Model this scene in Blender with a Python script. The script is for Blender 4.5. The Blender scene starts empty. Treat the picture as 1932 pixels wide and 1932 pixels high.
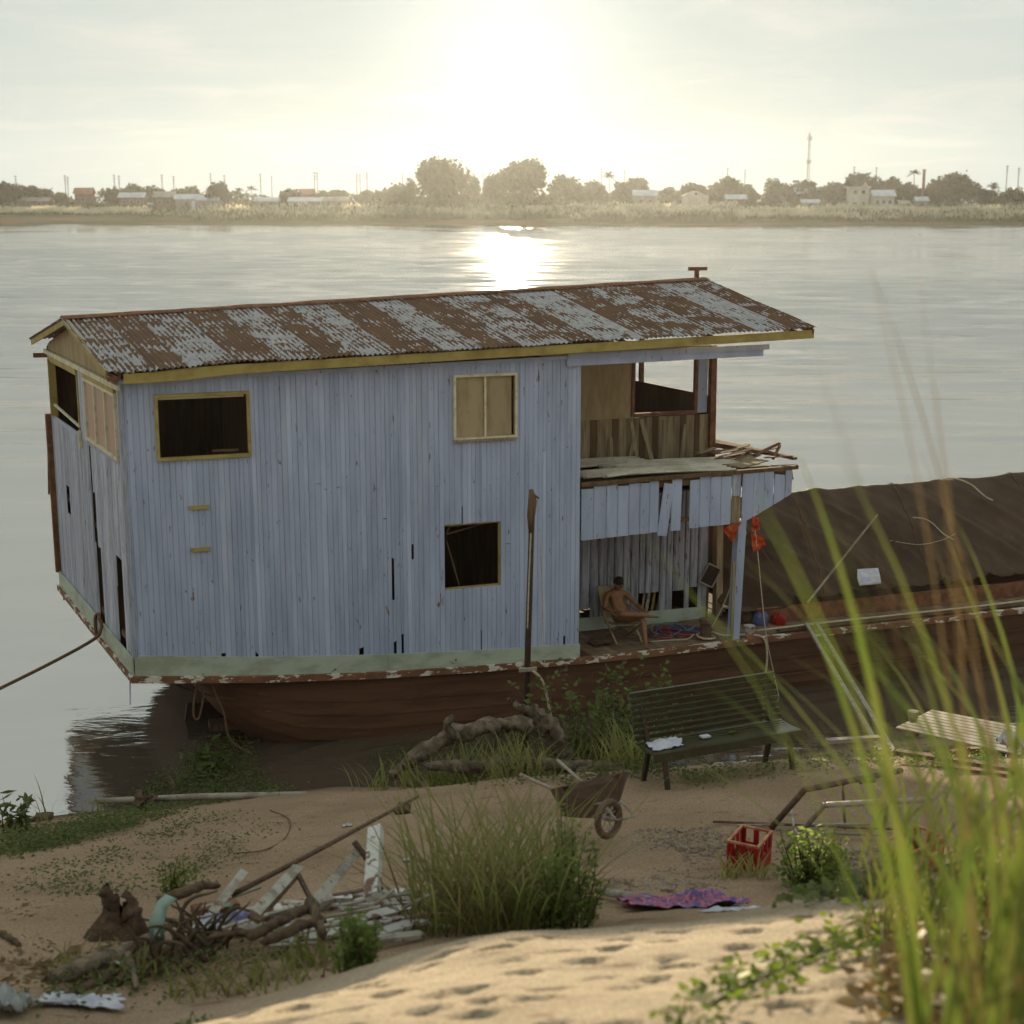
import bpy, bmesh, math, random
import numpy as np
from mathutils import Vector, Matrix, noise as mnoise

sc = bpy.context.scene
COL = sc.collection
R = math.radians

# ------------------------------------------------------------------ camera, sky, sun, exposure
CAM_Z = 9.0
PITCH = R(12.0)
FPX = 2760.0            # focal length in pixels of a 1932 px wide frame
cam_d = bpy.data.cameras.new('camera'); cam = bpy.data.objects.new('camera', cam_d); COL.objects.link(cam)
cam.location = (0, 0, CAM_Z); cam.rotation_euler = (math.pi/2 - PITCH, 0, 0)
cam_d.sensor_width = 56.0; cam_d.lens = 56.0*FPX/1932.0
cam_d.clip_start = 0.1; cam_d.clip_end = 20000
cam_d.dof.use_dof = True; cam_d.dof.focus_distance = 23.5; cam_d.dof.aperture_fstop = 2.8
cam_d.dof.aperture_blades = 0
sc.camera = cam

SUN_EL = 5.6
SUN_AZ = -0.05           # degrees east of +Y
world = bpy.data.worlds.new('World'); sc.world = world; world.use_nodes = True
def build_world():
    nt = world.node_tree; N = nt.nodes; L = nt.links; N.clear()
    out = N.new('ShaderNodeOutputWorld'); bg = N.new('ShaderNodeBackground'); L.new(bg.outputs[0], out.inputs[0])
    sky = N.new('ShaderNodeTexSky'); sky.sky_type = 'NISHITA'; sky.sun_disc = False
    sky.sun_elevation = R(SUN_EL); sky.sun_rotation = R(SUN_AZ)
    sky.air_density = 1.0; sky.dust_density = 1.0; sky.ozone_density = 1.5; sky.altitude = 150
    tc = N.new('ShaderNodeTexCoord')
    sep = N.new('ShaderNodeSeparateXYZ'); L.new(tc.outputs['Generated'], sep.inputs[0])
    def M(op, a, b=None, clamp=False):
        n = N.new('ShaderNodeMath'); n.operation = op; n.use_clamp = clamp
        for i, v in enumerate((a, b)):
            if v is None: continue
            if isinstance(v, (int, float)): n.inputs[i].default_value = v
            else: L.new(v, n.inputs[i])
        return n.outputs[0]
    zc = M('MAXIMUM', sep.outputs[2], 0.0)
    den = M('ADD', zc, 0.10)
    cx = M('DIVIDE', sep.outputs[0], den); cy = M('DIVIDE', sep.outputs[1], den)
    cmb = N.new('ShaderNodeCombineXYZ'); L.new(cx, cmb.inputs[0]); L.new(cy, cmb.inputs[1])
    def noise(scale, rot, sx, sy, det, dist, off):
        mp = N.new('ShaderNodeMapping'); mp.inputs['Rotation'].default_value[2] = R(rot)
        mp.inputs['Scale'].default_value = (sx, sy, 1); mp.inputs['Location'].default_value = (off, off*.7, 0)
        L.new(cmb.outputs[0], mp.inputs[0])
        n = N.new('ShaderNodeTexNoise'); n.inputs['Scale'].default_value = scale; n.inputs['Detail'].default_value = det
        n.inputs['Roughness'].default_value = .55; n.inputs['Distortion'].default_value = dist
        L.new(mp.outputs[0], n.inputs['Vector']); return n.outputs['Fac']
    def ramp(v, a, b):
        r = N.new('ShaderNodeMapRange'); r.interpolation_type = 'SMOOTHSTEP'
        r.inputs[1].default_value = a; r.inputs[2].default_value = b; L.new(v, r.inputs[0]); return r.outputs[0]
    c1 = ramp(noise(.95, 16, 1.0, .9, 9, 1.1, CLOUD_OFF), .48, .72)
    c2 = ramp(noise(1.7, -14, .5, 1.4, 9, .9, 7.3), .44, .74)
    cl = M('ADD', M('MULTIPLY', c1, .8), M('MULTIPLY', c2, .28), True)
    # forward lobe of thin cloud round the sun (ice cloud scatters forward)
    sd = N.new('ShaderNodeVectorMath'); sd.operation = 'DOT_PRODUCT'
    sd.inputs[1].default_value = (math.sin(R(SUN_AZ))*math.cos(R(SUN_EL)), math.cos(R(SUN_AZ))*math.cos(R(SUN_EL)), math.sin(R(SUN_EL)))
    L.new(tc.outputs['Generated'], sd.inputs[0])
    d = M('MAXIMUM', sd.outputs['Value'], 0.0)
    lobe_w = M('POWER', d, 26.0); lobe_n = M('POWER', d, 420.0)
    def rgb(c):
        n = N.new('ShaderNodeRGB'); n.outputs[0].default_value = (*c, 1); return n.outputs[0]
    def mixc(f, a, b, bt='MIX'):
        n = N.new('ShaderNodeMix'); n.data_type = 'RGBA'; n.blend_type = bt
        if isinstance(f, (int, float)): n.inputs['Factor'].default_value = f
        else: L.new(f, n.inputs['Factor'])
        L.new(a, n.inputs['A']); L.new(b, n.inputs['B']); return n.outputs['Result']
    def scale(c, f):
        n = N.new('ShaderNodeVectorMath'); n.operation = 'SCALE'; L.new(c, n.inputs[0])
        if isinstance(f, (int, float)): n.inputs['Scale'].default_value = f
        else: L.new(f, n.inputs['Scale'])
        return n.outputs[0]
    veil = mixc(VEIL, sky.outputs[0], rgb(VEIL_COL))           # thin even high veil
    lob = M('ADD', M('MULTIPLY', lobe_w, CL_W), M('MULTIPLY', lobe_n, CL_N))
    cb = M('ADD', lob, CL_B)
    ccol = scale(rgb((1.0, .96, .86)), cb)
    skyc = mixc(M('MULTIPLY', cl, .75), veil, ccol)
    halo = scale(rgb((1.0, .95, .82)), M('ADD', M('MULTIPLY', lobe_n, HALO_N), M('MULTIPLY', M('POWER', d, 90.0), HALO_W)))
    fin = mixc(1.0, skyc, halo, 'ADD')
    L.new(fin, bg.inputs[0]); bg.inputs[1].default_value = SKY_STR
CLOUD_OFF = 3.1
VEIL, VEIL_COL = .994, (4.2, 4.6, 4.3)
CL_W, CL_N, CL_B = .4, 1.6, 5.4
HALO_N, HALO_W = 2.0, .0
SKY_STR = 0.082
build_world()

sun_d = bpy.data.lights.new('sun', 'SUN'); sun = bpy.data.objects.new('sun', sun_d); COL.objects.link(sun)
sun_d.energy = 5.0; sun_d.angle = R(0.6); sun_d.color = (1.0, .80, .52)
sun.rotation_euler = (-(math.pi/2 - R(SUN_EL)), 0, -R(SUN_AZ)); sun.location = (0, 60, 30)

vs = sc.view_settings
vs.view_transform = 'Standard'; vs.look = 'None'; vs.gamma = 1.0; vs.use_curve_mapping = False; vs.exposure = 0.82
sc.render.engine = 'CYCLES'
cy = sc.cycles
cy.max_bounces = 6; cy.diffuse_bounces = 3; cy.glossy_bounces = 3; cy.transmission_bounces = 4; cy.transparent_max_bounces = 8
cy.volume_bounces = 1; cy.caustics_reflective = False; cy.caustics_refractive = False
cy.use_denoising = True; cy.sample_clamp_indirect = 6.0
try: cy.denoiser = 'OPENIMAGEDENOISE'
except Exception: pass

# ------------------------------------------------------------------ helpers
rnd = random.Random(7)
V = Vector
def tag(o, label=None, cat=None, group=None, kind=None):
    if label: o['label'] = label
    if cat: o['category'] = cat
    if group: o['group'] = group
    if kind: o['kind'] = kind
    return o
def empty(name, loc=(0,0,0), label=None, cat=None, group=None):
    o = bpy.data.objects.new(name, None); COL.objects.link(o); o.location = loc; o.empty_display_size = .2
    return tag(o, label, cat, group)
def org(o):
    v = V((0,0,0))
    while o is not None:
        v = v + o.location; o = o.parent
    return v
def finish(name, me, mat, parent, smooth):
    if mat is not None:
        for m in (mat if isinstance(mat, (list, tuple)) else [mat]): me.materials.append(m)
    if smooth: me.shade_smooth()
    o = bpy.data.objects.new(name, me); COL.objects.link(o)
    if parent is not None: o.parent = parent
    return o
class MB:
    """collects faces in world coordinates; build() makes one mesh object"""
    def __init__(s): s.v = []; s.f = []; s.m = []; s.mi = 0
    def add(s, vs, fs):
        b = len(s.v); s.v += [tuple(x) for x in vs]
        s.f += [tuple(i+b for i in f) for f in fs]; s.m += [s.mi]*len(fs)
        return s
    def box(s, c, ax, ay, az):
        c = V(c); ax = V(ax); ay = V(ay); az = V(az)
        vs = [c + ax*i + ay*j + az*k for k in (-.5,.5) for j in (-.5,.5) for i in (-.5,.5)]
        return s.add(vs, [(0,2,3,1),(4,5,7,6),(0,1,5,4),(2,6,7,3),(0,4,6,2),(1,3,7,5)])
    def bar(s, p, q, w, h, up=(0,0,1)):
        p = V(p); q = V(q); d = q-p; up = V(up)
        sd = d.cross(up)
        if sd.length < 1e-6: sd = d.cross(V((1,0,0)))
        sd.normalize(); u2 = sd.cross(d).normalized()
        return s.box((p+q)/2, d, sd*w, u2*h)
    def tube(s, pts, rad, n=8, cap=True):
        pts = [V(p) for p in pts]
        if isinstance(rad, (int, float)): rad = [rad]*len(pts)
        vs = []; fs = []; side = None
        for i, p in enumerate(pts):
            d = (pts[min(i+1, len(pts)-1)] - pts[max(i-1, 0)])
            if d.length < 1e-9: d = V((0,0,1))
            d.normalize()
            if side is None:
                side = d.cross(V((0,0,1)))
                if side.length < .05: side = d.cross(V((1,0,0)))
            side = (side - d*side.dot(d)).normalized(); up = d.cross(side)
            for k in range(n):
                a = 2*math.pi*k/n
                vs.append(p + (side*math.cos(a) + up*math.sin(a))*rad[i])
        for i in range(len(pts)-1):
            for k in range(n):
                fs.append((i*n+k, i*n+(k+1)%n, (i+1)*n+(k+1)%n, (i+1)*n+k))
        if cap:
            fs.append(tuple(range(n))[::-1]); fs.append(tuple(range((len(pts)-1)*n, len(pts)*n)))
        return s.add(vs, fs)
    def grid(s, rows):
        n = len(rows[0]); vs = [p for r in rows for p in r]
        return s.add(vs, [(i*n+j, i*n+j+1, (i+1)*n+j+1, (i+1)*n+j) for i in range(len(rows)-1) for j in range(n-1)])
    def sheet(s, rows, t):
        """a thickened grid: t is the thickness vector"""
        t = V(t); nr = len(rows); n = len(rows[0])
        top = [V(p) for r in rows for p in r]; bot = [p - t for p in top]; k = len(top)
        fs = []
        for i in range(nr-1):
            for j in range(n-1):
                q = (i*n+j, i*n+j+1, (i+1)*n+j+1, (i+1)*n+j)
                fs.append(q); fs.append(tuple(x+k for x in q[::-1]))
        edge = [j for j in range(n)] + [i*n+n-1 for i in range(1, nr)] + [(nr-1)*n+j for j in range(n-2, -1, -1)] + [i*n for i in range(nr-2, 0, -1)]
        for a, b in zip(edge, edge[1:]+edge[:1]): fs.append((b, a, a+k, b+k))
        return s.add(top+bot, fs)
    def build(s, name, mat, parent=None, smooth=False):
        o0 = org(parent) if parent is not None else V((0,0,0))
        me = bpy.data.meshes.new(name); me.from_pydata([(x-o0.x, y-o0.y, z-o0.z) for x, y, z in s.v], [], s.f); me.update()
        if any(s.m): me.polygons.foreach_set('material_index', s.m)
        return finish(name, me, mat, parent, smooth)
def solo(mb, name, mat, loc, label, cat, group=None, smooth=False, kind=None):
    """a thing that is one mesh, its origin at loc"""
    me = bpy.data.meshes.new(name); l = V(loc)
    me.from_pydata([(x-l.x, y-l.y, z-l.z) for x, y, z in mb.v], [], mb.f); me.update()
    if any(mb.m): me.polygons.foreach_set('material_index', mb.m)
    o = finish(name, me, mat, None, smooth); o.location = l
    return tag(o, label, cat, group, kind)
def npmesh(name, verts, quads, mats, parent=None, smooth=False, mi=None, tris=False):
    verts = np.asarray(verts, dtype=np.float32).reshape(-1, 3); q = np.asarray(quads, dtype=np.int32)
    k = q.shape[1]
    if parent is not None: verts = verts - np.array(org(parent), dtype=np.float32)
    me = bpy.data.meshes.new(name); me.vertices.add(len(verts)); me.vertices.foreach_set('co', verts.ravel())
    me.loops.add(q.size); me.loops.foreach_set('vertex_index', q.ravel())
    me.polygons.add(len(q)); me.polygons.foreach_set('loop_start', np.arange(0, q.size, k, dtype=np.int32))
    if mi is not None: me.polygons.foreach_set('material_index', np.asarray(mi, dtype=np.int32))
    me.update(calc_edges=True); me.validate()
    return finish(name, me, mats, parent, smooth)

# pixel of the 1932 px frame -> point in the place at a known distance / plane (used to carry measurements over)
cp, sp = math.cos(PITCH), math.sin(PITCH)
CAMV = V((0, 0, CAM_Z))
def ray(px, py):
    a, b = px-966.0, 966.0-py
    return V((a, FPX*cp + b*sp, -FPX*sp + b*cp))
def at(px, py, Y):
    d = ray(px, py); return CAMV + d*(Y/d.y)

# ------------------------------------------------------------------ materials
def mat(name, c1, c2=None, scale=(1,1,1), ns=4.0, lo=.45, hi=.6, det=6, rough=.8, bump=0.0, bscale=None, rand=0.0, hrand=0.0,
        metal=0.0, spec=.3, transl=0.0, c3=None, s3=30.0, lo3=.55, hi3=.7, sc3=(1,1,1), alpha=None, dist=0.0):
    m = bpy.data.materials.new(name); m.use_nodes = True; nt = m.node_tree; N = nt.nodes; L = nt.links
    b = N['Principled BSDF']; b.inputs['Roughness'].default_value = rough; b.inputs['Metallic'].default_value = metal
    b.inputs['Specular IOR Level'].default_value = spec
    g = N.new('ShaderNodeNewGeometry')
    def nz(ns, scale, det):
        mp = N.new('ShaderNodeMapping'); mp.inputs['Scale'].default_value = scale; L.new(g.outputs['Position'], mp.inputs[0])
        n = N.new('ShaderNodeTexNoise'); n.inputs['Scale'].default_value = ns; n.inputs['Detail'].default_value = det
        n.inputs['Roughness'].default_value = .62; n.inputs['Distortion'].default_value = dist
        L.new(mp.outputs[0], n.inputs['Vector']); return n.outputs['Fac']
    def mr(v, a, b2):
        r = N.new('ShaderNodeMapRange'); r.interpolation_type = 'SMOOTHSTEP'; r.inputs[1].default_value = a; r.inputs[2].default_value = b2
        L.new(v, r.inputs[0]); return r.outputs[0]
    def mix(f, a, b2, bt='MIX'):
        n = N.new('ShaderNodeMix'); n.data_type = 'RGBA'; n.blend_type = bt
        for k, v in (('Factor', f), ('A', a), ('B', b2)):
            if isinstance(v, (int, float)): n.inputs[k].default_value = v
            elif isinstance(v, tuple): n.inputs[k].default_value = (*v, 1)
            else: L.new(v, n.inputs[k])
        return n.outputs['Result']
    col = None
    if c2 is not None: col = mix(mr(nz(ns, scale, det), lo, hi), c1, c2)
    if c3 is not None: col = mix(mr(nz(s3, sc3, 5), lo3, hi3), col if col is not None else c1, c3)
    if rand or hrand:
        oi = N.new('ShaderNodeObjectInfo'); h = N.new('ShaderNodeHueSaturation')
        r = N.new('ShaderNodeMapRange'); r.inputs[3].default_value = 1-rand; r.inputs[4].default_value = 1+rand
        L.new(oi.outputs['Random'], r.inputs[0]); L.new(r.outputs[0], h.inputs['Value'])
        if hrand:
            m7 = N.new('ShaderNodeMath'); m7.operation = 'MULTIPLY'; m7.inputs[1].default_value = 7.31; L.new(oi.outputs['Random'], m7.inputs[0])
            fr = N.new('ShaderNodeMath'); fr.operation = 'FRACT'; L.new(m7.outputs[0], fr.inputs[0])
            r2 = N.new('ShaderNodeMapRange'); r2.inputs[3].default_value = .5-hrand; r2.inputs[4].default_value = .5+hrand
            L.new(fr.outputs[0], r2.inputs[0]); L.new(r2.outputs[0], h.inputs['Hue'])
        if col is None: h.inputs['Color'].default_value = (*c1, 1)
        else: L.new(col, h.inputs['Color'])
        col = h.outputs[0]
    if col is None: b.inputs['Base Color'].default_value = (*c1, 1)
    else: L.new(col, b.inputs['Base Color'])
    if bump:
        bp = N.new('ShaderNodeBump'); bp.inputs['Strength'].default_value = 1.0; bp.inputs['Distance'].default_value = bump
        L.new(nz(bscale or ns*4, scale, 6), bp.inputs['Height']); L.new(bp.outputs[0], b.inputs['Normal'])
    if transl:
        out = N['Material Output']; t = N.new('ShaderNodeBsdfTranslucent'); mx = N.new('ShaderNodeMixShader'); mx.inputs[0].default_value = transl
        if col is None: t.inputs[0].default_value = (*c1, 1)
        else: L.new(col, t.inputs[0])
        L.new(b.outputs[0], mx.inputs[1]); L.new(t.outputs[0], mx.inputs[2]); L.new(mx.outputs[0], out.inputs[0])
    return m

MT = {}
VG = (7.0, 7.0, .55)     # vertical wood grain stretch
MT['plank'] = mat('painted_plank', (.385,.445,.605), (.31,.365,.505), (2.2,2.2,.4), 1.6, .36, .66, rough=.75, bump=.003, bscale=5, rand=.055, hrand=.006,
                  c3=(.17,.11,.07), s3=3.3, lo3=.635, hi3=.69, sc3=(5,5,1.1))
MT['plank_stern'] = mat('painted_stern_plank', (.42,.46,.56), (.28,.30,.37), VG, 3.0, .38, .64, rough=.7, bump=.004, bscale=5, rand=.20,
                  c3=(.15,.09,.05), s3=3.0, lo3=.62, hi3=.70, sc3=(6,6,.7))
MT['plank_patch'] = mat('repainted_plank', (.42,.48,.63), (.335,.39,.53), (2.2,2.2,.4), 1.6, .36, .66, rough=.75, bump=.003, bscale=5, rand=.10)
MT['plank_raw'] = mat('bare_plank', (.34,.27,.17), (.22,.16,.09), VG, 3.0, .4, .62, rough=.85, bump=.004, bscale=5, rand=.22)
MT['mint'] = mat('mint_paint', (.41,.47,.39), (.30,.34,.27), (1,1,2), 2.0, .4, .65, rough=.6, c3=(.14,.09,.05), s3=3.5, lo3=.66, hi3=.70, sc3=(1,1,1.8))
MT['yellow'] = mat('yellow_paint', (.36,.29,.09), (.27,.20,.06), (1,1,1), 3.0, .4, .65, rough=.65, c3=(.20,.12,.05), s3=6, lo3=.64, hi3=.72)
MT['cream'] = mat('cream_paint', (.60,.57,.42), (.46,.42,.29), (2,2,2), 3.0, .45, .65, rough=.65, c3=(.18,.12,.07), s3=9, lo3=.64, hi3=.7)
MT['ply'] = mat('ply_panel', (.36,.29,.17), (.28,.21,.11), (2,2,.5), 3.0, .4, .65, rough=.8, rand=.10)
MT['pink_ply'] = mat('faded_pink_panel', (.48,.33,.24), (.40,.33,.28), VG, 1.6, .42, .6, rough=.8, rand=.1)
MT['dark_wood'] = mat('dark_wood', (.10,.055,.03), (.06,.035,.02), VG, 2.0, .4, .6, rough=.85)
MT['frame_wood'] = mat('frame_wood', (.16,.10,.055), (.10,.06,.03), VG, 2.0, .4, .6, rough=.85, rand=.15)
MT['red_wood'] = mat('red_brown_wood', (.21,.095,.05), (.13,.06,.032), (3,3,3), 2.0, .4, .6, rough=.85, rand=.15)
MT['hull'] = mat('rust_red_hull', (.120,.056,.028), (.080,.038,.019), (.5,.5,3), 1.4, .35, .65, rough=.6, bump=.01, bscale=4, c3=(.17,.09,.05), s3=5, lo3=.62, hi3=.75, sc3=(.4,.4,3))
MT['strake'] = mat('worn_strake', (.20,.095,.05), (.15,.07,.04), (1,1,1), 3, .4, .6, rough=.75, c3=(.58,.54,.46), s3=3.0, lo3=.535, hi3=.56, sc3=(1,1,2.5))
MT['deck'] = mat('deck_wood', (.20,.14,.09), (.14,.095,.06), (1,3,1), 3, .4, .6, rough=.85, rand=.2)
MT['tarp'] = mat('brown_tarpaulin', (.078,.048,.028), (.052,.032,.019), (1,1,1), 1.2, .35, .65, rough=.85, bump=.012, bscale=6)
MT['galv'] = mat('galvanised_sheet', (.52,.49,.40), (.38,.34,.26), (1,1,1), 2.0, .4, .62, rough=.5, c3=(.24,.13,.06), s3=5, lo3=.62, hi3=.72)
MT['black'] = mat('black_metal', (.03,.022,.018), (.05,.03,.02), (1,1,1), 8, .4, .6, rough=.6)
MT['rope'] = mat('brown_rope', (.16,.09,.05), (.10,.06,.035), (1,1,1), 30, .4, .6, rough=.95)
MT['rope_pale'] = mat('pale_rope', (.50,.42,.30), (.36,.30,.21), (1,1,1), 30, .4, .6, rough=.95)
MT['orange'] = mat('orange_cloth', (.50,.10,.025), (.38,.07,.018), (1,1,1), 8, .4, .6, rough=.8, transl=.25)
MT['white'] = mat('white_paint', (.38,.36,.32), (.22,.19,.155), (1,1,1), 6, .42, .62, rough=.7, c3=(.16,.11,.07), s3=9, lo3=.56, hi3=.64)
MT['white_flake'] = mat('flaking_white_paint', (.50,.50,.48), (.14,.08,.05), (1,1,1), 8, .52, .58, rough=.7, rand=.08)
MT['cloth_white'] = mat('white_cloth', (.62,.63,.70), (.50,.52,.62), (1,1,1), 9, .4, .6, rough=.85, transl=.2)
MT['plastic_blue'] = mat('blue_white_plastic', (.62,.65,.74), (.22,.22,.42), (1,1,1), 3, .5, .58, rough=.35, transl=.2)
MT['plastic_mint'] = mat('mint_plastic', (.36,.50,.45), (.28,.40,.35), (1,1,1), 5, .4, .6, rough=.4, transl=.2)
MT['plastic_clear'] = mat('grey_plastic_bag', (.50,.55,.56), (.36,.38,.36), (1,1,1), 7, .4, .6, rough=.3, transl=.35)
MT['plank_porch'] = mat('dirty_porch_plank', (.36,.385,.46), (.22,.22,.25), VG, 2.2, .40, .64, rough=.8, bump=.004, bscale=5, rand=.16, c3=(.15,.10,.06), s3=2.6, lo3=.58, hi3=.68, sc3=(5,5,.9))
MT['bench'] = mat('green_bench_paint', (.055,.060,.030), (.050,.038,.02), (1,1,1), 6, .4, .6, rough=.32, spec=.5, c3=(.11,.075,.045), s3=12, lo3=.62, hi3=.7)
MT['bench_iron'] = mat('bench_iron', (.03,.025,.018), (.06,.03,.018), (1,1,1), 9, .45, .6, rough=.6)
MT['rust'] = mat('rusty_steel', (.125,.08,.055), (.09,.055,.038), (1,1,1), 10, .4, .6, rough=.8, bump=.002, bscale=40)
MT['grey_pipe'] = mat('grey_steel', (.30,.26,.23), (.20,.15,.12), (1,1,1), 8, .45, .62, rough=.55, c3=(.2,.09,.05), s3=12, lo3=.62, hi3=.7)
MT['red_crate'] = mat('red_plastic', (.36,.018,.012), (.26,.014,.010), (1,1,1), 5, .4, .6, rough=.45, transl=.05)
MT['crate_rim'] = mat('faded_crate_rim', (.42,.22,.12), (.34,.10,.05), (1,1,1), 9, .4, .6, rough=.6)
MT['floral'] = mat('floral_cloth', (.34,.13,.20), (.12,.10,.24), (1,1,1), 13, .47, .53, rough=.9, c3=(.50,.20,.22), s3=19, lo3=.55, hi3=.60, dist=1.0)
MT['driftwood'] = mat('driftwood', (.22,.17,.125), (.10,.075,.052), (2,2,2), 4, .38, .62, rough=.9, bump=.03, bscale=22, rand=.15)
MT['rootwood'] = mat('dark_rotten_wood', (.15,.10,.062), (.075,.05,.032), (2,2,2), 4, .38, .62, rough=.95, bump=.035, bscale=22, rand=.15)
MT['bamboo'] = mat('weathered_bamboo', (.30,.27,.22), (.20,.17,.13), (1,1,1), 4, .4, .6, rough=.7)
MT['skin'] = mat('skin', (.25,.125,.06), (.20,.095,.045), (1,1,1), 9, .4, .6, rough=.55)
MT['hair'] = mat('black_hair', (.02,.014,.010), (.03,.02,.014), (1,1,1), 40, .4, .6, rough=.6)
MT['shorts'] = mat('brown_shorts', (.22,.13,.07), (.18,.10,.055), (1,1,1), 12, .4, .6, rough=.9)
MT['gravel'] = mat('grey_gravel', (.30,.25,.20), (.16,.12,.09), (1,1,1), 9, .4, .6, rough=.9)
MT['red_hose'] = mat('red_hose', (.26,.04,.03), rough=.5)
MT['blue_hose'] = mat('blue_hose', (.08,.09,.20), rough=.5)
MT['green_hose'] = mat('green_hose', (.10,.26,.20), rough=.5)
# leaves
def leaf(name, a, b, tr=.4, rand=.15, ns=2.0): return mat(name, a, b, (1,1,1), ns, .38, .62, rough=.6, rand=rand, transl=tr, spec=.25)
MT['grass'] = leaf('grass_blade', (.24,.275,.075), (.29,.265,.10), .6)
MT['grass_fg'] = leaf('tall_grass_blade', (.14,.205,.032), (.185,.20,.045), .42, ns=5.0)
MT['grass_dry'] = leaf('dry_grass_blade', (.20,.14,.06), (.14,.095,.04), .35)
MT['weed'] = leaf('weed_leaf', (.085,.115,.028), (.12,.14,.04), .42)
MT['shrub'] = leaf('shrub_leaf', (.20,.27,.065), (.13,.19,.045), .6, ns=6)
MT['bush'] = leaf('bush_leaf', (.135,.175,.045), (.085,.115,.03), .45, ns=5)
MT['vine'] = leaf('vine_leaf', (.17,.24,.03), (.09,.13,.025), .45, ns=5)
MT['tree'] = leaf('far_tree_leaf', (.052,.066,.020), (.034,.044,.014), .35, rand=.25, ns=.15)
MT['tree_dark'] = leaf('dark_far_tree_leaf', (.026,.026,.012), (.036,.032,.014), .25, rand=.2, ns=.15)
MT['reed'] = leaf('reed_leaf', (.085,.095,.030), (.12,.11,.04), .35, ns=.06)
MT['plume'] = mat('reed_plume', (.74,.70,.55), (.60,.56,.42), (1,1,1), .2, .4, .6, rough=.9, transl=.55)
MT['bark'] = mat('bark', (.10,.07,.045), (.06,.04,.028), (3,3,1), 3, .4, .6, rough=.95)

# ------------------------------------------------------------------ the near bank (sand), river, far bank
WATER_Z = -0.35
COLS = [(-30, [(-40,10.5),(0,7.4),(4,6.2),(6,5.4),(9,3.9),(14,2.0),(18,.5),(19.8,-.35),(32,-3)]),
        (-9,  [(-40,10.5),(0,7.4),(4,6.2),(6,5.4),(9,3.9),(14,2.1),(18,.7),(20.6,-.35),(32,-3)]),
        (-6,  [(-40,10.5),(0,7.4),(4,6.15),(6,5.4),(9,3.92),(14,2.2),(18,.9),(21.5,-.35),(32,-3)]),
        (-2.5,[(-40,10.5),(0,7.4),(3.5,6.15),(5,5.62),(5.9,5.27),(7.0,4.35),(9.2,3.7),(14,2.45),(18.5,1.18),(22.4,-.35),(32,-3)]),
        (0,   [(-40,10.5),(0,7.4),(5,5.96),(7.5,5.08),(8.6,4.25),(10,3.62),(13,2.8),(17.3,1.92),(20,.7),(22.6,-.35),(33,-3)]),
        (3,   [(-40,10.5),(0,7.5),(5,6.1),(9,4.70),(10,3.95),(11,3.35),(13,2.8),(17.6,2.0),(20,1.0),(23.2,-.35),(33,-3)]),
        (7,   [(-40,10.5),(0,7.6),(5,6.25),(9.8,4.45),(11,3.6),(13,3.0),(17.8,2.1),(20,1.4),(22.5,.4),(24.6,-.35),(33,-3)]),
        (30,  [(-40,10.5),(0,7.7),(5,6.3),(10.5,4.3),(12,3.5),(14,2.9),(18,2.1),(21,1.2),(25.5,-.35),(34,-3)])]
CX = [c[0] for c in COLS]
def _prof(c, Y): return np.interp(Y, [a for a, b in c], [b for a, b in c])
def zbase(X, Y):
    """height of the bank, smooth across columns"""
    X = np.asarray(X, float); Y = np.asarray(Y, float)
    H = np.zeros(np.broadcast(X, Y).shape)
    for dy, wt in ((-.5,.15),(-.22,.22),(0,.26),(.22,.22),(.5,.15)):
        zs = [_prof(c[1], Y+dy) for c in COLS]
        acc = zs[0]*np.ones_like(H)
        for i in range(len(CX)-1):
            t = np.clip((X-CX[i])/(CX[i+1]-CX[i]), 0, 1); t = t*t*(3-2*t)*.5 + t*.5
            acc = np.where(X > CX[i], zs[i]*(1-t) + zs[i+1]*t, acc)
        H += acc*wt
    return H
_gx = np.arange(-14, 14.01, .1); _gy = np.arange(0, 40.01, .1)
_GZ = zbase(*np.meshgrid(_gx, _gy)).tolist(); _NX, _NY = len(_gx), len(_gy)
def zg(x, y):
    fx = min(max((x+14)*10, 0), _NX-1.001); fy = min(max(y*10, 0), _NY-1.001); i = int(fx); j = int(fy); fx -= i; fy -= j
    a = _GZ[j]; b = _GZ[j+1]
    return (a[i]*(1-fx) + a[i+1]*fx)*(1-fy) + (b[i]*(1-fx) + b[i+1]*fx)*fy
def ground(px, py):
    """where the line of sight of a pixel meets the bank"""
    d = ray(px, py); d = d/d.y
    prev = 3.0; Y = 3.0
    while Y < 40:
        p = CAMV + d*Y
        if p.z < zg(p.x, p.y):
            lo, hi = prev, Y
            for _ in range(18):
                m = (lo+hi)/2; p = CAMV + d*m
                if p.z < zg(p.x, p.y): hi = m
                else: lo = m
            p = CAMV + d*hi; return V((p.x, p.y, zg(p.x, p.y)))
        prev = Y; Y += .12
    return CAMV + d*20
def gpt(x, y, dz=0.0): return V((x, y, zg(x, y)+dz))

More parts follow.
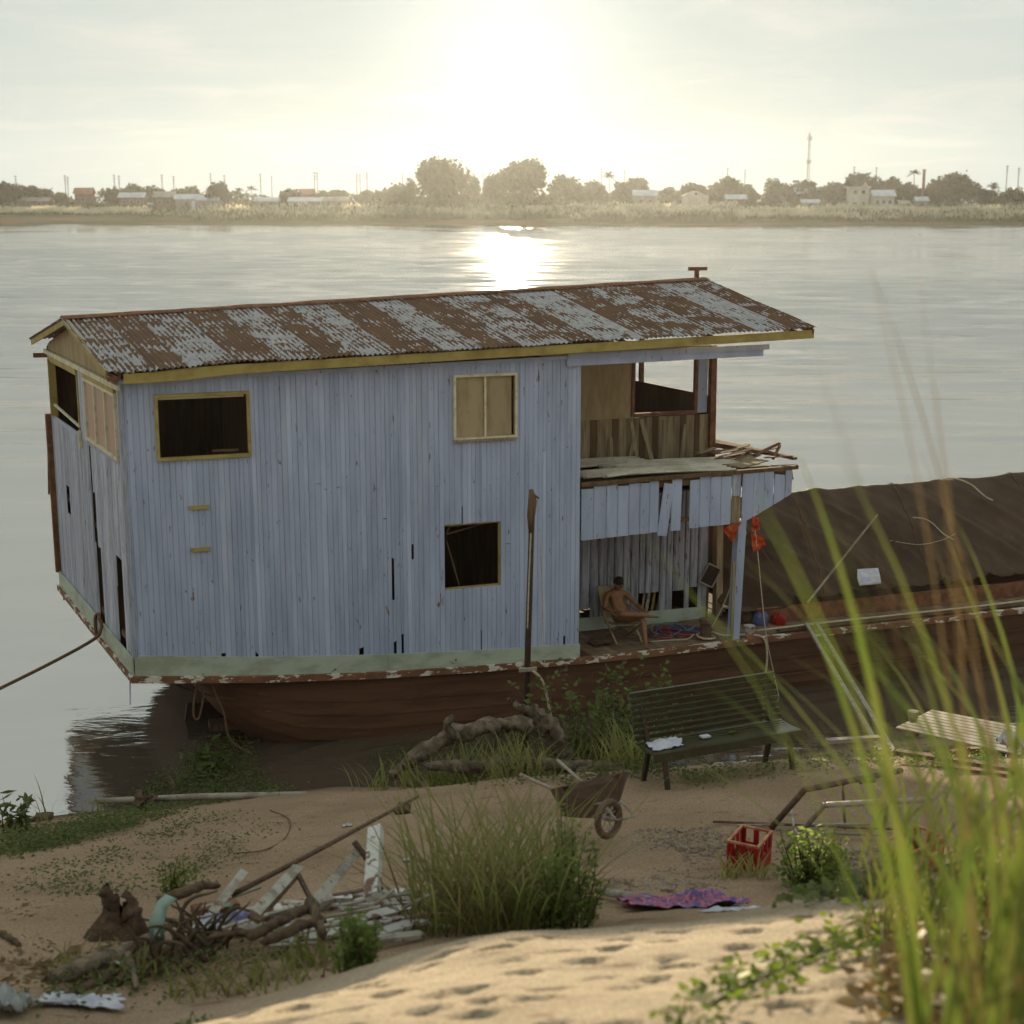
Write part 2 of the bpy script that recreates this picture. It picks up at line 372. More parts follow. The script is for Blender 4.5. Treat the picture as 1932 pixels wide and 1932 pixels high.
def vnoise(X, Y, s, seed=0.0):
    f = np.vectorize(lambda a, b: mnoise.noise((a*s+seed, b*s-seed*.7, seed)))
    return f(X, Y)
def axis_steps(segs):
    out = []
    for a, b, st in segs: out += list(np.arange(a, b, st))
    out.append(segs[-1][1]); return np.array(out)
def build_bank():
    xs = axis_steps([(-60,-14,2.0),(-14,-6.5,.30),(-6.5,-3.2,.12),(-3.2,4.6,.05),(4.6,9,.15),(9,16,.5),(16,60,2.5)])
    ys = axis_steps([(-40,-2,2.0),(-2,3.6,.25),(3.6,10.5,.045),(10.5,18,.10),(18,25,.14),(25,34,.6)])
    X, Y = np.meshgrid(xs, ys)
    Z = zbase(X, Y)
    Z = Z + .05*vnoise(X, Y, .45, 3.1) + .025*vnoise(X, Y, 1.3, 9.2)
    near = (X > -7) & (X < 9) & (Y > 3) & (Y < 24)
    det = np.zeros_like(Z); idx = np.where(near)
    det[idx] = .012*vnoise(X[idx], Y[idx], 4.0, 1.7) + .006*vnoise(X[idx], Y[idx], 9.0, 5.7)
    # long shallow wind and run-off ridges on the near slope, running along the crest
    sl = (Y < 10.2) & (Y > 3)& (X > -4) & (X < 6); ii = np.where(sl)
    det[ii] += .012*vnoise(X[ii]*.35 - Y[ii]*.1, Y[ii]*1.5 - X[ii]*.55, 2.2, 4.4)
    Z = Z + det
    # foot prints and scuffs: oval dents with a raised rim
    r2 = random.Random(21)
    def dent(cx, cy, ang, la, lb, dep):
        i0, i1 = np.searchsorted(xs, cx-.6), np.searchsorted(xs, cx+.6); j0, j1 = np.searchsorted(ys, cy-.6), np.searchsorted(ys, cy+.6)
        xx, yy = X[j0:j1, i0:i1]-cx, Y[j0:j1, i0:i1]-cy
        a = (xx*math.cos(ang)+yy*math.sin(ang))/la; b = (-xx*math.sin(ang)+yy*math.cos(ang))/lb
        q = np.sqrt(a*a+b*b)
        Z[j0:j1, i0:i1] += np.where(q < 1, -dep*(1-q*q), 0) + .16*dep*np.exp(-((q-1.15)/.22)**2)
    for a in range(-30, 34):
        for b in range(-22, 24):
            lx, ly = a*.36 + (b % 2)*.18 + r2.gauss(0,.06), b*.27 + r2.gauss(0,.05)
            cx = .5 + lx*.94 - ly*.34; cy = 6.6 + lx*.34 + ly*.94
            if -3.6 < cx < 4.6 and 4.2 < cy < 7.3 + .5*cx and r2.random() < .93:
                dent(cx, cy, r2.gauss(.30,.2), r2.uniform(.085,.145), r2.uniform(.045,.07), r2.uniform(.035,.07))
    for k in range(200):
        cx = r2.uniform(-6, 6); cy = r2.uniform(10, 19)
        dent(cx, cy, r2.uniform(0, 3), r2.uniform(.10,.16), r2.uniform(.07,.11), r2.uniform(.012,.035))
    n = len(xs); m = len(ys)
    v = np.stack([X, Y, Z], -1).reshape(-1, 3)
    j, i = np.meshgrid(np.arange(m-1), np.arange(n-1), indexing='ij')
    q = np.stack([j*n+i, j*n+i+1, (j+1)*n+i+1, (j+1)*n+i], -1).reshape(-1, 4)
    m_ = bpy.data.materials.new('river_sand'); m_.use_nodes = True; nt = m_.node_tree; N = nt.nodes; L = nt.links
    b = N['Principled BSDF']; b.inputs['Roughness'].default_value = .95; b.inputs['Specular IOR Level'].default_value = .15
    g = N.new('ShaderNodeNewGeometry')
    def nz(s, det=6, sc=(1,1,1)):
        mp = N.new('ShaderNodeMapping'); mp.inputs['Scale'].default_value = sc; L.new(g.outputs['Position'], mp.inputs[0])
        t = N.new('ShaderNodeTexNoise'); t.inputs['Scale'].default_value = s; t.inputs['Detail'].default_value = det; t.inputs['Roughness'].default_value = .6
        L.new(mp.outputs[0], t.inputs['Vector']); return t.outputs['Fac']
    def rp(v, a, b2, c1, c2):
        r = N.new('ShaderNodeValToRGB'); r.color_ramp.elements[0].position = a; r.color_ramp.elements[1].position = b2
        r.color_ramp.elements[0].color = (*c1, 1); r.color_ramp.elements[1].color = (*c2, 1); L.new(v, r.inputs[0]); return r.outputs[0]
    def mx(f, a, b2, bt='MIX'):
        k = N.new('ShaderNodeMix'); k.data_type = 'RGBA'; k.blend_type = bt
        if isinstance(f, float): k.inputs['Factor'].default_value = f
        else: L.new(f, k.inputs['Factor'])
        for s, w in (('A', a), ('B', b2)):
            if isinstance(w, tuple): k.inputs[s].default_value = (*w, 1)
            else: L.new(w, k.inputs[s])
        return k.outputs['Result']
    c = rp(nz(.7, 8), .35, .65, (.265,.185,.12), (.355,.26,.175))
    dry = N.new('ShaderNodeMapRange'); dry.inputs[1].default_value = 3.6; dry.inputs[2].default_value = 5.0       # paler sand up the bank: sunlight put into its colour
    sz_ = N.new('ShaderNodeSeparateXYZ'); L.new(g.outputs['Position'], sz_.inputs[0]); L.new(sz_.outputs[2], dry.inputs[0])
    c = mx(dry.outputs[0], c, rp(nz(1.1, 8), .35, .65, (.34,.28,.20), (.43,.36,.265)))
    c = mx(rp(nz(55, 3), .40, .62, (0,0,0), (1,1,1)), c, mx(1.0, c, (.62,.58,.54), 'MULTIPLY'))
    c = mx(rp(nz(2.4, 8, (1,2.2,1)), .60, .70, (0,0,0), (1,1,1)), c, (.16,.105,.06))      # leaf litter and mud stains
    # damp dark sand along the water line
    sp_ = N.new('ShaderNodeSeparateXYZ'); L.new(g.outputs['Position'], sp_.inputs[0])
    wet = N.new('ShaderNodeMapRange'); wet.inputs[1].default_value = .15; wet.inputs[2].default_value = -.2; L.new(sp_.outputs[2], wet.inputs[0])
    c = mx(wet.outputs[0], c, (.11,.075,.048))
    L.new(c, b.inputs['Base Color'])
    bp = N.new('ShaderNodeBump'); bp.inputs['Distance'].default_value = .012; L.new(nz(28, 8), bp.inputs['Height']); L.new(bp.outputs[0], b.inputs['Normal'])
    o = npmesh('sandy_bank', v, q, m_, None, True); tag(o, kind='structure')
build_bank()

def build_river():
    m_ = bpy.data.materials.new('river_water'); m_.use_nodes = True; nt = m_.node_tree; N = nt.nodes; L = nt.links
    b = N['Principled BSDF']; b.inputs['Base Color'].default_value = (.09,.075,.055,1); b.inputs['IOR'].default_value = 5.5
    b.inputs['Specular IOR Level'].default_value = .5
    g = N.new('ShaderNodeNewGeometry')
    def nz(s, sc, det=4, dist=0.0):
        mp = N.new('ShaderNodeMapping'); mp.inputs['Scale'].default_value = sc; L.new(g.outputs['Position'], mp.inputs[0])
        t = N.new('ShaderNodeTexNoise'); t.inputs['Scale'].default_value = s; t.inputs['Detail'].default_value = det; t.inputs['Distortion'].default_value = dist
        L.new(mp.outputs[0], t.inputs['Vector']); return t.outputs['Fac']
    def mr(v, a, b2, c, d):
        r = N.new('ShaderNodeMapRange'); r.inputs[1].default_value = a; r.inputs[2].default_value = b2; r.inputs[3].default_value = c; r.inputs[4].default_value = d
        r.interpolation_type = 'SMOOTHSTEP'; L.new(v, r.inputs[0]); return r.outputs[0]
    def ma(op, a, b2):
        k = N.new('ShaderNodeMath'); k.operation = op
        for i, w in enumerate((a, b2)):
            if isinstance(w, (int, float)): k.inputs[i].default_value = w
            else: L.new(w, k.inputs[i])
        return k.outputs[0]
    patch = mr(nz(.035, (.35,1,1), 5, .6), .50, .66, 0.0, 1.0)          # current boils and wind lanes
    rip = nz(1.1, (.6,1.3,1), 6, .4); fine = nz(5.0, (.6,1.5,1), 3, .2); swell = nz(.22, (.5,1.2,1), 4, .5)
    h = ma('ADD', ma('MULTIPLY', swell, .10), ma('ADD', ma('MULTIPLY', rip, ma('ADD', ma('MULTIPLY', patch, .10), .045)), ma('MULTIPLY', fine, .006)))
    bp = N.new('ShaderNodeBump'); bp.inputs['Strength'].default_value = .6; bp.inputs['Distance'].default_value = 1.0
    L.new(h, bp.inputs['Height']); L.new(bp.outputs[0], b.inputs['Normal'])
    sy = N.new('ShaderNodeSeparateXYZ'); L.new(g.outputs['Position'], sy.inputs[0])          # sheltered by the bank, windier mid-river
    wind = mr(sy.outputs[1], 24, 260, .06, .10)
    L.new(ma('ADD', ma('MULTIPLY', patch, .06), wind), b.inputs['Roughness'])
    # wave geometry: small wind waves, calmer in the lee of the near bank
    ys = [-5.0, 10, 18]; y = 20.0
    while y < 590: ys.append(y); y += .30 + .0011*y
    ys.append(640.0); ys = np.array(ys); tt = np.linspace(-1, 1, 150)
    half = np.where(ys < 600, 16 + .44*ys, 300)
    X = half[:,None]*tt[None,:]; X[:,0] = -2300; X[:,-1] = 2300; Y = np.repeat(ys[:,None], 150, 1)
    rng = np.random.default_rng(8); Z = np.zeros_like(X)
    for k in range(30):
        lam = math.exp(rng.uniform(math.log(1.6), math.log(11))); th = rng.normal(0,.32); kk = 2*math.pi/lam; am = .0105*lam**.9*rng.uniform(.6,1.3)/math.sqrt(3)
        fade = np.clip((lam/(.30+.0011*Y) - 2.2)/1.5, 0, 1)
        Z += fade*am*np.sin(kk*(math.sin(th)*X*.5 + math.cos(th)*Y) + rng.uniform(0,6.28))
    lee = .06 + .94*np.clip((Y-34)/110, 0, 1)**1.2; lee = np.where(Y > 588, 0, lee)
    pat = .75 + .5*np.sin(X*.013 + 1.0 + .9*np.sin(Y*.021))*np.sin(Y*.017 + .5)
    v = np.stack([X, Y, WATER_Z + Z*lee*pat], -1).reshape(-1, 3); m, n = X.shape
    j, i = np.meshgrid(np.arange(m-1), np.arange(n-1), indexing='ij')
    q = np.stack([j*n+i, j*n+i+1, (j+1)*n+i+1, (j+1)*n+i], -1).reshape(-1, 4)
    o = npmesh('river', v, q, m_, None, True); tag(o, kind='structure')
build_river()

FARP = [(584,-1.2),(589,-.2),(594,1.1),(603,2.9),(618,4.4),(645,6.0),(700,6.8),(820,7.2)]
def zfar(x, y): return float(np.interp(y, [a for a, b in FARP], [b for a, b in FARP]))
def far(px, py, Y): return at(px, py, Y)
def far_x(px, Y, z=7.0):
    fw = Y*cp - (z-CAM_Z)*sp; return (px-966.0)/FPX*fw
def build_far_bank():
    ys = axis_steps([(584,660,2.5),(660,820,20)]); xs = axis_steps([(-2300,-300,200),(-300,300,6),(300,2300,200)])
    X, Y = np.meshgrid(xs, ys); Z = np.interp(Y, [a for a, b in FARP], [b for a, b in FARP])
    Z = Z + np.where((Y < 700) & (Y > 596), .5*vnoise(X, Y, .05, 2.0) + .2*vnoise(X, Y, .2, 5.0), 0)
    n = len(xs); m = len(ys); v = np.stack([X, Y, Z], -1).reshape(-1, 3)
    j, i = np.meshgrid(np.arange(m-1), np.arange(n-1), indexing='ij')
    q = np.stack([j*n+i, j*n+i+1, (j+1)*n+i+1, (j+1)*n+i], -1).reshape(-1, 4)
    mt = mat('far_bank_soil', (.085,.085,.030), (.16,.10,.055), (.6,3,6), .06, .46, .60, rough=.95, c3=(.20,.12,.07), s3=.03, lo3=.56, hi3=.64, sc3=(.5,4,8))
    o = npmesh('far_bank', v, q, mt, None, True); tag(o, kind='structure')
build_far_bank()

# ------------------------------------------------------------------ the houseboat
BA, BB = R(19), R(27)
BU = V((math.cos(BA), math.sin(BA), 0)); BS = V((-math.sin(BB), math.cos(BB), 0))
BN = V((math.sin(BA), -math.cos(BA), 0))          # out of the long side, towards the bank
BE = V((-math.cos(BB), -math.sin(BB), 0))         # out of the stern
BO = V((-6.249, 23.163, 0))
def BT(u, w, z): return BO + BU*u + BS*w + V((0, 0, z))
boat = empty('houseboat', BO, 'old two-storey wooden houseboat with peeling pale blue planks and patchy corrugated roof', 'houseboat')
def dk(u): return float(np.interp(u, [-1,0,2,4,6,7.9,9.2,12.4,18,26], [1.4,1.30,1.09,.94,.85,.80,.79,.84,.86,1.25]))      # sheer line
def sk(u): return dk(u) + float(np.interp(u, [0,4,7.9], [.35,.31,.26]))                                                      # top of the green skirting
def plank_mesh(k, rib=False):
    r = random.Random(k); e = lambda s: r.uniform(-s, s)
    prof = [(0,-1),(0,-.38),(.10,0),(.90,0),(1,-.38),(1,-1)] if not rib else [(0,-1),(0,-.85),(.16,0),(.84,0),(1,-.85),(1,-1)]
    b0, b1, t0, t1 = e(.006), e(.006), e(.006), e(.006)
    vs = [(x, y, b0*(1-x)+b1*x) for x, y in prof] + [(x, y, 1+t0*(1-x)+t1*x) for x, y in prof]
    fs = [(i, (i+1) % 6, 6+(i+1) % 6, 6+i) for i in range(6)] + [(5,4,3,2,1,0), (6,7,8,9,10,11)]
    me = bpy.data.meshes.new('plank'); me.from_pydata(vs, [], fs); me.update(); return me
PLK = {}
def plank(parent, p, ax, out, w, h, mt, lean=0.0, proud=0.0, th=.022, name='plank'):
    """p: lower corner on the wall plane; ax: horizontal run; out: outward normal"""
    key = (mt.name, rnd.randrange(5))
    if key not in PLK:
        me = plank_mesh(key[1]*7+3, mt.name in ('painted_stern_plank', 'dirty_porch_plank')); me.materials.append(mt); PLK[key] = me
    o = bpy.data.objects.new(name, PLK[key]); COL.objects.link(o); o.parent = parent
    a = ax.normalized(); z = (V((0,0,1)) + a*lean).normalized(); a2 = (a - z*a.dot(z)).normalized(); n = a2.cross(z)
    if n.dot(out) < 0: n = -n
    m = Matrix((a2*w, n*th, z*h)).transposed().to_4x4(); m.translation = V(p) + out*proud - org(parent)
    o.matrix_basis = m
    return o
def cuts(u, spans):
    """free z spans at u after removing the openings"""
    segs = [spans]
    return segs
def plank_wall(parent, P, ax, out, a0, a1, zb, zt, wd, holes, mt, forced=(), split=.12, seed=1, alt=None, gap=.001):
    """vertical planks from a0 to a1 along ax; P(a,z) gives the point; holes: (a0,a1,z0,z1)"""
    r = random.Random(seed)
    edges = sorted(set([a0, a1] + [x for x in forced if a0 < x < a1] + [x for h in holes for x in h[:2] if a0 < x < a1]))
    bounds = [edges[0]]
    for e0, e1 in zip(edges, edges[1:]):
        n = max(1, round((e1-e0)/wd)); st = [1+r.uniform(-.18,.18) for _ in range(n)]; t = sum(st); acc = e0
        for s in st: acc += s/t*(e1-e0); bounds.append(acc)
    for b0, b1 in zip(bounds, bounds[1:]):
        if b1-b0 < .006: continue
        mid = (b0+b1)/2; segs = [(zb(mid) + (r.uniform(-.01,.015)), zt(mid))]
        for h in holes:
            if h[0]-1e-4 <= mid <= h[1]+1e-4:
                ns = []
                for s0, s1 in segs:
                    if h[3] <= s0 or h[2] >= s1: ns.append((s0, s1)); continue
                    if h[2] > s0: ns.append((s0, h[2]))
                    if h[3] < s1: ns.append((h[3], s1))
                segs = ns
        for s0, s1 in segs:
            if s1-s0 < .03: continue
            parts = [(s0, s1)]
            if s1-s0 > 1.6 and r.random() < split:
                c = s0 + (s1-s0)*r.uniform(.3,.7); parts = [(s0, c-.004), (c, s1)]
            for q0, q1 in parts:
                m2 = alt[0] if alt and r.random() < alt[1] else mt
                plank(parent, P(b0+gap/2, q0), ax, out, b1-b0-gap, q1-q0, m2, lean=r.gauss(0,.0003), proud=abs(r.gauss(0,.004)))

# ---- hull
def build_hull():
    W = 6.6; mb = MB(); rows = []
    us = [1.05,1.25,1.6,2.1,2.8,4,6,8,10,12,14,16,18,20,22,24,25.5,26.5]
    zb = [1.02,.62,.15,-.35,-.75,-.95,-1,-1,-1,-1,-1,-1,-1,-1,-.9,-.5,.2,.9]
    ins = [1.15,.75,.42,.20,.08,.03,.02,.02,.02,.02,.02,.02,.05,.2,.6,1.3,2.2,3.2]
    for u, b, i in zip(us, zb, ins):
        top = dk(u)-.06; prof = []
        n = 7
        for k in range(n):
            for t, lap in ((k/n, .022), ((k+.985)/n, 0.0)):
                z = top + (b-top)*t; prof.append((i + (.05 + .10*(t**1.5)) + .55*t**6 + lap, z))
        far_ = [(W-w, z) for w, z in prof]
        rows.append([BT(u, w, z) for w, z in prof] + [BT(u, w, z) for w, z in reversed(far_)])
    mb.grid(rows)
    n = len(rows[0]); mb.add(rows[0], [tuple(range(n))]); mb.add(rows[-1], [tuple(range(n-1, -1, -1))])
    h = mb.build('hull', MT['hull'], boat, False)
    # rubbing strake and gunwale along the near side, round the stern platform
    g = MB()
    pts = [(-.06, 6.66)] + [(-.06, -.06)]
    us2 = [-.06,2,4,6,7.9,9.2,12.4,15,18,20]
    for a, b in zip(us2, us2[1:]):
        p, q = BT(a, -.03, dk(a)-.055), BT(b, -.03, dk(b)-.055); g.bar(p, q, .10, .11)
    g.bar(BT(-.03, -.03, dk(0)-.055), BT(-.03, 6.65, dk(0)-.055), .10, .11)
    g.build('rubbing_strake', MT['strake'], h)
    # lower wale lines along the hull
    for k, zz in enumerate((.34, -.02)):
        g = MB(); us3 = [8.5,10,12,14,16,18,20]
        for a, b in zip(us3, us3[1:]):
            g.bar(BT(a, .075+.03*k, dk(a)-.5-.36*k), BT(b, .075+.03*k, dk(b)-.5-.36*k), .05, .05)
        g.build('wale', MT['hull'], h)
    # platform under the house and the open deck, boards running across
    r = random.Random(4); u = -.02
    dks = MB()
    for a, b in zip([0,2,4,6,7.9], [2,4,6,7.9,8.2]):
        dks.sheet([[BT(a, .0, dk(a)-.01), BT(a, 6.6, dk(a)-.01)], [BT(b, .0, dk(b)-.01), BT(b, 6.6, dk(b)-.01)]], (0,0,.08))
    dks.build('platform', MT['dark_wood'], h)
    u = 8.2
    while u < 20.2:
        wd = r.uniform(.17,.24); z = dk(u)-.015 + r.uniform(-.006,.006)
        d = MB(); w0 = .02; w1 = 6.5 if u < 12.6 else .75
        if u < 19.5: d.sheet([[BT(u+.004, w0, z), BT(u+.004, w1, z)], [BT(u+wd-.004, w0, z), BT(u+wd-.004, w1, z)]], (0,0,.04)); d.build('deck_board', MT['deck'], h)
        u += wd
    # rudder and its post under the stern
    d = MB()
    d.sheet([[BT(1.35,2.2,-.05), BT(2.3,2.2,-.05)], [BT(1.2,2.2,-.9), BT(2.3,2.2,-.9)]], BN*.08)
    d.tube([BT(2.3,2.2,1.2), BT(2.3,2.2,-.9)], .07)
    d.build('rudder', MT['black'], boat)
    d = MB(); d.bar(BT(1.45,1.1,-.10), BT(3.6,1.0,-.16), .35, .12); d.bar(BT(2.0,1.15,-.3), BT(2.05,1.1,.6), .16, .16); d.build('stern_timber', MT['dark_wood'], boat)
build_hull()

# ---- side wall
ZT = lambda u: 6.24 + .012*u
side = None
def build_side():
    global side
    mb = MB()
    for z in (2.1, 3.85, 4.75, 6.15):
        for a, b in ((.05,.5),(.5,2.1),(2.1,5.3),(5.3,6.75),(6.75,7.85)):
            if z == 2.1 and a == .05: a = .05
            mb.bar(BT(a, .075, max(z, sk(a)+.1)), BT(b, .075, max(z, sk(b)+.1)), .06, .09)
    for u in (.06, 1.0, 2.12, 3.2, 4.2, 5.28, 6.76, 7.82):
        if u == 1.0: mb.bar(BT(u, .1, sk(u)), BT(u, .1, 4.8), .08, .08, BU)
        else: mb.bar(BT(u, .1, dk(u)), BT(u, .1, ZT(u)), .08, .08, BU)
    side = mb.build('side_wall', MT['frame_wood'], boat)
    holes = [(.55,2.02,4.90,5.95), (5.55,6.67,4.97,6.08), (5.36,6.40,2.30,3.47),
             (4.405,4.45,2.2,2.97), (4.765,4.805,2.9,3.17), (5.68,5.70,3.47,3.79), (4.56,4.60,1.1,1.56), (1.43,1.50,1.3,1.56), (3.80,3.88,1.1,1.40),
             (4.42,4.47,1.1,1.45), (7.60,7.64,.9,1.22), (2.0,2.05,1.2,1.50), (6.02,6.04,1.0,1.5)]
    plank_wall(side, lambda a, z: BT(a, 0, z), BU, BN, 0.0, 7.9, lambda u: sk(u)-.03, ZT, .088, holes, MT['plank'], seed=11, split=.30, alt=(MT['plank_patch'], .22),
               forced=(.28,))
    # wider boards beside the stern window and the corner board
    plank(side, BT(-.035, 0, sk(0)-.05), BU, BN, .10, 4.58, MT['plank_stern'], proud=.024)
    # skirting
    mb = MB(); us = [-.02,1,2,3,4,5,6,7,7.9]
    rows = []
    for a, b in ((0,4.3),(4.305,7.92)):
        pts = np.linspace(a, b, 9); s = MB()
        s.sheet([[BT(x, -.012, dk(x)+.0) for x in pts], [BT(x, -.018, sk(x)) for x in pts]], BN*.035)
        s.build('skirting_board', MT['mint'], side)
    # flat trim band over the windows (short boards)
    # vents: two slats
    for z0, (a, b) in ((4.08, (1.0,1.32)), (3.37, (1.0,1.31))):
        s = MB(); s.box(BT((a+b)/2, -.028, z0), BU*(b-a), BN*.05, (0,0,.055)); s.build('vent_slat', MT['yellow'], side)
    # window frames
    def frame(a0, a1, z0, z1, t, mt, parent, w=-.02, d=.09, name='window'):
        s = MB()
        s.box(BT((a0+a1)/2, w, z1-t/2), BU*(a1-a0), BN*d, (0,0,t)); s.box(BT((a0+a1)/2, w, z0+t/2), BU*(a1-a0), BN*d, (0,0,t))
        s.box(BT(a0+t/2, w+.002, (z0+z1)/2), BU*t, BN*d, (0,0,z1-z0-2*t)); s.box(BT(a1-t/2, w+.002, (z0+z1)/2), BU*t, BN*d, (0,0,z1-z0-2*t))
        return s.build(name, mt, parent)
    f1 = frame(.53,2.05,4.885,5.965,.05, MT['yellow'], boat); f1['label'] = 'large dark open window with yellow frame'
    s = MB(); s.box(BT(1.29,.05,5.885), BU*1.38, BN*.03, (0,0,.035)); s.build('head_batten', MT['cream'], f1)
    s = MB(); s.bar(BT(1.5,.3,4.955), BT(1.9,.2,4.965), .1, .03); s.build('sill_board', MT['frame_wood'], f1)
    f2 = frame(5.53,6.69,4.955,6.095,.045, MT['cream'], boat); f2['label'] = 'closed window with two tan panels'
    for a, b in ((5.58,6.09),(6.13,6.60)):
        s = MB(); s.box(BT((a+b)/2,.01,5.525), BU*(b-a), BN*.02, (0,0,1.04)); s.build('shutter', MT['ply'], f2)
    s = MB(); s.box(BT(6.11,-.01,5.525), BU*.035, BN*.05, (0,0,1.04)); s.build('mullion', MT['cream'], f2)
    s = MB(); s.box(BT(6.665,-.045,5.52), BU*.05, BN*.03, (0,0,1.10)); s.box(BT(6.1,-.05,4.95), BU*1.16, BN*.04, (0,0,.04)); s.build('outer_trim', MT['plank_raw'], f2)
    f3 = frame(5.345,6.415,2.285,3.475,.035, MT['yellow'], boat, w=.06, d=.05); f3['label'] = 'dark lower window with a hanging broken sash'
    s = MB()
    pts = [BT(5.45,.12,3.28), BT(6.12,.30,3.36), BT(6.30,.18,3.43), BT(5.5,.1,3.42)]
    for p, q in zip(pts, pts[1:]+pts[:1]): s.bar(p, q, .03, .025)
    s.bar(BT(5.44,.1,3.15), BT(5.68,.14,2.34), .035, .02); s.build('broken_sash', MT['frame_wood'], f3)
build_side()

# ---- stern wall
def build_stern():
    W = 6.5; mb = MB(); ax = BS
    for z in (1.75, 3.3, 4.72, 6.1): mb.bar(BT(.075, .05, z), BT(.075, W-.05, z), .06, .09)
    for w in (.06, 1.3, 2.9, 4.4, W-.06): mb.bar(BT(.1, w, 1.3), BT(.1, w, 6.1 if w not in (1.3, 4.4) else 4.7), .08, .08, BS)
    st = mb.build('stern_wall', MT['frame_wood'], boat)
    holes = [(2.28,2.72,1.4,3.0), (2.50,2.80,3.0,3.95), (2.66,2.84,3.95,4.76), (.55,1.02,1.4,3.15), (5.0,5.35,3.05,3.62), (1.02,1.10,1.4,2.6)]
    plank_wall(st, lambda a, z: BT(0, a, z), BS, BE, 0.0, W, lambda w: 1.56, lambda w: 4.80, .17, holes, MT['plank_stern'], seed=5, split=.1, gap=.022)
    # loose narrow board in the gap
    plank(st, BT(0,2.86,3.92), BS, BE, .07, .86, MT['plank_stern'], lean=.03, proud=.02)
    # upper posts and blocks between the windows
    for a, b, z0, z1 in ((0,.26,4.80,6.06), (2.78,3.42,4.80,6.08), (6.15,6.5,4.80,6.08), (.26,2.78,4.78,4.88), (3.42,6.15,4.78,4.86)):
        n = max(1, round((b-a)/.22)) if z1-z0 > .5 else 1
        for k in range(n):
            c0, c1 = a+(b-a)*k/n, a+(b-a)*(k+1)/n
            plank(st, BT(0, c0+.003, z0), BS, BE, c1-c0-.006, z1-z0, MT['plank_stern'], proud=rnd.uniform(0,.01))
    # head trims over the windows
    s = MB(); s.bar(BT(-.03, -.08, 6.10), BT(-.03, 6.55, 6.10), .05, .08); s.build('head_trim', MT['cream'], st)
    for a, b in ((.26,2.78),(3.42,6.15)):
        s = MB(); s.bar(BT(-.02, a, 6.02), BT(-.02, b, 6.02), .06, .09); s.build('window_head', MT['yellow'], st)
    # green skirting
    s = MB(); s.sheet([[BT(-.012, -.02, 1.28), BT(-.012, 6.55, 1.28)], [BT(-.018, -.02, 1.62), BT(-.018, 6.55, 1.62)]], -BE*.03); s.build('skirting_board', MT['mint'], st)
    # window with three faded panels
    w = MB()
    for a in (.28, 1.06, 1.90, 2.72): w.bar(BT(-.02, a, 4.88), BT(-.02, a, 5.98), .05, .05, BS)
    w.bar(BT(-.025,.26,4.90), BT(-.025,2.76,4.90), .05, .05); w.bar(BT(-.025,.26,5.95), BT(-.025,2.76,5.95), .05, .05)
    wf = w.build('window', MT['cream'], boat); wf['label'] = 'stern window with three faded panels'
    for a, b in ((.31,1.03),(1.09,1.87),(1.93,2.69)):
        s = MB(); s.sheet([[BT(.005,a,4.92), BT(.005,b,4.92)], [BT(.005,a,5.93), BT(.005,b,5.93)]], -BE*.012); s.build('pane', MT['pink_ply'], wf)
    w = MB(); w.bar(BT(.0,3.46,4.86), BT(.0,3.46,5.98), .05, .05, BS); w.bar(BT(.0,6.08,4.86), BT(.0,6.08,5.98), .14, .05, BS); w.bar(BT(-.01,3.45,5.96), BT(-.01,6.1,5.96), .05, .05)
    wf = w.build('window', MT['yellow'], boat); wf['label'] = 'dark open stern window with a crossing bar'
    s = MB(); s.bar(BT(-.03,3.4,5.02), BT(-.03,5.8,5.12), .04, .04); s.build('cross_bar', MT['cream'], wf)
    s = MB(); s.bar(BT(-.04,3.35,4.95), BT(-.04,3.32,4.62), .05, .05, BS); s.build('latch', MT['cream'], wf)
    # rusty corner strip on the far edge and splinters
    s = MB(); s.bar(BT(-.05,6.53,1.6), BT(-.05,6.56,4.85), .10, .12, BS); s.build('corner_strip', MT['red_wood'], st)
    s = MB(); s.bar(BT(-.12,6.62,3.2), BT(-.05,6.58,4.8), .03, .05, BS); s.build('splinter', MT['red_wood'], st)
    s = MB(); s.bar(BT(-.06,.10,1.35), BT(-.10,.02,.80), .02, .03, BS); s.build('splinter', MT['plank_stern'], st)
    s = MB(); s.bar(BT(-.25,6.55,6.02), BT(.1,6.5,6.02), .07, .09); s.build('beam_end', MT['red_wood'], boat)
    # inside: far wall, floors, partition, so the windows look into a dark room
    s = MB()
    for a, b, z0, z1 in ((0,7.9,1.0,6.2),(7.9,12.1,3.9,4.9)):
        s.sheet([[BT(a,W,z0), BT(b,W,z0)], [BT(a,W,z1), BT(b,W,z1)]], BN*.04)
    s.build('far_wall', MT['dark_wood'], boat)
    s = MB(); s.sheet([[BT(.1,2.6,.9), BT(7.85,2.6,.9)], [BT(.1,2.6,3.8), BT(7.85,2.6,3.8)]], BN*.03); s.build('leak_blocker', MT['dark_wood'], boat)  # sheet added inside to block light leaking through the side wall slits
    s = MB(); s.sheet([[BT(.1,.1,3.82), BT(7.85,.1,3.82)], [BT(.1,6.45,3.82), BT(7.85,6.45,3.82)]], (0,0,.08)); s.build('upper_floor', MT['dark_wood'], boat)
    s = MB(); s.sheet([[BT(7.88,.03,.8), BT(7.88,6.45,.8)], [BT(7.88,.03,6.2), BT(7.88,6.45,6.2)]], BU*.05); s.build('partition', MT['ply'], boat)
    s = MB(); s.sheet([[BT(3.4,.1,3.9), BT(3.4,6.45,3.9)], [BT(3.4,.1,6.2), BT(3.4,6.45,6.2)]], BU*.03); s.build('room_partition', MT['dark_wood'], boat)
build_stern()

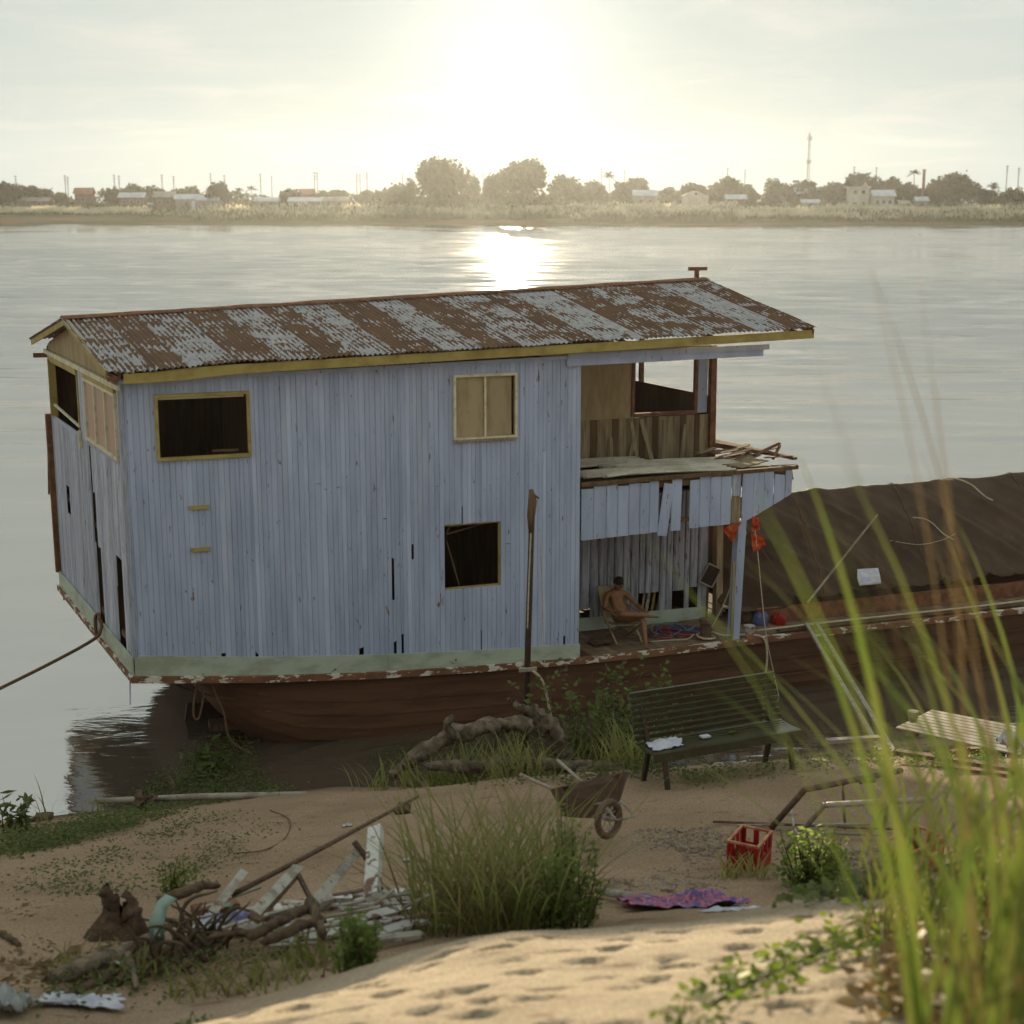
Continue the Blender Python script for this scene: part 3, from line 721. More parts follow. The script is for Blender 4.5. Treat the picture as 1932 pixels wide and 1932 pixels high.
# ---- roof
RIDGE_W = 3.3
def zr(u): return 6.965 + .0373*(u+.18)
def ze(u): return 6.40 + .0245*u - .05*math.exp(-((u-.2)/.7)**2)
def ze2(u): return 6.30 + .0245*u
def roof_mat(name, painted):
    m = bpy.data.materials.new(name); m.use_nodes = True; nt = m.node_tree; N = nt.nodes; L = nt.links
    b = N['Principled BSDF']; b.inputs['Roughness'].default_value = .7; b.inputs['Specular IOR Level'].default_value = .25
    g = N.new('ShaderNodeNewGeometry'); oi = N.new('ShaderNodeObjectInfo')
    def vm(op, a, b2):
        n = N.new('ShaderNodeVectorMath'); n.operation = op
        for i, w in enumerate((a, b2)):
            if isinstance(w, (tuple, list, Vector)): n.inputs[i].default_value = tuple(w)
            else: L.new(w, n.inputs[i])
        return n
    def ma(op, a, b2=0.0):
        n = N.new('ShaderNodeMath'); n.operation = op
        for i, w in enumerate((a, b2)):
            if isinstance(w, (int, float)): n.inputs[i].default_value = w
            else: L.new(w, n.inputs[i])
        return n.outputs[0]
    rel = vm('SUBTRACT', g.outputs['Position'], BO).outputs[0]
    u = vm('DOT_PRODUCT', rel, BU).outputs['Value']; w = vm('DOT_PRODUCT', rel, -BN).outputs['Value']
    us = ma('ADD', u, ma('MULTIPLY', w, math.sin(BB-BA)/math.cos(BB-BA)))   # along-ridge coordinate in the skewed frame
    ph = ma('MULTIPLY', us, 2*math.pi/PITCHC)
    wave = ma('MULTIPLY', ma('ADD', ma('SINE', ph), 1.0), .5)
    cb = N.new('ShaderNodeCombineXYZ'); L.new(ma('MULTIPLY', us, 2.4), cb.inputs[0]); L.new(ma('MULTIPLY', w, 1.1), cb.inputs[1]); L.new(ma('MULTIPLY', oi.outputs['Random'], 40), cb.inputs[2])
    def nz(vec, s, det, sc=(1,1,1), dist=0.0):
        mp = N.new('ShaderNodeMapping'); mp.inputs['Scale'].default_value = sc; L.new(vec, mp.inputs[0])
        t = N.new('ShaderNodeTexNoise'); t.inputs['Scale'].default_value = s; t.inputs['Detail'].default_value = det; t.inputs['Roughness'].default_value = .6
        t.inputs['Distortion'].default_value = dist
        L.new(mp.outputs[0], t.inputs['Vector']); return t.outputs['Fac']
    cb2 = N.new('ShaderNodeCombineXYZ'); L.new(us, cb2.inputs[0]); L.new(w, cb2.inputs[1]); L.new(ma('MULTIPLY', oi.outputs['Random'], 23), cb2.inputs[2])
    dots = nz(cb.outputs[0], 4.2, 3)                  # flakes that follow single corrugations
    big = nz(cb2.outputs[0], 2.0, 4, (1.1,1.1,1), .6); edge = nz(cb2.outputs[0], 30, 4)
    val = ma('ADD', ma('ADD', ma('MULTIPLY', dots, .85), ma('MULTIPLY', big, 1.25)), ma('ADD', ma('MULTIPLY', wave, .26), ma('MULTIPLY', edge, .26)))
    th = 1.30 if painted else 1.49
    if painted:
        rr = N.new('ShaderNodeMapRange'); rr.inputs[3].default_value = th-.08; rr.inputs[4].default_value = th+.10
        fr = ma('FRACT', ma('MULTIPLY', oi.outputs['Random'], 17.0)); L.new(fr, rr.inputs[0]); thv = rr.outputs[0]
    else: thv = th
    msk = N.new('ShaderNodeMapRange'); msk.interpolation_type = 'SMOOTHSTEP'; L.new(ma('SUBTRACT', val, thv), msk.inputs[0]); msk.inputs[1].default_value = -.02; msk.inputs[2].default_value = .03
    rust = N.new('ShaderNodeValToRGB'); rust.color_ramp.elements[0].position = .3; rust.color_ramp.elements[1].position = .7
    rust.color_ramp.elements[0].color = (.090,.046,.022,1); rust.color_ramp.elements[1].color = (.150,.078,.034,1); L.new(nz(cb2.outputs[0], 3.0, 7, (1,.5,1)), rust.inputs[0])
    pnt = N.new('ShaderNodeValToRGB'); pnt.color_ramp.elements[0].position = .35; pnt.color_ramp.elements[1].position = .65
    pnt.color_ramp.elements[0].color = (.29,.285,.295,1); pnt.color_ramp.elements[1].color = (.41,.405,.415,1); L.new(nz(cb2.outputs[0], 6.0, 5), pnt.inputs[0])
    mx = N.new('ShaderNodeMix'); mx.data_type = 'RGBA'; L.new(msk.outputs[0], mx.inputs['Factor']); L.new(rust.outputs[0], mx.inputs['A']); L.new(pnt.outputs[0], mx.inputs['B'])
    L.new(mx.outputs['Result'], b.inputs['Base Color'])
    bp = N.new('ShaderNodeBump'); bp.inputs['Distance'].default_value = .004; L.new(msk.outputs[0], bp.inputs['Height']); L.new(bp.outputs[0], b.inputs['Normal'])
    return m
PITCHC = .088
def build_roof():
    MT['roof_rust'] = roof_mat('rusty_roof_sheet', False); MT['roof_paint'] = roof_mat('flaking_roof_sheet', True)
    r = random.Random(31)
    mb = MB()
    for u in (.15,1.8,3.5,5.2,6.9,8.6,10.3,12.0):
        mb.bar(BT(u, -.25, ze(u)-.05), BT(u, RIDGE_W, zr(u)-.06), .05, .07); mb.bar(BT(u, 6.95, ze2(u)-.10), BT(u, RIDGE_W, zr(u)-.06), .05, .07)
    mb.bar(BT(-.1, RIDGE_W, zr(0)-.1), BT(12.2, RIDGE_W, zr(12.2)-.1), .08, .1)
    roof = mb.build('roof', MT['frame_wood'], boat)
    # lower, larger sheets laid side by side from the ridge to the eave: paint, rust, paint ...
    nsh = 18; u0 = -.22; u1 = 12.34
    wid = [(1.22 if k % 2 == 0 else .82)*(1+r.uniform(-.22,.22)) for k in range(nsh)]; s = sum(wid); pos = [u0]
    for w in wid: pos.append(pos[-1]+w/s*(u1-u0))
    pat = 'PRPRPRPRPRPRPRPRPRP'
    for k in range(nsh):
        a, b = pos[k]-.03, pos[k+1]+.03
        n = int((b-a)/PITCHC*8); m = 14; rows = []
        jit = [r.gauss(0,.012) for _ in range(60)]
        lift = .012*(k % 2) + r.uniform(0,.006)
        for j in range(m+1):
            t = j/m; row = []
            for i in range(n+1):
                u = a+(b-a)*i/n
                c = int((u-a)/PITCHC)
                we = -.33 + jit[c % 60]*(2.0 if k in (0,15,16) else 1.0) + (.05*mnoise.noise((u*2.2,1.5,0)))
                w = RIDGE_W + (we-RIDGE_W)*t
                tt = (RIDGE_W-w)/(RIDGE_W+.33)
                z = zr(u) + (ze(u)+.02-zr(u))*tt + .017*math.sin(2*math.pi*u/PITCHC) + lift + .012*mnoise.noise((u*.8, w*.9, 4))
                if j == m: z -= .018*max(0, mnoise.noise((u*5, 3, 7)))
                if k == 0 and t > .75: z += .05*(t-.75)*mnoise.noise((u*6, w*4, 2))*4
                row.append(BT(u, w, z))
            rows.append(row)
        q = MB(); q.grid(rows); q.build('roof_sheet', MT['roof_paint'] if pat[k] == 'P' else MT['roof_rust'], roof, True)
    for k in range(9):                        # far slope
        a = u0 + (u1-u0)*k/9 - .03; b = u0 + (u1-u0)*(k+1)/9 + .03; n = int((b-a)/PITCHC*6); rows = []
        for j in range(5):
            t = j/4; rows.append([BT(u, RIDGE_W+(7.05-RIDGE_W)*t, zr(u)+(ze2(u)-zr(u))*t + .017*math.sin(2*math.pi*u/PITCHC) + .01*(k % 2)) for u in [a+(b-a)*i/n for i in range(n+1)]])
        q = MB(); q.grid(rows); q.build('roof_sheet', MT['roof_rust'], roof, True)
    # ridge cap
    us = np.linspace(u0-.02, u1+.02, 40); q = MB()
    q.sheet([[BT(u, RIDGE_W-.16, zr(u)+.012+.006*mnoise.noise((u*3,0,1))) for u in us], [BT(u, RIDGE_W, zr(u)+.055+.012*mnoise.noise((u*1.5,5,1))) for u in us], [BT(u, RIDGE_W+.16, zr(u)+.012) for u in us]], (0,0,.008))
    q.build('ridge_cap', MT['red_wood'], roof, True)
    # fascia along the near eave (yellow), dips where the last rafter sags
    us = np.linspace(.02, 12.33, 46)
    q = MB(); q.sheet([[BT(u, -.29, ze(u)-.165-.03*math.exp(-((u-1.0)/.5)**2)) for u in us], [BT(u, -.29, ze(u)-.012+.008*mnoise.noise((u*2,0,3))) for u in us]], BN*.03)
    q.build('fascia', MT['yellow'], roof)
    # lavender beam under the eave, running out past the wall
    q = MB(); q.bar(BT(7.6,-.03,6.255), BT(11.45,-.03,6.31), .10, .17); q.bar(BT(7.6,-.095,6.345), BT(11.55,-.095,6.39), .02, .10); q.build('eave_beam', MT['plank'], boat)
    q = MB(); q.bar(BT(0.02,-.03,6.19), BT(7.9,-.03,6.33), .07, .06); q.build('eave_batten', MT['plank'], boat)
    q = MB(); q.bar(BT(.1,6.5,6.16), BT(12.0,6.5,6.42), .10, .14); q.build('eave_beam', MT['red_wood'], boat)
    # barge boards at the stern
    q = MB(); q.bar(BT(-.19,RIDGE_W,zr(-.2)-.045), BT(-.19,-.05,ze(0)-.03), .03, .13); q.build('barge_board', MT['yellow'], roof)
    q = MB(); q.bar(BT(-.19,RIDGE_W,zr(-.2)-.045), BT(-.19,7.02,ze2(0)-.05), .03, .13); q.build('barge_board', MT['yellow'], roof)
    q = MB(); q.bar(BT(12.30,RIDGE_W,zr(12.3)-.03), BT(12.30,-.3,ze(12.3)-.04), .03, .10); q.build('barge_board', MT['red_wood'], roof)
    # gable panel
    q = MB()
    pts = [BT(.02,.05,6.13), BT(.02,6.5,6.13), BT(.02,6.5,6.24), BT(.02,RIDGE_W,zr(0)-.06), BT(.02,.05,6.34)]
    q.add(pts + [p + BU*.03 for p in pts], [(0,1,2,3,4),(9,8,7,6,5)] + [(i,(i+1)%5,5+(i+1)%5,5+i) for i in range(5)]); q.build('gable_panel', MT['ply'], roof)
    q = MB(); q.bar(BT(-.12,.55,6.33), BT(-.05,-.25,6.27), .06, .07); q.bar(BT(-.1,.3,6.20), BT(.25,-.22,6.22), .05, .06); q.build('broken_rafter_end', MT['red_wood'], roof)
    # little T-shaped post on the ridge end
    q = MB(); q.box(BT(12.16,RIDGE_W,zr(12.1)+.10), BU*.08, BN*.06, (0,0,.20)); q.box(BT(12.18,RIDGE_W,zr(12.1)+.235), BU*.40, BN*.07, (0,0,.075)); q.build('ridge_post', MT['red_wood'], roof)
    # ceiling boards under the balcony roof
build_roof()

# ---- upper balcony and the room behind it
def build_balcony():
    WB = 2.35
    mb = MB(); mb.bar(BT(7.9,WB+.06,6.10), BT(12.05,WB+.06,6.14), .08, .10); mb.bar(BT(7.95,WB+.06,4.0), BT(12.05,WB+.06,4.0), .07, .08)
    bw = mb.build('balcony_wall', MT['frame_wood'], boat)
    holes = [(10.26,11.60,4.88,5.90)]
    plank_wall(bw, lambda a, z: BT(a, WB, z), BU, BN, 7.95, 12.0, lambda u: 3.97, lambda u: 4.82, .15, holes, MT['plank_raw'], seed=8, split=0, alt=(MT['frame_wood'], .22))
    s = MB(); s.sheet([[BT(7.95,WB,4.82), BT(10.22,WB,4.82)], [BT(7.95,WB,6.2), BT(10.22,WB,6.2)]], BN*-.02); s.build('wall_panel', MT['ply'], bw)
    s = MB(); s.sheet([[BT(10.22,WB,5.93), BT(12.0,WB,5.93)], [BT(10.22,WB,6.2), BT(12.0,WB,6.2)]], BN*-.02); s.build('wall_panel', MT['ply'], bw)
    f = MB(); t = .07
    f.box(BT(10.24,WB-.01,5.40), BU*t, BN*.08, (0,0,1.12)); f.box(BT(11.60,WB-.01,5.40), BU*t, BN*.08, (0,0,1.12))
    f.box(BT(10.92,WB-.012,4.875), BU*1.42, BN*.09, (0,0,.07))
    wf = f.build('window', MT['red_wood'], boat); wf['label'] = 'open window frame in the balcony wall'
    for k, (a, b, z0, z1) in enumerate(((11.64,11.86,4.86,6.0),)):
        plank(bw, BT(a, WB-.02, z0), BU, BN, b-a, z1-z0, MT['plank'])
    s = MB(); s.bar(BT(11.97,WB-.03,3.95), BT(11.95,WB-.03,6.2), .15, .12, BU); s.build('corner_post', MT['red_wood'], boat)
    # loose broken boards leaning on that wall
    r = random.Random(3)
    for a, z0, ln, le in ((10.25,4.0,.80,-.20),(10.55,4.0,.86,-.30),(10.80,4.0,.80,.02),(10.05,4.0,.55,.25),(11.2,4.0,.7,.1),(9.7,4.0,.5,-.05)):
        plank(bw, BT(a, WB-.16, z0-.03), BU, BN, r.uniform(.07,.11), ln, MT['plank_raw'], lean=le, name='loose_board')
    # bow-end wall of the upper room: low parapet, posts, open above
    s = MB()
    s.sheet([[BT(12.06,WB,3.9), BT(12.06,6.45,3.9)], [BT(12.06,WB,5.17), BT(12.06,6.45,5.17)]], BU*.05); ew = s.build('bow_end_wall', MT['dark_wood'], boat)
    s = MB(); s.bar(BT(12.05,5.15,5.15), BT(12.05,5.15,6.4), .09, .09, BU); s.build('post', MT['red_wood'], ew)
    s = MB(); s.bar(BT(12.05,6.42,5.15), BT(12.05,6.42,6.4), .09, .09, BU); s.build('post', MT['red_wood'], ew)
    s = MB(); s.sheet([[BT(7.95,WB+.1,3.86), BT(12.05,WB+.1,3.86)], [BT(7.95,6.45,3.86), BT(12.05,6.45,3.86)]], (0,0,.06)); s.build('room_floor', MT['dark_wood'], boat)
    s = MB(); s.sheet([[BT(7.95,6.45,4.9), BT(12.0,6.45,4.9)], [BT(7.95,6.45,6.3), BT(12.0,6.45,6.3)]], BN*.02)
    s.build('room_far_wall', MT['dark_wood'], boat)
    # balcony floor
    s = MB(); s.sheet([[BT(7.92,.03,3.97), BT(12.2,.03,4.02)], [BT(7.92,WB,3.95), BT(12.2,WB,3.97)]], (0,0,.09)); fl = s.build('balcony_floor', MT['frame_wood'], boat)
    s = MB(); s.bar(BT(7.92,-.0,4.03), BT(12.25,-.0,4.09), .09, .07); s.build('edge_beam', MT['frame_wood'], fl)
    def corr(p, ua, va, n, m, amp, pit, sag=0.0):
        rows = []
        L_ = va.length
        for j in range(m+1):
            rows.append([p + ua*(i/m) for i in ()])
        rows = []
        for i in range(n+1):
            v = va*(i/n); ph = 2*math.pi*(L_*i/n)/pit
            rows.append([p + v + ua*(k/m) + V((0,0,amp*math.sin(ph) + sag*math.sin(math.pi*k/m))) for k in range(m+1)])
        q = MB(); q.sheet(rows, (0,0,.006)); return q
    for (a, w, z, du, dw, nm) in ((8.15,.22,4.10,2.9,.62,1),(9.0,.75,4.08,2.6,.70,2),(8.0,1.3,4.06,2.2,.75,3),(8.45,.05,4.125,2.55,.30,4)):
        p = BT(a, w, z); q = corr(p, BU*du + BS*.18*(nm-2), BS*dw, 44, 8, .036, .15, .03)
        q.build('loose_roof_sheet', MT['galv'], fl, True)
    # torn yellow-brown boards on the bow end
    for (p, q_, w_) in ((BT(11.3,.5,4.08), BT(12.15,.9,4.10), .35),(BT(11.5,.9,4.06), BT(12.4,1.5,4.10), .3),(BT(11.2,1.2,4.06), BT(12.6,2.0,4.08), .3)):
        s = MB(); s.bar(p, q_, w_, .02); s.build('torn_board', MT['plank_raw'], fl)
    for k in range(14):
        p = BT(r.uniform(11.3,12.2), r.uniform(.3,2.2), 4.08+.02*k*.3); a_ = r.uniform(-.5,.8); q_ = p + BU*r.uniform(.3,.8)*math.cos(a_) + BS*r.uniform(.2,.6)*math.sin(a_) + V((0,0,r.uniform(0,.12)))
        s = MB(); s.bar(p, q_, r.uniform(.05,.14), .018); s.build('torn_board', MT[r.choice(['plank_raw','red_wood','frame_wood'])], fl)
    for (p, q_, w_, h_) in ((BT(12.2,2.9,4.22), BT(12.75,.7,4.12), .12,.05),(BT(12.0,2.3,4.18), BT(12.9,1.2,4.08), .10,.05),(BT(11.9,2.75,4.25), BT(12.6,1.3,4.16), .14,.03),
                            (BT(12.25,1.3,4.12), BT(12.85,1.35,4.32), .08,.03),(BT(12.4,.9,4.10), BT(12.75,1.2,4.30), .05,.03),(BT(11.9,.3,4.05), BT(12.42,.15,4.07), .12,.08),
                            (BT(12.05,.25,3.86), BT(12.40,.3,3.93), .06,.14),(BT(12.0,.2,3.62), BT(12.42,.3,3.84), .05,.06)):
        s = MB(); s.bar(p, q_, w_, h_); s.build('splintered_timber', MT['red_wood'], fl)
    # apron of boards under the balcony
    s = MB(); s.bar(BT(7.95,.06,3.9), BT(12.0,.06,3.95), .05, .09); s.bar(BT(7.95,.06,3.2), BT(11.2,.06,3.25), .05, .08); ap = s.build('balcony_apron', MT['frame_wood'], boat)
    us = [7.93,8.17,8.42,8.64,8.86,9.08,9.27,9.46]
    zt = lambda u: 3.99 + .018*(u-7.9); zb = lambda u: 3.00 + .031*(u-7.9) if u < 11.2 else 3.10 + (u-11.2)*.50
    for a, b in zip(us, us[1:]): plank(ap, BT(a, -.0, zb(a)), BU, BN, b-a-.008, zt(a)-zb(a)+r.uniform(-.05,.01), MT['plank'], proud=r.uniform(0,.008), th=.025)
    plank(ap, BT(9.43,-.0,2.98), BU, BN, .20, .98, MT['plank'], lean=.13, proud=.01, th=.025)
    plank(ap, BT(9.70,-.0,3.05), BU, BN, .20, .98, MT['plank'], lean=.02, proud=.005, th=.025)
    us = [10.08,10.28,10.50,10.72,10.94]
    for a, b in zip(us, us[1:]): plank(ap, BT(a, -.0, zb(a)), BU, BN, b-a-.008, zt(a)-zb(a)+r.uniform(-.06,.02), MT['plank'], proud=r.uniform(0,.008), th=.025)
    plank(ap, BT(10.95,.0,3.62), BU, BN, .19, zt(11)-3.62, MT['plank_stern'], th=.025); plank(ap, BT(10.96,.02,3.10), BU, BN, .18, .52, MT['plank_raw'], th=.02)
    us = [11.15,11.38,11.60,11.80]
    for a, b in zip(us, us[1:]):
        zz = zb(b); q = MB(); z1 = zt(a)+r.uniform(-.01,.03)
        pts = [BT(a,-.0,zb(a)), BT(b-.008,-.0,zb(b)), BT(b-.008,-.0,z1), BT(a,-.0,z1)]
        q.add([p + BN*.03 for p in pts] + pts, [(0,1,2,3),(7,6,5,4),(0,4,5,1),(1,5,6,2),(2,6,7,3),(3,7,4,0)]); q.build('plank', MT['plank'], ap)
    for a, b, dz in ((11.82,12.03,-.10),(12.05,12.18,.02)):
        q = MB(); z1 = zt(a)+dz; pts = [BT(a,-.0,zb(a)), BT(b,-.0,zb(b)), BT(b,-.0,z1), BT(a,-.0,z1+.03)]
        q.add([p + BN*.03 for p in pts] + pts, [(0,1,2,3),(7,6,5,4),(0,4,5,1),(1,5,6,2),(2,6,7,3),(3,7,4,0)]); q.build('plank', MT['plank'], ap)
build_balcony()

# ---- lower porch
def build_porch():
    WP = 1.6; r = random.Random(9)
    mb = MB(); mb.bar(BT(7.95,WP+.06,3.5), BT(11.55,WP+.06,3.5), .06, .08); mb.bar(BT(7.95,WP+.06,1.9), BT(11.5,WP+.06,1.9), .06, .08)
    pw = mb.build('porch_wall', MT['frame_wood'], boat)
    holes = [(10.02,10.46,1.0,1.44),(10.75,11.0,1.0,1.42),(11.12,11.30,1.0,1.47),(8.78,8.98,.9,1.22),(8.2,8.5,1.0,1.3)]
    plank_wall(pw, lambda a, z: BT(a, WP, z), BU, BN, 7.95, 11.52, lambda u: 1.0, lambda u: 3.85, .17, holes, MT['plank_porch'], seed=14, gap=.012, split=.1, alt=(MT['plank_raw'], .06))
    for a, b in ((8.3,9.55),(9.95,11.48)):
        s = MB(); s.sheet([[BT(a,WP-.02,.79), BT(b,WP-.02,.79)], [BT(a,WP-.02,1.06), BT(b,WP-.02,1.04)]], BN*.035); s.build('skirting_board', MT['mint'], pw)
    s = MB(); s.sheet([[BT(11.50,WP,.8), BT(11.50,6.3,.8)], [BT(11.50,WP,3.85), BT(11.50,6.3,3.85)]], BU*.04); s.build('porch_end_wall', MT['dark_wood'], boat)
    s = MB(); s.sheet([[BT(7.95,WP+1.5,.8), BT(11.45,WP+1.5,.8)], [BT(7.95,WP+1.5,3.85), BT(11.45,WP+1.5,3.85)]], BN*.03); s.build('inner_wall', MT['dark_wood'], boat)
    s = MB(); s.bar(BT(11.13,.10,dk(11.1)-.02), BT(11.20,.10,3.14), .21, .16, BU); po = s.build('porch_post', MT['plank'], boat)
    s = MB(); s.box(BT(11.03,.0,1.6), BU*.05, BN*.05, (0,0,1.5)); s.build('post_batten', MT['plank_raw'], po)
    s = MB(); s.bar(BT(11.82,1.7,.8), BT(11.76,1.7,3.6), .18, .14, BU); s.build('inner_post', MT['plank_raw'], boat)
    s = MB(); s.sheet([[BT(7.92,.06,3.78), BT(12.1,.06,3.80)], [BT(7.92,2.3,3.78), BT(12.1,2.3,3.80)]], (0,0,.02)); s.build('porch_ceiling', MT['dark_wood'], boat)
    # sticks leaning behind the broken wall
    for a, l, m_, nm in ((10.12,.10,'plank_raw',.05),(10.22,.12,'white',.06),(10.34,.12,'yellow',.05),(10.46,.10,'plank_raw',.04)):
        s = MB(); s.bar(BT(a,WP+.12,.8), BT(a+.14,WP+.16,1.55), nm, .03, BN); s.build('leaning_batten', MT[m_], pw)
build_porch()

# ---- cargo tarpaulin over the hold, with folds
def build_tarp():
    root_loc = BT(12.3, 0, 1.0); mb = MB(); rows = []
    us = np.linspace(11.75, 24, 300); m = 56
    for u in us:
        row = []
        for j in range(m+1):
            t = j/m; w = .75 + t*4.9; x = (w-3.15)/2.4
            zrdg = 2.90 + .012*(u-13) - .02*math.sin((u-12)*1.1)**2 - .02*mnoise.noise((u*1.3, 1, 1))
            if u < 13.4: zrdg -= (13.4-u)**2*.30
            z = zrdg - (abs(x)**1.25)*1.62
            dgn = u*1.15 - (3.15-w)*(1.05-.03*(u-12)) + .25*mnoise.noise((u*.5,w*.7,2))      # folds run down and towards the bow
            fr_ = abs((dgn*.72) % 1.0 - .5)*2; f2 = abs((dgn*1.9+.3) % 1.0 - .5)*2
            amp = min(1, abs(x)*1.6+.12)*(1.0 if x < 0 else .5)
            z += amp*(.11*(fr_**5.0) + .05*f2**6.0) + .035*mnoise.noise((u*1.6, w*1.4, 6)) + .018*mnoise.noise((u*5, w*4, 2)) + .008*mnoise.noise((u*14, w*12, 5))
            if abs(x) < .16: z += .05*max(0, mnoise.noise((u*2.3, .5, 3)))
            row.append(BT(u, w, max(z, 1.12)))
        rows.append(row)
    mb.sheet(rows, (0,0,.01))
    o = solo(mb, 'tarpaulin', MT['tarp'], root_loc, 'large dark brown tarpaulin stretched over the boat hold', 'tarpaulin', smooth=True)
    for k, (uu, lb) in enumerate(((13.6,'lashing cord over the left part of the tarpaulin'),(16.1,'lashing cord over the middle of the tarpaulin'),(19.2,'lashing cord over the tarpaulin near the right edge'))):
        pts = []
        for j in range(0, 31):
            i_ = int(round((uu + .9*(j/30) - 11.75)/(24-11.75)*299)); pts.append(rows[i_][j] + V((0,0,.015)))
        q = MB(); q.tube(pts, .010, 5); solo(q, 'lashing_cord', MT['rope'], pts[0], lb, 'cord', smooth=True)
    # coaming of the hold beneath it
    s = MB()
    us = [12.1,14,16,18,20,22]
    for a, b in zip(us, us[1:]): s.bar(BT(a,.80,dk(a)+.14), BT(b,.80,dk(b)+.14), .06, .32)
    s.build('hold_coaming', MT['red_wood'], boat)
    s = MB()
    for a, b in zip(us, us[1:]): s.bar(BT(a,.12,dk(a)+.05), BT(b,.12,dk(b)+.05), .16, .05)
    s.build('gunwale_board', MT['deck'], boat)
build_tarp()

# ------------------------------------------------------------------ the far bank: reeds, trees, palms, houses, poles
def leaf_quads(P, size, rng, flat=.0, asp=1.0):
    """random little quads centred at the points P"""
    n = len(P); a = rng.normal(size=(n,3)); a /= np.linalg.norm(a, axis=1)[:,None]
    b = rng.normal(size=(n,3)); b -= a*(a*b).sum(1)[:,None]; b /= np.linalg.norm(b, axis=1)[:,None]
    if flat: a[:,2] *= (1-flat); b[:,2] *= (1-flat)
    s = (size*rng.uniform(.55,1.35,size=n))[:,None]
    v = np.stack([P - a*s*asp, P + b*s*.62, P + a*s*asp, P - b*s*.62], 1).reshape(-1, 3)
    q = np.arange(n*4).reshape(n, 4); return v, q
def crown_points(c, rx, rz, n, rng, lobes=9, spread=.62, hollow=.35):
    """points in an uneven crown: many lobes of different size round the centre"""
    L_ = []
    for k in range(lobes):
        d = rng.normal(size=3); d /= np.linalg.norm(d); d[2] = abs(d[2])*1.0 - .35
        r = rng.uniform(.28,.50); L_.append((d*spread*rng.uniform(.7,1.1), r))
    L_.append((np.array([0,0,0.]), .6))
    w = np.array([r**2 for _, r in L_]); w /= w.sum()
    pick = rng.choice(len(L_), size=n, p=w)
    ctr = np.array([l[0] for l in L_])[pick]; rad = np.array([l[1] for l in L_])[pick]
    d = rng.normal(size=(n,3)); d /= np.linalg.norm(d, axis=1)[:,None]
    rr = rng.uniform(hollow, 1.0, size=n)**.6 + np.where(rng.random(n) < .08, rng.uniform(0,.25,size=n), 0)
    p = ctr + d*(rad*rr)[:,None]
    return np.array(c) + p*np.array([rx, rx*.9, rz])
def far_tree(px, ptop, wpx, Y, label, dark=False, airy=False, n=1500, seed=0, group='trees along the far bank', lobes=9, squat=1.0):
    rng = np.random.default_rng(seed+int(px)); top = at(px, ptop, Y); base = V((top.x, Y, zfar(0, Y)-.2)); Hh = top.z - base.z
    m_per_px = Y/FPX; rx = wpx*m_per_px/2
    root = empty('broadleaf_tree', base, label, 'tree', group)
    tr = MB(); tr.tube([base, base+V((.2,0,Hh*.35)), base+V((-.1,.2,Hh*.62))], [rx*.09+.12, rx*.06+.1, .07], 6)
    for k in range(4):
        a = k*1.6+px; tr.tube([base+V((0,0,Hh*(.25+.08*k))), base+V((math.cos(a)*rx*.5, math.sin(a)*rx*.5, Hh*(.55+.07*k)))], [.14,.05], 5)
    tr.build('trunk', MT['bark'], root, True)
    cz = base.z + Hh*.47; rz = Hh*.56*squat
    P = crown_points((base.x, base.y, cz), rx*1.14, rz, n, rng, lobes, hollow=.1 if not airy else .5)
    if airy: P = P[rng.random(len(P)) < .6]
    v, q = leaf_quads(P, .48 + rx*.045, rng); npmesh('crown', v, q, MT['tree_dark'] if dark else MT['tree'], root)
    # low skirt of undergrowth is part of the same clump
    return root
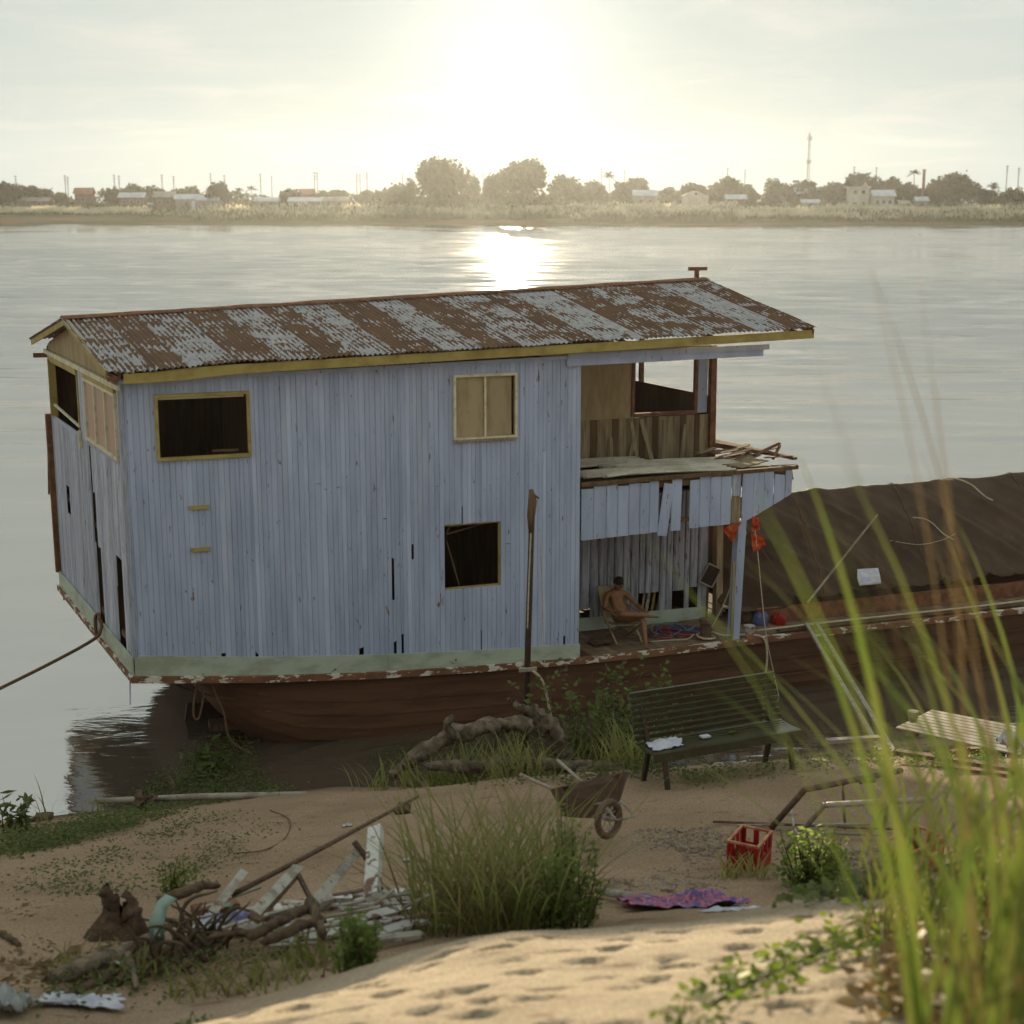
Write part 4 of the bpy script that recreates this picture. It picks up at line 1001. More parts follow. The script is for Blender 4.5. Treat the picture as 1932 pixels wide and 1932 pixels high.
FT = [ # px, top, width, Y, label, dark, airy
 (12,333,58,640,'feathery dark tree at the left edge of the far bank',True,False),
 (66,345,64,650,'low round-topped tree beside the leftmost tree of the far bank',True,False),
 (112,358,34,680,'small thin tree between the leftmost dome tree and the red roof',False,True),
 (216,351,48,655,'bushy tree to the right of the leftmost red roof on the far bank',False,False),
 (248,343,52,690,'pale rounded tree above the long grey roof at left on the far bank',False,False),
 (290,346,50,700,'broad low tree behind the open shed on the far bank',False,False),
 (330,349,46,700,'low spreading tree right behind the grey block house on the far bank',False,False),
 (358,344,34,690,'small round tree left of the jagged dark tree on the far bank',False,False),
 (411,334,50,630,'jagged dark tree standing alone above the far bank roofs',True,False),
 (545,347,44,640,'dark rounded tree left of the long red-roofed house on the far bank',True,False),
 (606,356,34,660,'small round tree under the twin poles on the far bank',False,False),
 (640,354,44,680,'low tree behind the long grey roof left of the big trees',False,False),
 (690,352,40,690,'small hazy tree below the three close poles',False,False),
 (722,353,46,660,'wide low tree left of the wispy tree on the far bank',False,False),
 (752,340,40,650,'wispy open tree just left of the two biggest trees',False,True),
 (776,324,22,650,'tall thin tree against the left flank of the biggest tree',False,True),
 (834,283,112,640,'left one of the two huge trees below the sun',False,False),
 (897,322,26,655,'small open tree in the gap between the two huge trees',False,True),
 (930,316,56,650,'rounded tree on the left shoulder of the right huge tree',False,False),
 (986,281,98,640,'right one of the two huge trees below the sun, with lacy top',False,False),
 (1066,322,68,650,'large dome tree right of the two huge trees',False,False),
 (1118,334,58,650,'spreading tree between the large dome tree and a palm',False,False),
 (1172,338,44,660,'low tree right of the palm by the pale blue-roofed house',False,False),
 (1200,331,56,670,'uneven tree behind the pale blue-roofed house on the far bank',False,False),
 (1262,346,40,660,'small tree between the blue roof and the gabled house',False,False),
 (1306,341,64,660,'broad low tree behind the gabled house on the far bank',False,False),
 (1368,324,74,650,'big rounded tree below the pair of poles right of centre',False,False),
 (1412,338,40,660,'small tree at the right foot of the big rounded tree',False,False),
 (1459,322,30,650,'tall sparse tree with a tufted top left of the radio mast',False,True),
 (1474,338,58,640,'dense dark tree under the sparse tufted tree',True,False),
 (1520,332,68,650,'wide dark tree at the foot of the radio mast',True,False),
 (1574,333,54,655,'uneven dark tree just right of the radio mast',True,False),
 (1624,316,76,665,'tall full dark tree behind the white two-storey house',True,False),
 (1668,334,40,660,'dark tree in the gap right of the tallest dark tree at right',True,False),
 (1690,318,38,650,'lacy tree left of the lone tall palm at right',False,True),
 (1712,335,56,660,'low dark tree under the lone tall palm at right',True,False),
 (1770,330,50,655,'dark tree beside the brick chimney on the far bank',True,False),
 (1806,315,86,640,'large ragged dark tree right of the brick chimney',True,False),
 (1862,352,46,650,'low dark bush-like tree near the right end of the far bank',True,False),
 (1914,352,56,630,'dark tree at the right edge of the far bank',True,False)]
for k, (px, pt, wp, Y, lb, dk_, ai) in enumerate(FT):
    far_tree(px, pt, wp, Y, lb, dk_, ai, n=int(900 + wp*26), seed=k*13+5, lobes=8+wp//12)

def palm(px, ptop, Y, label, seed):
    rng = random.Random(seed); top = at(px, ptop, Y); base = V((top.x+rng.uniform(-1,1), Y, zfar(0, Y)-.2)); root = empty('palm_tree', base, label, 'palm', 'palms on the far bank')
    cr = V((top.x, Y, top.z-1.6)); t = MB(); t.tube([base, (base+cr)/2+V((.3,0,0)), cr], [.28,.2,.16], 6); t.build('trunk', MT['bark'], root, True)
    f = MB()
    for k in range(17):
        a = k*2.4+rng.random(); el = rng.uniform(-.25,1.1); ln = rng.uniform(3.0,4.2); prev = None
        for j in range(6):
            s = j/5; r_ = ln*s; z = math.sin(el)*r_ - .42*r_*r_*.30; p = cr + V((math.cos(a)*math.cos(el)*r_, math.sin(a)*math.cos(el)*r_, z)); w = .55*math.sin(math.pi*min(1, s*.9+.12))
            sd = V((-math.sin(a), math.cos(a), 0))*w
            cur = (p + sd - V((0,0,w*.5)), p, p - sd - V((0,0,w*.5)))
            if prev: f.add([prev[0],prev[1],cur[1],cur[0],prev[2],cur[2]], [(0,1,2,3),(1,4,5,2)])
            prev = cur
    f.build('crown', MT['tree_dark'], root)
for k, (px, pt, Y, lb) in enumerate([(474,349,640,'palm right of the jagged dark tree on the far bank'),(449,353,650,'shorter palm next to the jagged dark tree on the far bank'),
        (1149,322,645,'palm rising above the trees right of the two huge trees'),(1725,319,640,'lone tall palm left of the brick chimney'),(1875,343,640,'low drooping palm near the right end of the far bank')]):
    palm(px, pt, Y, lb, k+3)

# ---- far houses: measured as pixel spans at a distance, built as boxes with roofs, windows, doors
MT['house_grey'] = mat('grey_block_wall', (.30,.28,.26), (.22,.20,.18), (1,1,1), .5, .4, .6, rough=.9)
MT['house_white'] = mat('off_white_wall', (.50,.47,.42), (.40,.37,.32), (1,1,1), .5, .4, .6, rough=.9)
MT['house_brown'] = mat('brown_board_wall', (.16,.10,.07), (.11,.07,.05), (1,1,1), .5, .4, .6, rough=.9)
MT['tin_blue'] = mat('blue_grey_tin_roof', (.42,.47,.54), (.32,.35,.40), (1,1,1), .5, .4, .6, rough=.45)
MT['tin_grey'] = mat('grey_tin_roof', (.28,.26,.25), (.20,.17,.15), (1,1,1), .5, .4, .6, rough=.5)
MT['tile_red'] = mat('red_tile_roof', (.25,.09,.05), (.18,.07,.04), (1,1,1), .5, .4, .6, rough=.85)
MT['tile_tan'] = mat('tan_roof', (.34,.26,.16), (.26,.19,.11), (1,1,1), .5, .4, .6, rough=.85)
MT['dark_glass'] = mat('dark_window_glass', (.03,.03,.035), rough=.15, spec=.5)
MT['bright_door'] = mat('pale_blue_door', (.60,.66,.74), rough=.5)
def house(px0, px1, ptop, pbot, Y, label, wall, roof, kind='shed', nwin=2, door=None, storeys=1):
    a = at(px0, pbot, Y); b = at(px1, pbot, Y); zt = at((px0+px1)/2, ptop, Y).z; zb = min(zfar(0, Y), a.z)-.3; x0, x1 = a.x, b.x; W = x1-x0; D = max(4.0, W*.6)
    name = 'house' if kind != 'shed' else 'shed'
    root = empty(name, ((x0+x1)/2, Y+D/2, zb), label, 'house' if kind != 'shed' else 'shed', 'houses on the far bank'); cx = (x0+x1)/2
    rh = (zt-zb)*.28 if kind != 'flat' else .35
    zw = zt-rh; m = MB(); m.box((cx, Y+D/2, (zb+zw)/2), (W*.94,0,0), (0,D,0), (0,0,zw-zb)); m.build('wall', MT[wall], root)
    m = MB(); o = .5
    if kind == 'gable_front':
        pr = [(x0-.3, zw-.1), (cx, zt), (x1+.3, zw-.1)]
        m.sheet([[V((x, Y-.6, z)) for x, z in pr], [V((x, Y+D+.5, z)) for x, z in pr]], (0,0,.12))
        g = MB(); g.add([(x0+.2,Y,zw),(x1-.2,Y,zw),(cx,Y,zt-.1),(x0+.2,Y+.15,zw),(x1-.2,Y+.15,zw),(cx,Y+.15,zt-.1)], [(0,1,2),(5,4,3),(0,3,4,1),(1,4,5,2),(2,5,3,0)]); g.build('gable', MT[wall], root)
        rg = MB(); n = 14; c = V((cx, Y-.05, zw+(zt-zw)*.35)); rr = (zt-zw)*.2
        rg.add([c + V((math.cos(k*2*math.pi/n)*rr, 0, math.sin(k*2*math.pi/n)*rr)) for k in range(n)], [tuple(range(n))]); rg.build('round_vent', MT['dark_glass'], root)
    elif kind == 'flat':
        m.box((cx, Y+D/2, zt-rh/2), (W+.8,0,0), (0,D+1.2,0), (0,0,rh))
    else:
        pr = [(Y-.8, zw-.05), (Y+D/2, zt), (Y+D+.6, zw-.05)]
        m.sheet([[V((x0-.4, y, z)) for y, z in pr], [V((x1+.4, y, z)) for y, z in pr]], (0,0,.12))
    m.build('roof', MT[roof], root)
    for s in range(storeys):
        hz = zb + .3 + (zw-zb)*(s+.55)/storeys; hh = min(1.3, (zw-zb)/storeys*.42)
        for k in range(nwin):
            x = x0 + W*(k+.8)/(nwin+.6); f = MB(); w_ = min(1.3, W/(nwin+1)*.5)
            f.box((x, Y-.03, hz), (w_+.2,0,0), (0,.10,0), (0,0,hh+.2)); fr = f.build('window', MT['house_white'] if wall != 'house_white' else MT['house_grey'], root)
            f = MB(); f.box((x, Y-.06, hz), (w_,0,0), (0,.10,0), (0,0,hh)); f.build('pane', MT['dark_glass'], fr)
    if door is not None:
        x = x0 + W*door; f = MB(); f.box((x, Y-.05, zb+(zw-zb)*.47), (1.6,0,0), (0,.12,0), (0,0,(zw-zb)*.75)); f.build('door', MT['bright_door'], root)
    return root
house(140,174,354,374,650,'leftmost red-roofed house of the far bank','house_brown','tile_red','house',1)
house(36,92,372,388,640,'low dark shed half hidden below the leftmost dome tree','house_brown','tin_grey','shed',2)
house(224,272,363,380,640,'long grey tin-roofed house at left of the far bank','house_brown','tin_blue','house',3)
house(290,329,361,386,632,'open-fronted shed with brown tin roof on the far bank','house_brown','tin_grey','shed',2)
house(330,374,366,388,628,'grey block house with a pale blue door on the far bank','house_grey','tin_blue','house',1,.8)
house(372,413,369,388,626,'small grey house with blue tin roof below the jagged tree','house_grey','tin_blue','house',2)
house(480,524,372,386,632,'low tin-roofed shed right of the palms at left','house_grey','tin_blue','shed',2)
house(565,592,356,370,655,'red-roofed house right of the dark rounded tree','house_brown','tile_red','house',1)
house(544,606,372,388,630,'long low house with grey-blue roof below the red-roofed one','house_grey','tin_blue','house',3)
house(604,656,371,386,634,'low house with weathered grey roof left of the big trees','house_grey','tin_grey','house',2)
house(1196,1240,358,374,640,'pale blue-roofed house right of the huge trees','house_grey','tin_blue','house',2)
house(1288,1338,359,378,635,'gabled house with a round vent on the far bank','house_white','tin_grey','gable_front',0)
house(1370,1408,367,380,638,'flat tin-roofed shed under the big rounded tree','house_brown','tin_blue','shed',1)
house(1496,1523,354,368,645,'small shed with bright tin roof at the foot of the mast','house_brown','tin_blue','shed',1)
house(1512,1545,376,388,632,'low grey shed below the radio mast trees','house_grey','tin_blue','shed',1)
house(1600,1640,352,390,630,'white two-storey flat-roofed house on the far bank','house_white','tin_blue','flat',2,None,2)
house(1646,1688,358,390,626,'stepped white house with tin roof right of the two-storey one','house_white','tin_blue','house',3)
house(1664,1718,351,366,660,'tan-roofed long house behind the stepped white house','house_brown','tile_tan','house',2)
house(1728,1751,371,388,630,'small shed with bright tin roof below the brick chimney','house_grey','tin_blue','shed',1)
house(1696,1716,378,392,628,'tiny grey hut between the white houses and the small shed','house_grey','tin_grey','shed',1)
def far_small():
    # little spire roof behind the two-storey house
    c = at(1633, 343, 642); r_ = empty('spire_roof_pavilion', (c.x, 642, zfar(0,642)), 'small pavilion with pointed spire roof behind the two-storey house', 'pavilion')
    m = MB(); b = zfar(0,642)-.2; h = c.z
    m.box((c.x, 642, (b+h-3)/2), (3.2,0,0), (0,3.2,0), (0,0,h-3-b)); m.build('wall', MT['house_white'], r_)
    m = MB(); pts = [(c.x-2.4,639.6,h-3),(c.x+2.4,639.6,h-3),(c.x+2.4,644.4,h-3),(c.x-2.4,644.4,h-3),(c.x-.7,641.3,h-1.4),(c.x+.7,641.3,h-1.4),(c.x+.7,642.7,h-1.4),(c.x-.7,642.7,h-1.4),(c.x,642,h)]
    m.add(pts, [(0,1,5,4),(1,2,6,5),(2,3,7,6),(3,0,4,7),(4,5,8),(5,6,8),(6,7,8),(7,4,8),(3,2,1,0)]); m.build('spire_roof', MT['tile_tan'], r_)
    # brick chimney
    c = at(1744, 320, 650); m = MB(); b = zfar(0,650)-.2
    m.tube([(c.x,650,b),(c.x,650,c.z)], [.75,.6], 10); m.tube([(c.x,650,c.z-.5),(c.x,650,c.z+.1)], [.75,.75], 10)
    solo(m, 'chimney_stack', MT['tile_red'], (c.x,650,b), 'brick chimney stack standing among the dark trees at right', 'chimney')
    # radio mast: lattice of three legs
    t = at(1528, 247, 660); b = zfar(0,660)-.2; r_ = empty('radio_mast', (t.x,660,b), 'tall thin radio mast rising above the right trees', 'mast')
    m = MB(); rad = lambda z: .9 - .55*(z-b)/(t.z-b)
    L3 = []
    for k in range(3):
        a = k*2*math.pi/3; L3.append(a); m.tube([(t.x+math.cos(a)*rad(b), 660+math.sin(a)*rad(b), b), (t.x+math.cos(a)*rad(t.z), 660+math.sin(a)*rad(t.z), t.z-1)], .09, 4)
    m.build('legs', MT['grey_pipe'], r_); m = MB(); z = b
    while z < t.z-2:
        for k in range(3):
            p = V((t.x+math.cos(L3[k])*rad(z), 660+math.sin(L3[k])*rad(z), z)); q = V((t.x+math.cos(L3[(k+1)%3])*rad(z+1.5), 660+math.sin(L3[(k+1)%3])*rad(z+1.5), z+1.5)); m.tube([p,q], .05, 3)
        z += 1.5
    m.build('lattice', MT['grey_pipe'], r_)
    for dz in (3.2, 13):
        m = MB()
        for k in range(4):
            a = k*1.57; m.box((t.x+math.cos(a)*.9, 660+math.sin(a)*.9, t.z-dz), (.3,0,0), (0,.3,0), (0,0,1.8))
        m.build('antenna_panels', MT['house_white'], r_)
    m = MB(); m.tube([(t.x,660,t.z-1.5),(t.x,660,t.z)], .06, 5); m.build('top_rod', MT['grey_pipe'], r_)
far_small()
def pole(px, pt, Y, label):
    t = at(px, pt, Y); b = zfar(0, Y)-.2; r_ = empty('utility_pole', (t.x, Y, b), label, 'pole', 'utility poles of the far bank')
    m = MB(); m.tube([(t.x,Y,b),(t.x,Y,t.z)], [.22,.14], 6); m.build('shaft', MT['bark'], r_)
    m = MB()
    for k, dz in enumerate((.5, 1.7, 2.9)): m.box((t.x, Y, t.z-dz), (1.5-.25*k,0,0), (0,.14,0), (0,0,.14))
    m.build('cross_arms', MT['bark'], r_)
PO = ['leftmost pole','left one of the second pair of poles','right one of the second pair of poles','left one of the third pair of poles','right one of the third pair of poles','first pole left of the jagged dark tree','second pole left of the jagged dark tree',
      'pole rising behind the jagged dark tree','pole just right of the jagged dark tree','left pole above the palms at left','right pole above the palms at left','left twin pole left of the wispy tree','right twin pole left of the wispy tree',
      'first of the three close poles','second of the three close poles','third of the three close poles','short pole above the wispy tree','pole between the two huge trees','pole above the spreading tree right of the sun','pole right of the palm at centre right',
      'left pole above the big rounded tree','right pole above the big rounded tree','pole behind the tallest dark tree at right','pole right of the tallest dark tree at right','left one of the two tall poles at the right edge','rightmost tall pole']
for (px, pt, Y), lb in zip([(29,331,640),(122,330,640),(127,333,650),(215,329,640),(224,331,650),(305,329,640),(327,332,650),(397,326,655),(423,330,650),(491,327,640),(512,331,650),(593,324,640),(598,325,650),
        (673,327,640),(679,328,655),(692,324,640),(759,327,650),(911,322,660),(1135,317,660),(1179,321,660),(1373,316,660),(1406,320,660),(1612,314,680),(1654,315,680),(1901,312,625),(1923,316,625)], PO):
    pole(px, pt, Y, lb + ' on the far bank')

# ---- undergrowth and reeds: nobody could count these
def build_reeds():
    rng = np.random.default_rng(77)
    def blades(px0, px1, y0, y1, n, h0, h1, w, name, label, mt, plume=None):
        X = rng.uniform(far_x(px0, 600), far_x(px1, 600), n); Y = rng.uniform(y0, y1, n); Z = np.interp(Y, [a for a, b in FARP], [b for a, b in FARP])
        hm = np.array([.65+.45*mnoise.noise((x*.06, y*.1, px0)) for x, y in zip(X, Y)])
        Hh = rng.uniform(h0, h1, n)*np.clip(hm, .25, 1.2); lean = rng.normal(0,.18,(n,2))*Hh[:,None]; a = rng.uniform(0,math.pi,n); wx, wy = np.cos(a)*w, np.sin(a)*w*.3
        base = np.stack([X,Y,Z-.1],1); tip = base + np.stack([lean[:,0], lean[:,1], Hh],1); mid = (base+tip)/2; s = np.stack([wx,wy,0*wx],1)
        v = np.stack([base-s*.6, base+s*.6, mid+s, tip, mid-s],1).reshape(-1,3); k = np.arange(n)*5
        q = np.stack([k, k+1, k+2, k+3, k+4], 1); o = npmesh(name, v, q, MT[mt]); tag(o, label, 'reeds' if plume else 'undergrowth', None, 'stuff')
        if plume:
            keep = rng.random(n) < plume; P = tip[keep]; m = len(P); hh = rng.uniform(.8,1.5,m); ln = rng.normal(0,.3,(m,2)); ww = .16
            top = P + np.stack([ln[:,0], ln[:,1], hh],1); md = P + (top-P)*.45; sx = np.stack([np.full(m,ww), np.zeros(m), np.zeros(m)],1); sy = sx[:,[1,0,2]]
            V_ = []; Q = []
            for kk, s_ in enumerate((sx, sy)):
                V_.append(np.stack([P-[0,0,.3], md+s_, top, md-s_],1).reshape(-1,3)); Q.append(np.arange(m*4).reshape(m,4)+kk*m*4)
            o = npmesh('reed_plumes', np.concatenate(V_), np.concatenate(Q), MT['plume']); tag(o, label.replace('reeds','white plumes of the reeds'), 'plumes', None, 'stuff')
    blades(-60,265,606,622,3200,1.0,2.4,.22,'reed_bed','low reeds along the left end of the far bank','reed',.85)
    blades(265,370,600,618,1400,.5,1.4,.22,'reed_bed','short grassy reeds left of the tall reed clumps','reed',.05)
    blades(365,720,594,625,4200,1.6,4.0,.22,'reed_bed','clumped tall reeds below the jagged tree on the far bank','reed',.22)
    blades(720,1080,597,622,6500,2.0,3.6,.22,'reed_bed','low grass under the huge trees at the water','reed',.16)
    blades(1075,1400,592,618,5200,3.0,5.2,.24,'reed_bed','tall dense reed bed right of the sun','reed',.34)
    blades(1390,1620,595,618,3000,1.6,3.0,.24,'reed_bed','lower reeds below the radio mast','reed',.7)
    blades(1560,2000,592,620,5600,2.4,4.4,.24,'reed_bed','tall reed bed at the right end of the far bank','reed',.45)
    # scrub between the houses
    n = 15000; X = np.where(rng.random(n) < .35, rng.uniform(-54,38,n), rng.uniform(-260,260,n)); Y = rng.uniform(622,690,n); Z = np.interp(Y, [a for a, b in FARP], [b for a, b in FARP])
    hh = np.array([max(0,.9+1.6*mnoise.noise((x*.035, y*.03, 5)))*2.1 for x, y in zip(X, Y)])
    hh = np.where(np.abs(X+8) < 46, np.maximum(hh, 2.0)+2.6, hh)
    P = np.stack([X, Y, Z + rng.uniform(0,1,n)*hh],1); v, q = leaf_quads(P, .85, rng); o = npmesh('scrub', v, q, MT['tree']); tag(o, 'green scrub growing between the houses of the far bank', 'scrub', None, 'stuff')
    n = 9000; X = rng.uniform(-420,420,n); Y = rng.uniform(705,760,n); Z = np.full(n, 6.9)
    hh = np.array([max(0,1.0+1.2*mnoise.noise((x*.03, 2.0, 9)))*6.0 for x in X]); P = np.stack([X, Y, Z + rng.uniform(0,1,n)**.8*hh],1); v, q = leaf_quads(P, 1.3, rng)
    o = npmesh('far_wood', v, q, MT['tree']); tag(o, 'hazy wood behind the far bank village', 'wood', None, 'stuff')
build_reeds()

# ------------------------------------------------------------------ things on the boat
def curve_pts(pts, n=8):
    """Catmull-Rom through the points"""
    P = [V(p) for p in pts]; P = [P[0]*2-P[1]] + P + [P[-1]*2-P[-2]]; out = []
    for i in range(1, len(P)-2):
        for k in range(n):
            t = k/n; a, b, c, d = P[i-1], P[i], P[i+1], P[i+2]
            out.append(.5*((2*b) + (c-a)*t + (2*a-5*b+4*c-d)*t*t + (3*b-a-3*c+d)*t**3))
    out.append(P[-2]); return out
def rope(name, pts, r, mt, label, cat='rope', n=8, sides=6, group=None):
    m = MB(); c = curve_pts(pts, n); m.tube(c, r, sides); return solo(m, name, MT[mt], c[0], label, cat, group, smooth=True)

def build_person():
    dz = dk(9.2)-.015
    seat_c = BT(9.25, .80, dz)
    # folding chair: bamboo-coloured frame, cloth seat and back
    ch = empty('folding_chair', seat_c, 'low folding chair with pale frame on the porch deck', 'chair')
    def X(a, b, z): return BT(9.25+a, .80+b, dz+z)
    for s in (-.26, .26):
        m = MB(); m.bar(X(s,-.22,0), X(s,.22,.40), .025, .035, BU); m.build('leg', MT['plank_raw'], ch)
        m = MB(); m.bar(X(s*.94,.30,0), X(s*.94,-.24,.38), .025, .035, BU); m.build('leg', MT['plank_raw'], ch)
        m = MB(); m.bar(X(s,.18,.30), X(s,.52,.98), .025, .035, BU); m.build('back_post', MT['plank_raw'], ch)
        m = MB(); m.bar(X(s,-.24,.56), X(s,.34,.60), .05, .025, V((0,0,1))); m.build('armrest', MT['plank_raw'], ch)
    m = MB(); m.sheet([[X(-.25,-.24,.39), X(0,-.24,.36), X(.25,-.24,.39)], [X(-.25,0,.34), X(0,0,.29), X(.25,0,.34)], [X(-.25,.22,.34), X(0,.24,.30), X(.25,.22,.34)]], (0,0,.01)); m.build('seat', MT['ply'], ch)
    m = MB(); m.sheet([[X(-.26,.24,.40), X(0,.28,.40), X(.26,.24,.40)], [X(-.26,.38,.70), X(0,.43,.70), X(.26,.38,.70)], [X(-.26,.51,.97), X(0,.54,.95), X(.26,.51,.97)]], BN*-.012); m.build('backrest', MT['ply'], ch)
    # the person: one continuous skinned body
    root = empty('person', X(0,-.1,0), 'bare-chested dark-haired person lounging in a folding chair with one ankle on the knee', 'person')
    o0 = org(root)
    vs = []; es = []; rs = []
    def nd(p, r, par=None, r2=None):
        vs.append(V(p)-o0); rs.append((r, r2 or r)); i = len(vs)-1
        if par is not None: es.append((par, i))
        return i
    pel = nd(X(.0,.10,.46), .135, None, .115)
    ab = nd(X(-.0,.18,.60), .130, pel, .105); chst = nd(X(-.01,.27,.76), .150, ab, .110); up = nd(X(-.01,.30,.86), .125, chst, .095)
    nk = nd(X(.0,.29,.94), .052, up); hb = nd(X(.01,.26,.99), .075, nk); hd = nd(X(.02,.235,1.06), .092, hb, .098); ht = nd(X(.02,.24,1.125), .080, hd)
    def arm(sx, el, wr, hand, fd):
        sh = nd(X(sx*.19,.30,.84), .062, up); e = nd(el, .043, sh); e2 = nd((V(el)+V(wr))/2, .041, e); w = nd(wr, .028, e2); h = nd(hand, .036, w, .022)
        d = V(fd).normalized(); side_ = d.cross(V((0,0,1)))
        side_ = side_.normalized() if side_.length > .01 else BU.copy()
        for k, (off, ln) in enumerate(((-.030,.062),(-.010,.075),(.010,.070),(.028,.055))):
            f1 = nd(V(hand)+d*.045+side_*off, .0095, h); nd(V(hand)+d*(.045+ln*.6)+side_*off+V((0,0,-.012)), .008, f1)
        t1 = nd(V(hand)+side_*-.045+d*.01, .011, h); nd(V(hand)+side_*-.060+d*.04+V((0,0,-.01)), .009, t1)
    arm(-1, X(-.31,.16,.62), X(-.24,-.06,.60), X(-.20,-.13,.61), BS*-1)
    arm(1, X(.33,.10,.64), X(.30,-.16,.62), X(.30,-.23,.60), BS*-1 + BU*.2)
    # supporting leg: down to the deck edge
    hr = nd(X(.10,.06,.44), .105, pel); tr_ = nd(X(.16,-.17,.48), .082, hr); kr = nd(X(.17,-.40,.50), .060, tr_); cr_ = nd(X(.15,-.47,.34), .056, kr); ar = nd(X(.12,-.60,.08), .033, cr_)
    hl = nd(X(.12,-.60,.03), .030, ar); ft = nd(X(.12,-.70,.028), .034, hl, .022); nd(X(.12,-.77,.022), .030, ft, .015)
    # crossed leg: knee out to the left, shin across, ankle on the other knee
    hl2 = nd(X(-.10,.06,.45), .105, pel); tl = nd(X(-.20,-.12,.54), .080, hl2); kl = nd(X(-.22,-.32,.62), .060, tl); cl = nd(X(-.06,-.40,.62), .055, kl); al = nd(X(.20,-.47,.585), .034, cl)
    h2 = nd(X(.245,-.48,.575), .032, al); f2 = nd(X(.33,-.52,.57), .034, h2, .022); nd(X(.40,-.55,.565), .028, f2, .015)
    me = bpy.data.meshes.new('body'); me.from_pydata([tuple(v) for v in vs], es, []); me.update()
    ob = bpy.data.objects.new('body', me); COL.objects.link(ob); ob.parent = root; me.materials.append(MT['skin'])
    sm = ob.modifiers.new('skin', 'SKIN'); sm.use_smooth_shade = True
    sl = me.skin_vertices[0].data
    for i, r_ in enumerate(rs): sl[i].radius = r_
    sl[0].use_root = True
    ss = ob.modifiers.new('subsurf', 'SUBSURF'); ss.levels = 2; ss.render_levels = 2
    # face: nose, ears, eyes, mouth, and hair cap
    hc = X(.02,.235,1.06); fwd = -BS + BU*.15; fwd.z = -.25; fwd.normalize(); rt = fwd.cross(V((0,0,1))).normalized(); upv = rt.cross(fwd)
    m = MB(); m.tube([hc+fwd*.085+upv*.025, hc+fwd*.108-upv*.01, hc+fwd*.092-upv*.022], [.007,.014,.010], 6); m.build('nose', MT['skin'], root, True)
    for s in (-1,1):
        m = MB(); m.tube([hc+rt*s*.085-upv*.03, hc+rt*s*.098, hc+rt*s*.09+upv*.03], [.008,.016,.008], 6); m.build('ear', MT['skin'], root, True)
        m = MB(); m.tube([hc+fwd*.086+rt*s*.022+upv*.018, hc+fwd*.086+rt*s*.046+upv*.018], .007, 5); m.build('eye', MT['hair'], root, True)
    m = MB(); m.tube([hc+fwd*.085+rt*-.026-upv*.052, hc+fwd*.092-upv*.050, hc+fwd*.085+rt*.026-upv*.052], .006, 5); m.build('mouth', MT['red_wood'], root, True)
    m = MB(); rows = []; c0 = hc + upv*.035 - fwd*.012
    for j in range(9):
        th = math.pi*.60*j/8; row = []
        for i in range(17):
            ph = 2*math.pi*i/16; q = rt*math.cos(ph)*math.sin(th) + fwd*math.sin(ph)*math.sin(th)*1.05 + upv*math.cos(th)
            k = .108 + .006*mnoise.noise(q*6)
            if math.sin(ph) > .3 and th > 1.15: k = .090
            row.append(c0 + q*k)
        rows.append(row)
    m.grid(rows); m.build('hair', MT['hair'], root, True)
    # short trousers round hips and thighs
    vs.clear(); es.clear(); rs.clear()
    p0 = nd(X(.0,.11,.455), .145, None, .128); nd(X(-.0,.17,.56), .140, p0, .115)
    a1 = nd(X(.10,.06,.44), .116, p0); nd(X(.15,-.13,.475), .098, a1); b1 = nd(X(-.10,.06,.45), .116, p0); nd(X(-.185,-.09,.53), .098, b1)
    me = bpy.data.meshes.new('shorts'); me.from_pydata([tuple(v) for v in vs], es, []); me.update(); ob = bpy.data.objects.new('shorts', me); COL.objects.link(ob); ob.parent = root; me.materials.append(MT['shorts'])
    sm = ob.modifiers.new('skin', 'SKIN'); sm.use_smooth_shade = True
    for i, r_ in enumerate(rs): me.skin_vertices[0].data[i].radius = r_
    me.skin_vertices[0].data[0].use_root = True; ss = ob.modifiers.new('subsurf', 'SUBSURF'); ss.levels = 1; ss.render_levels = 2
build_person()

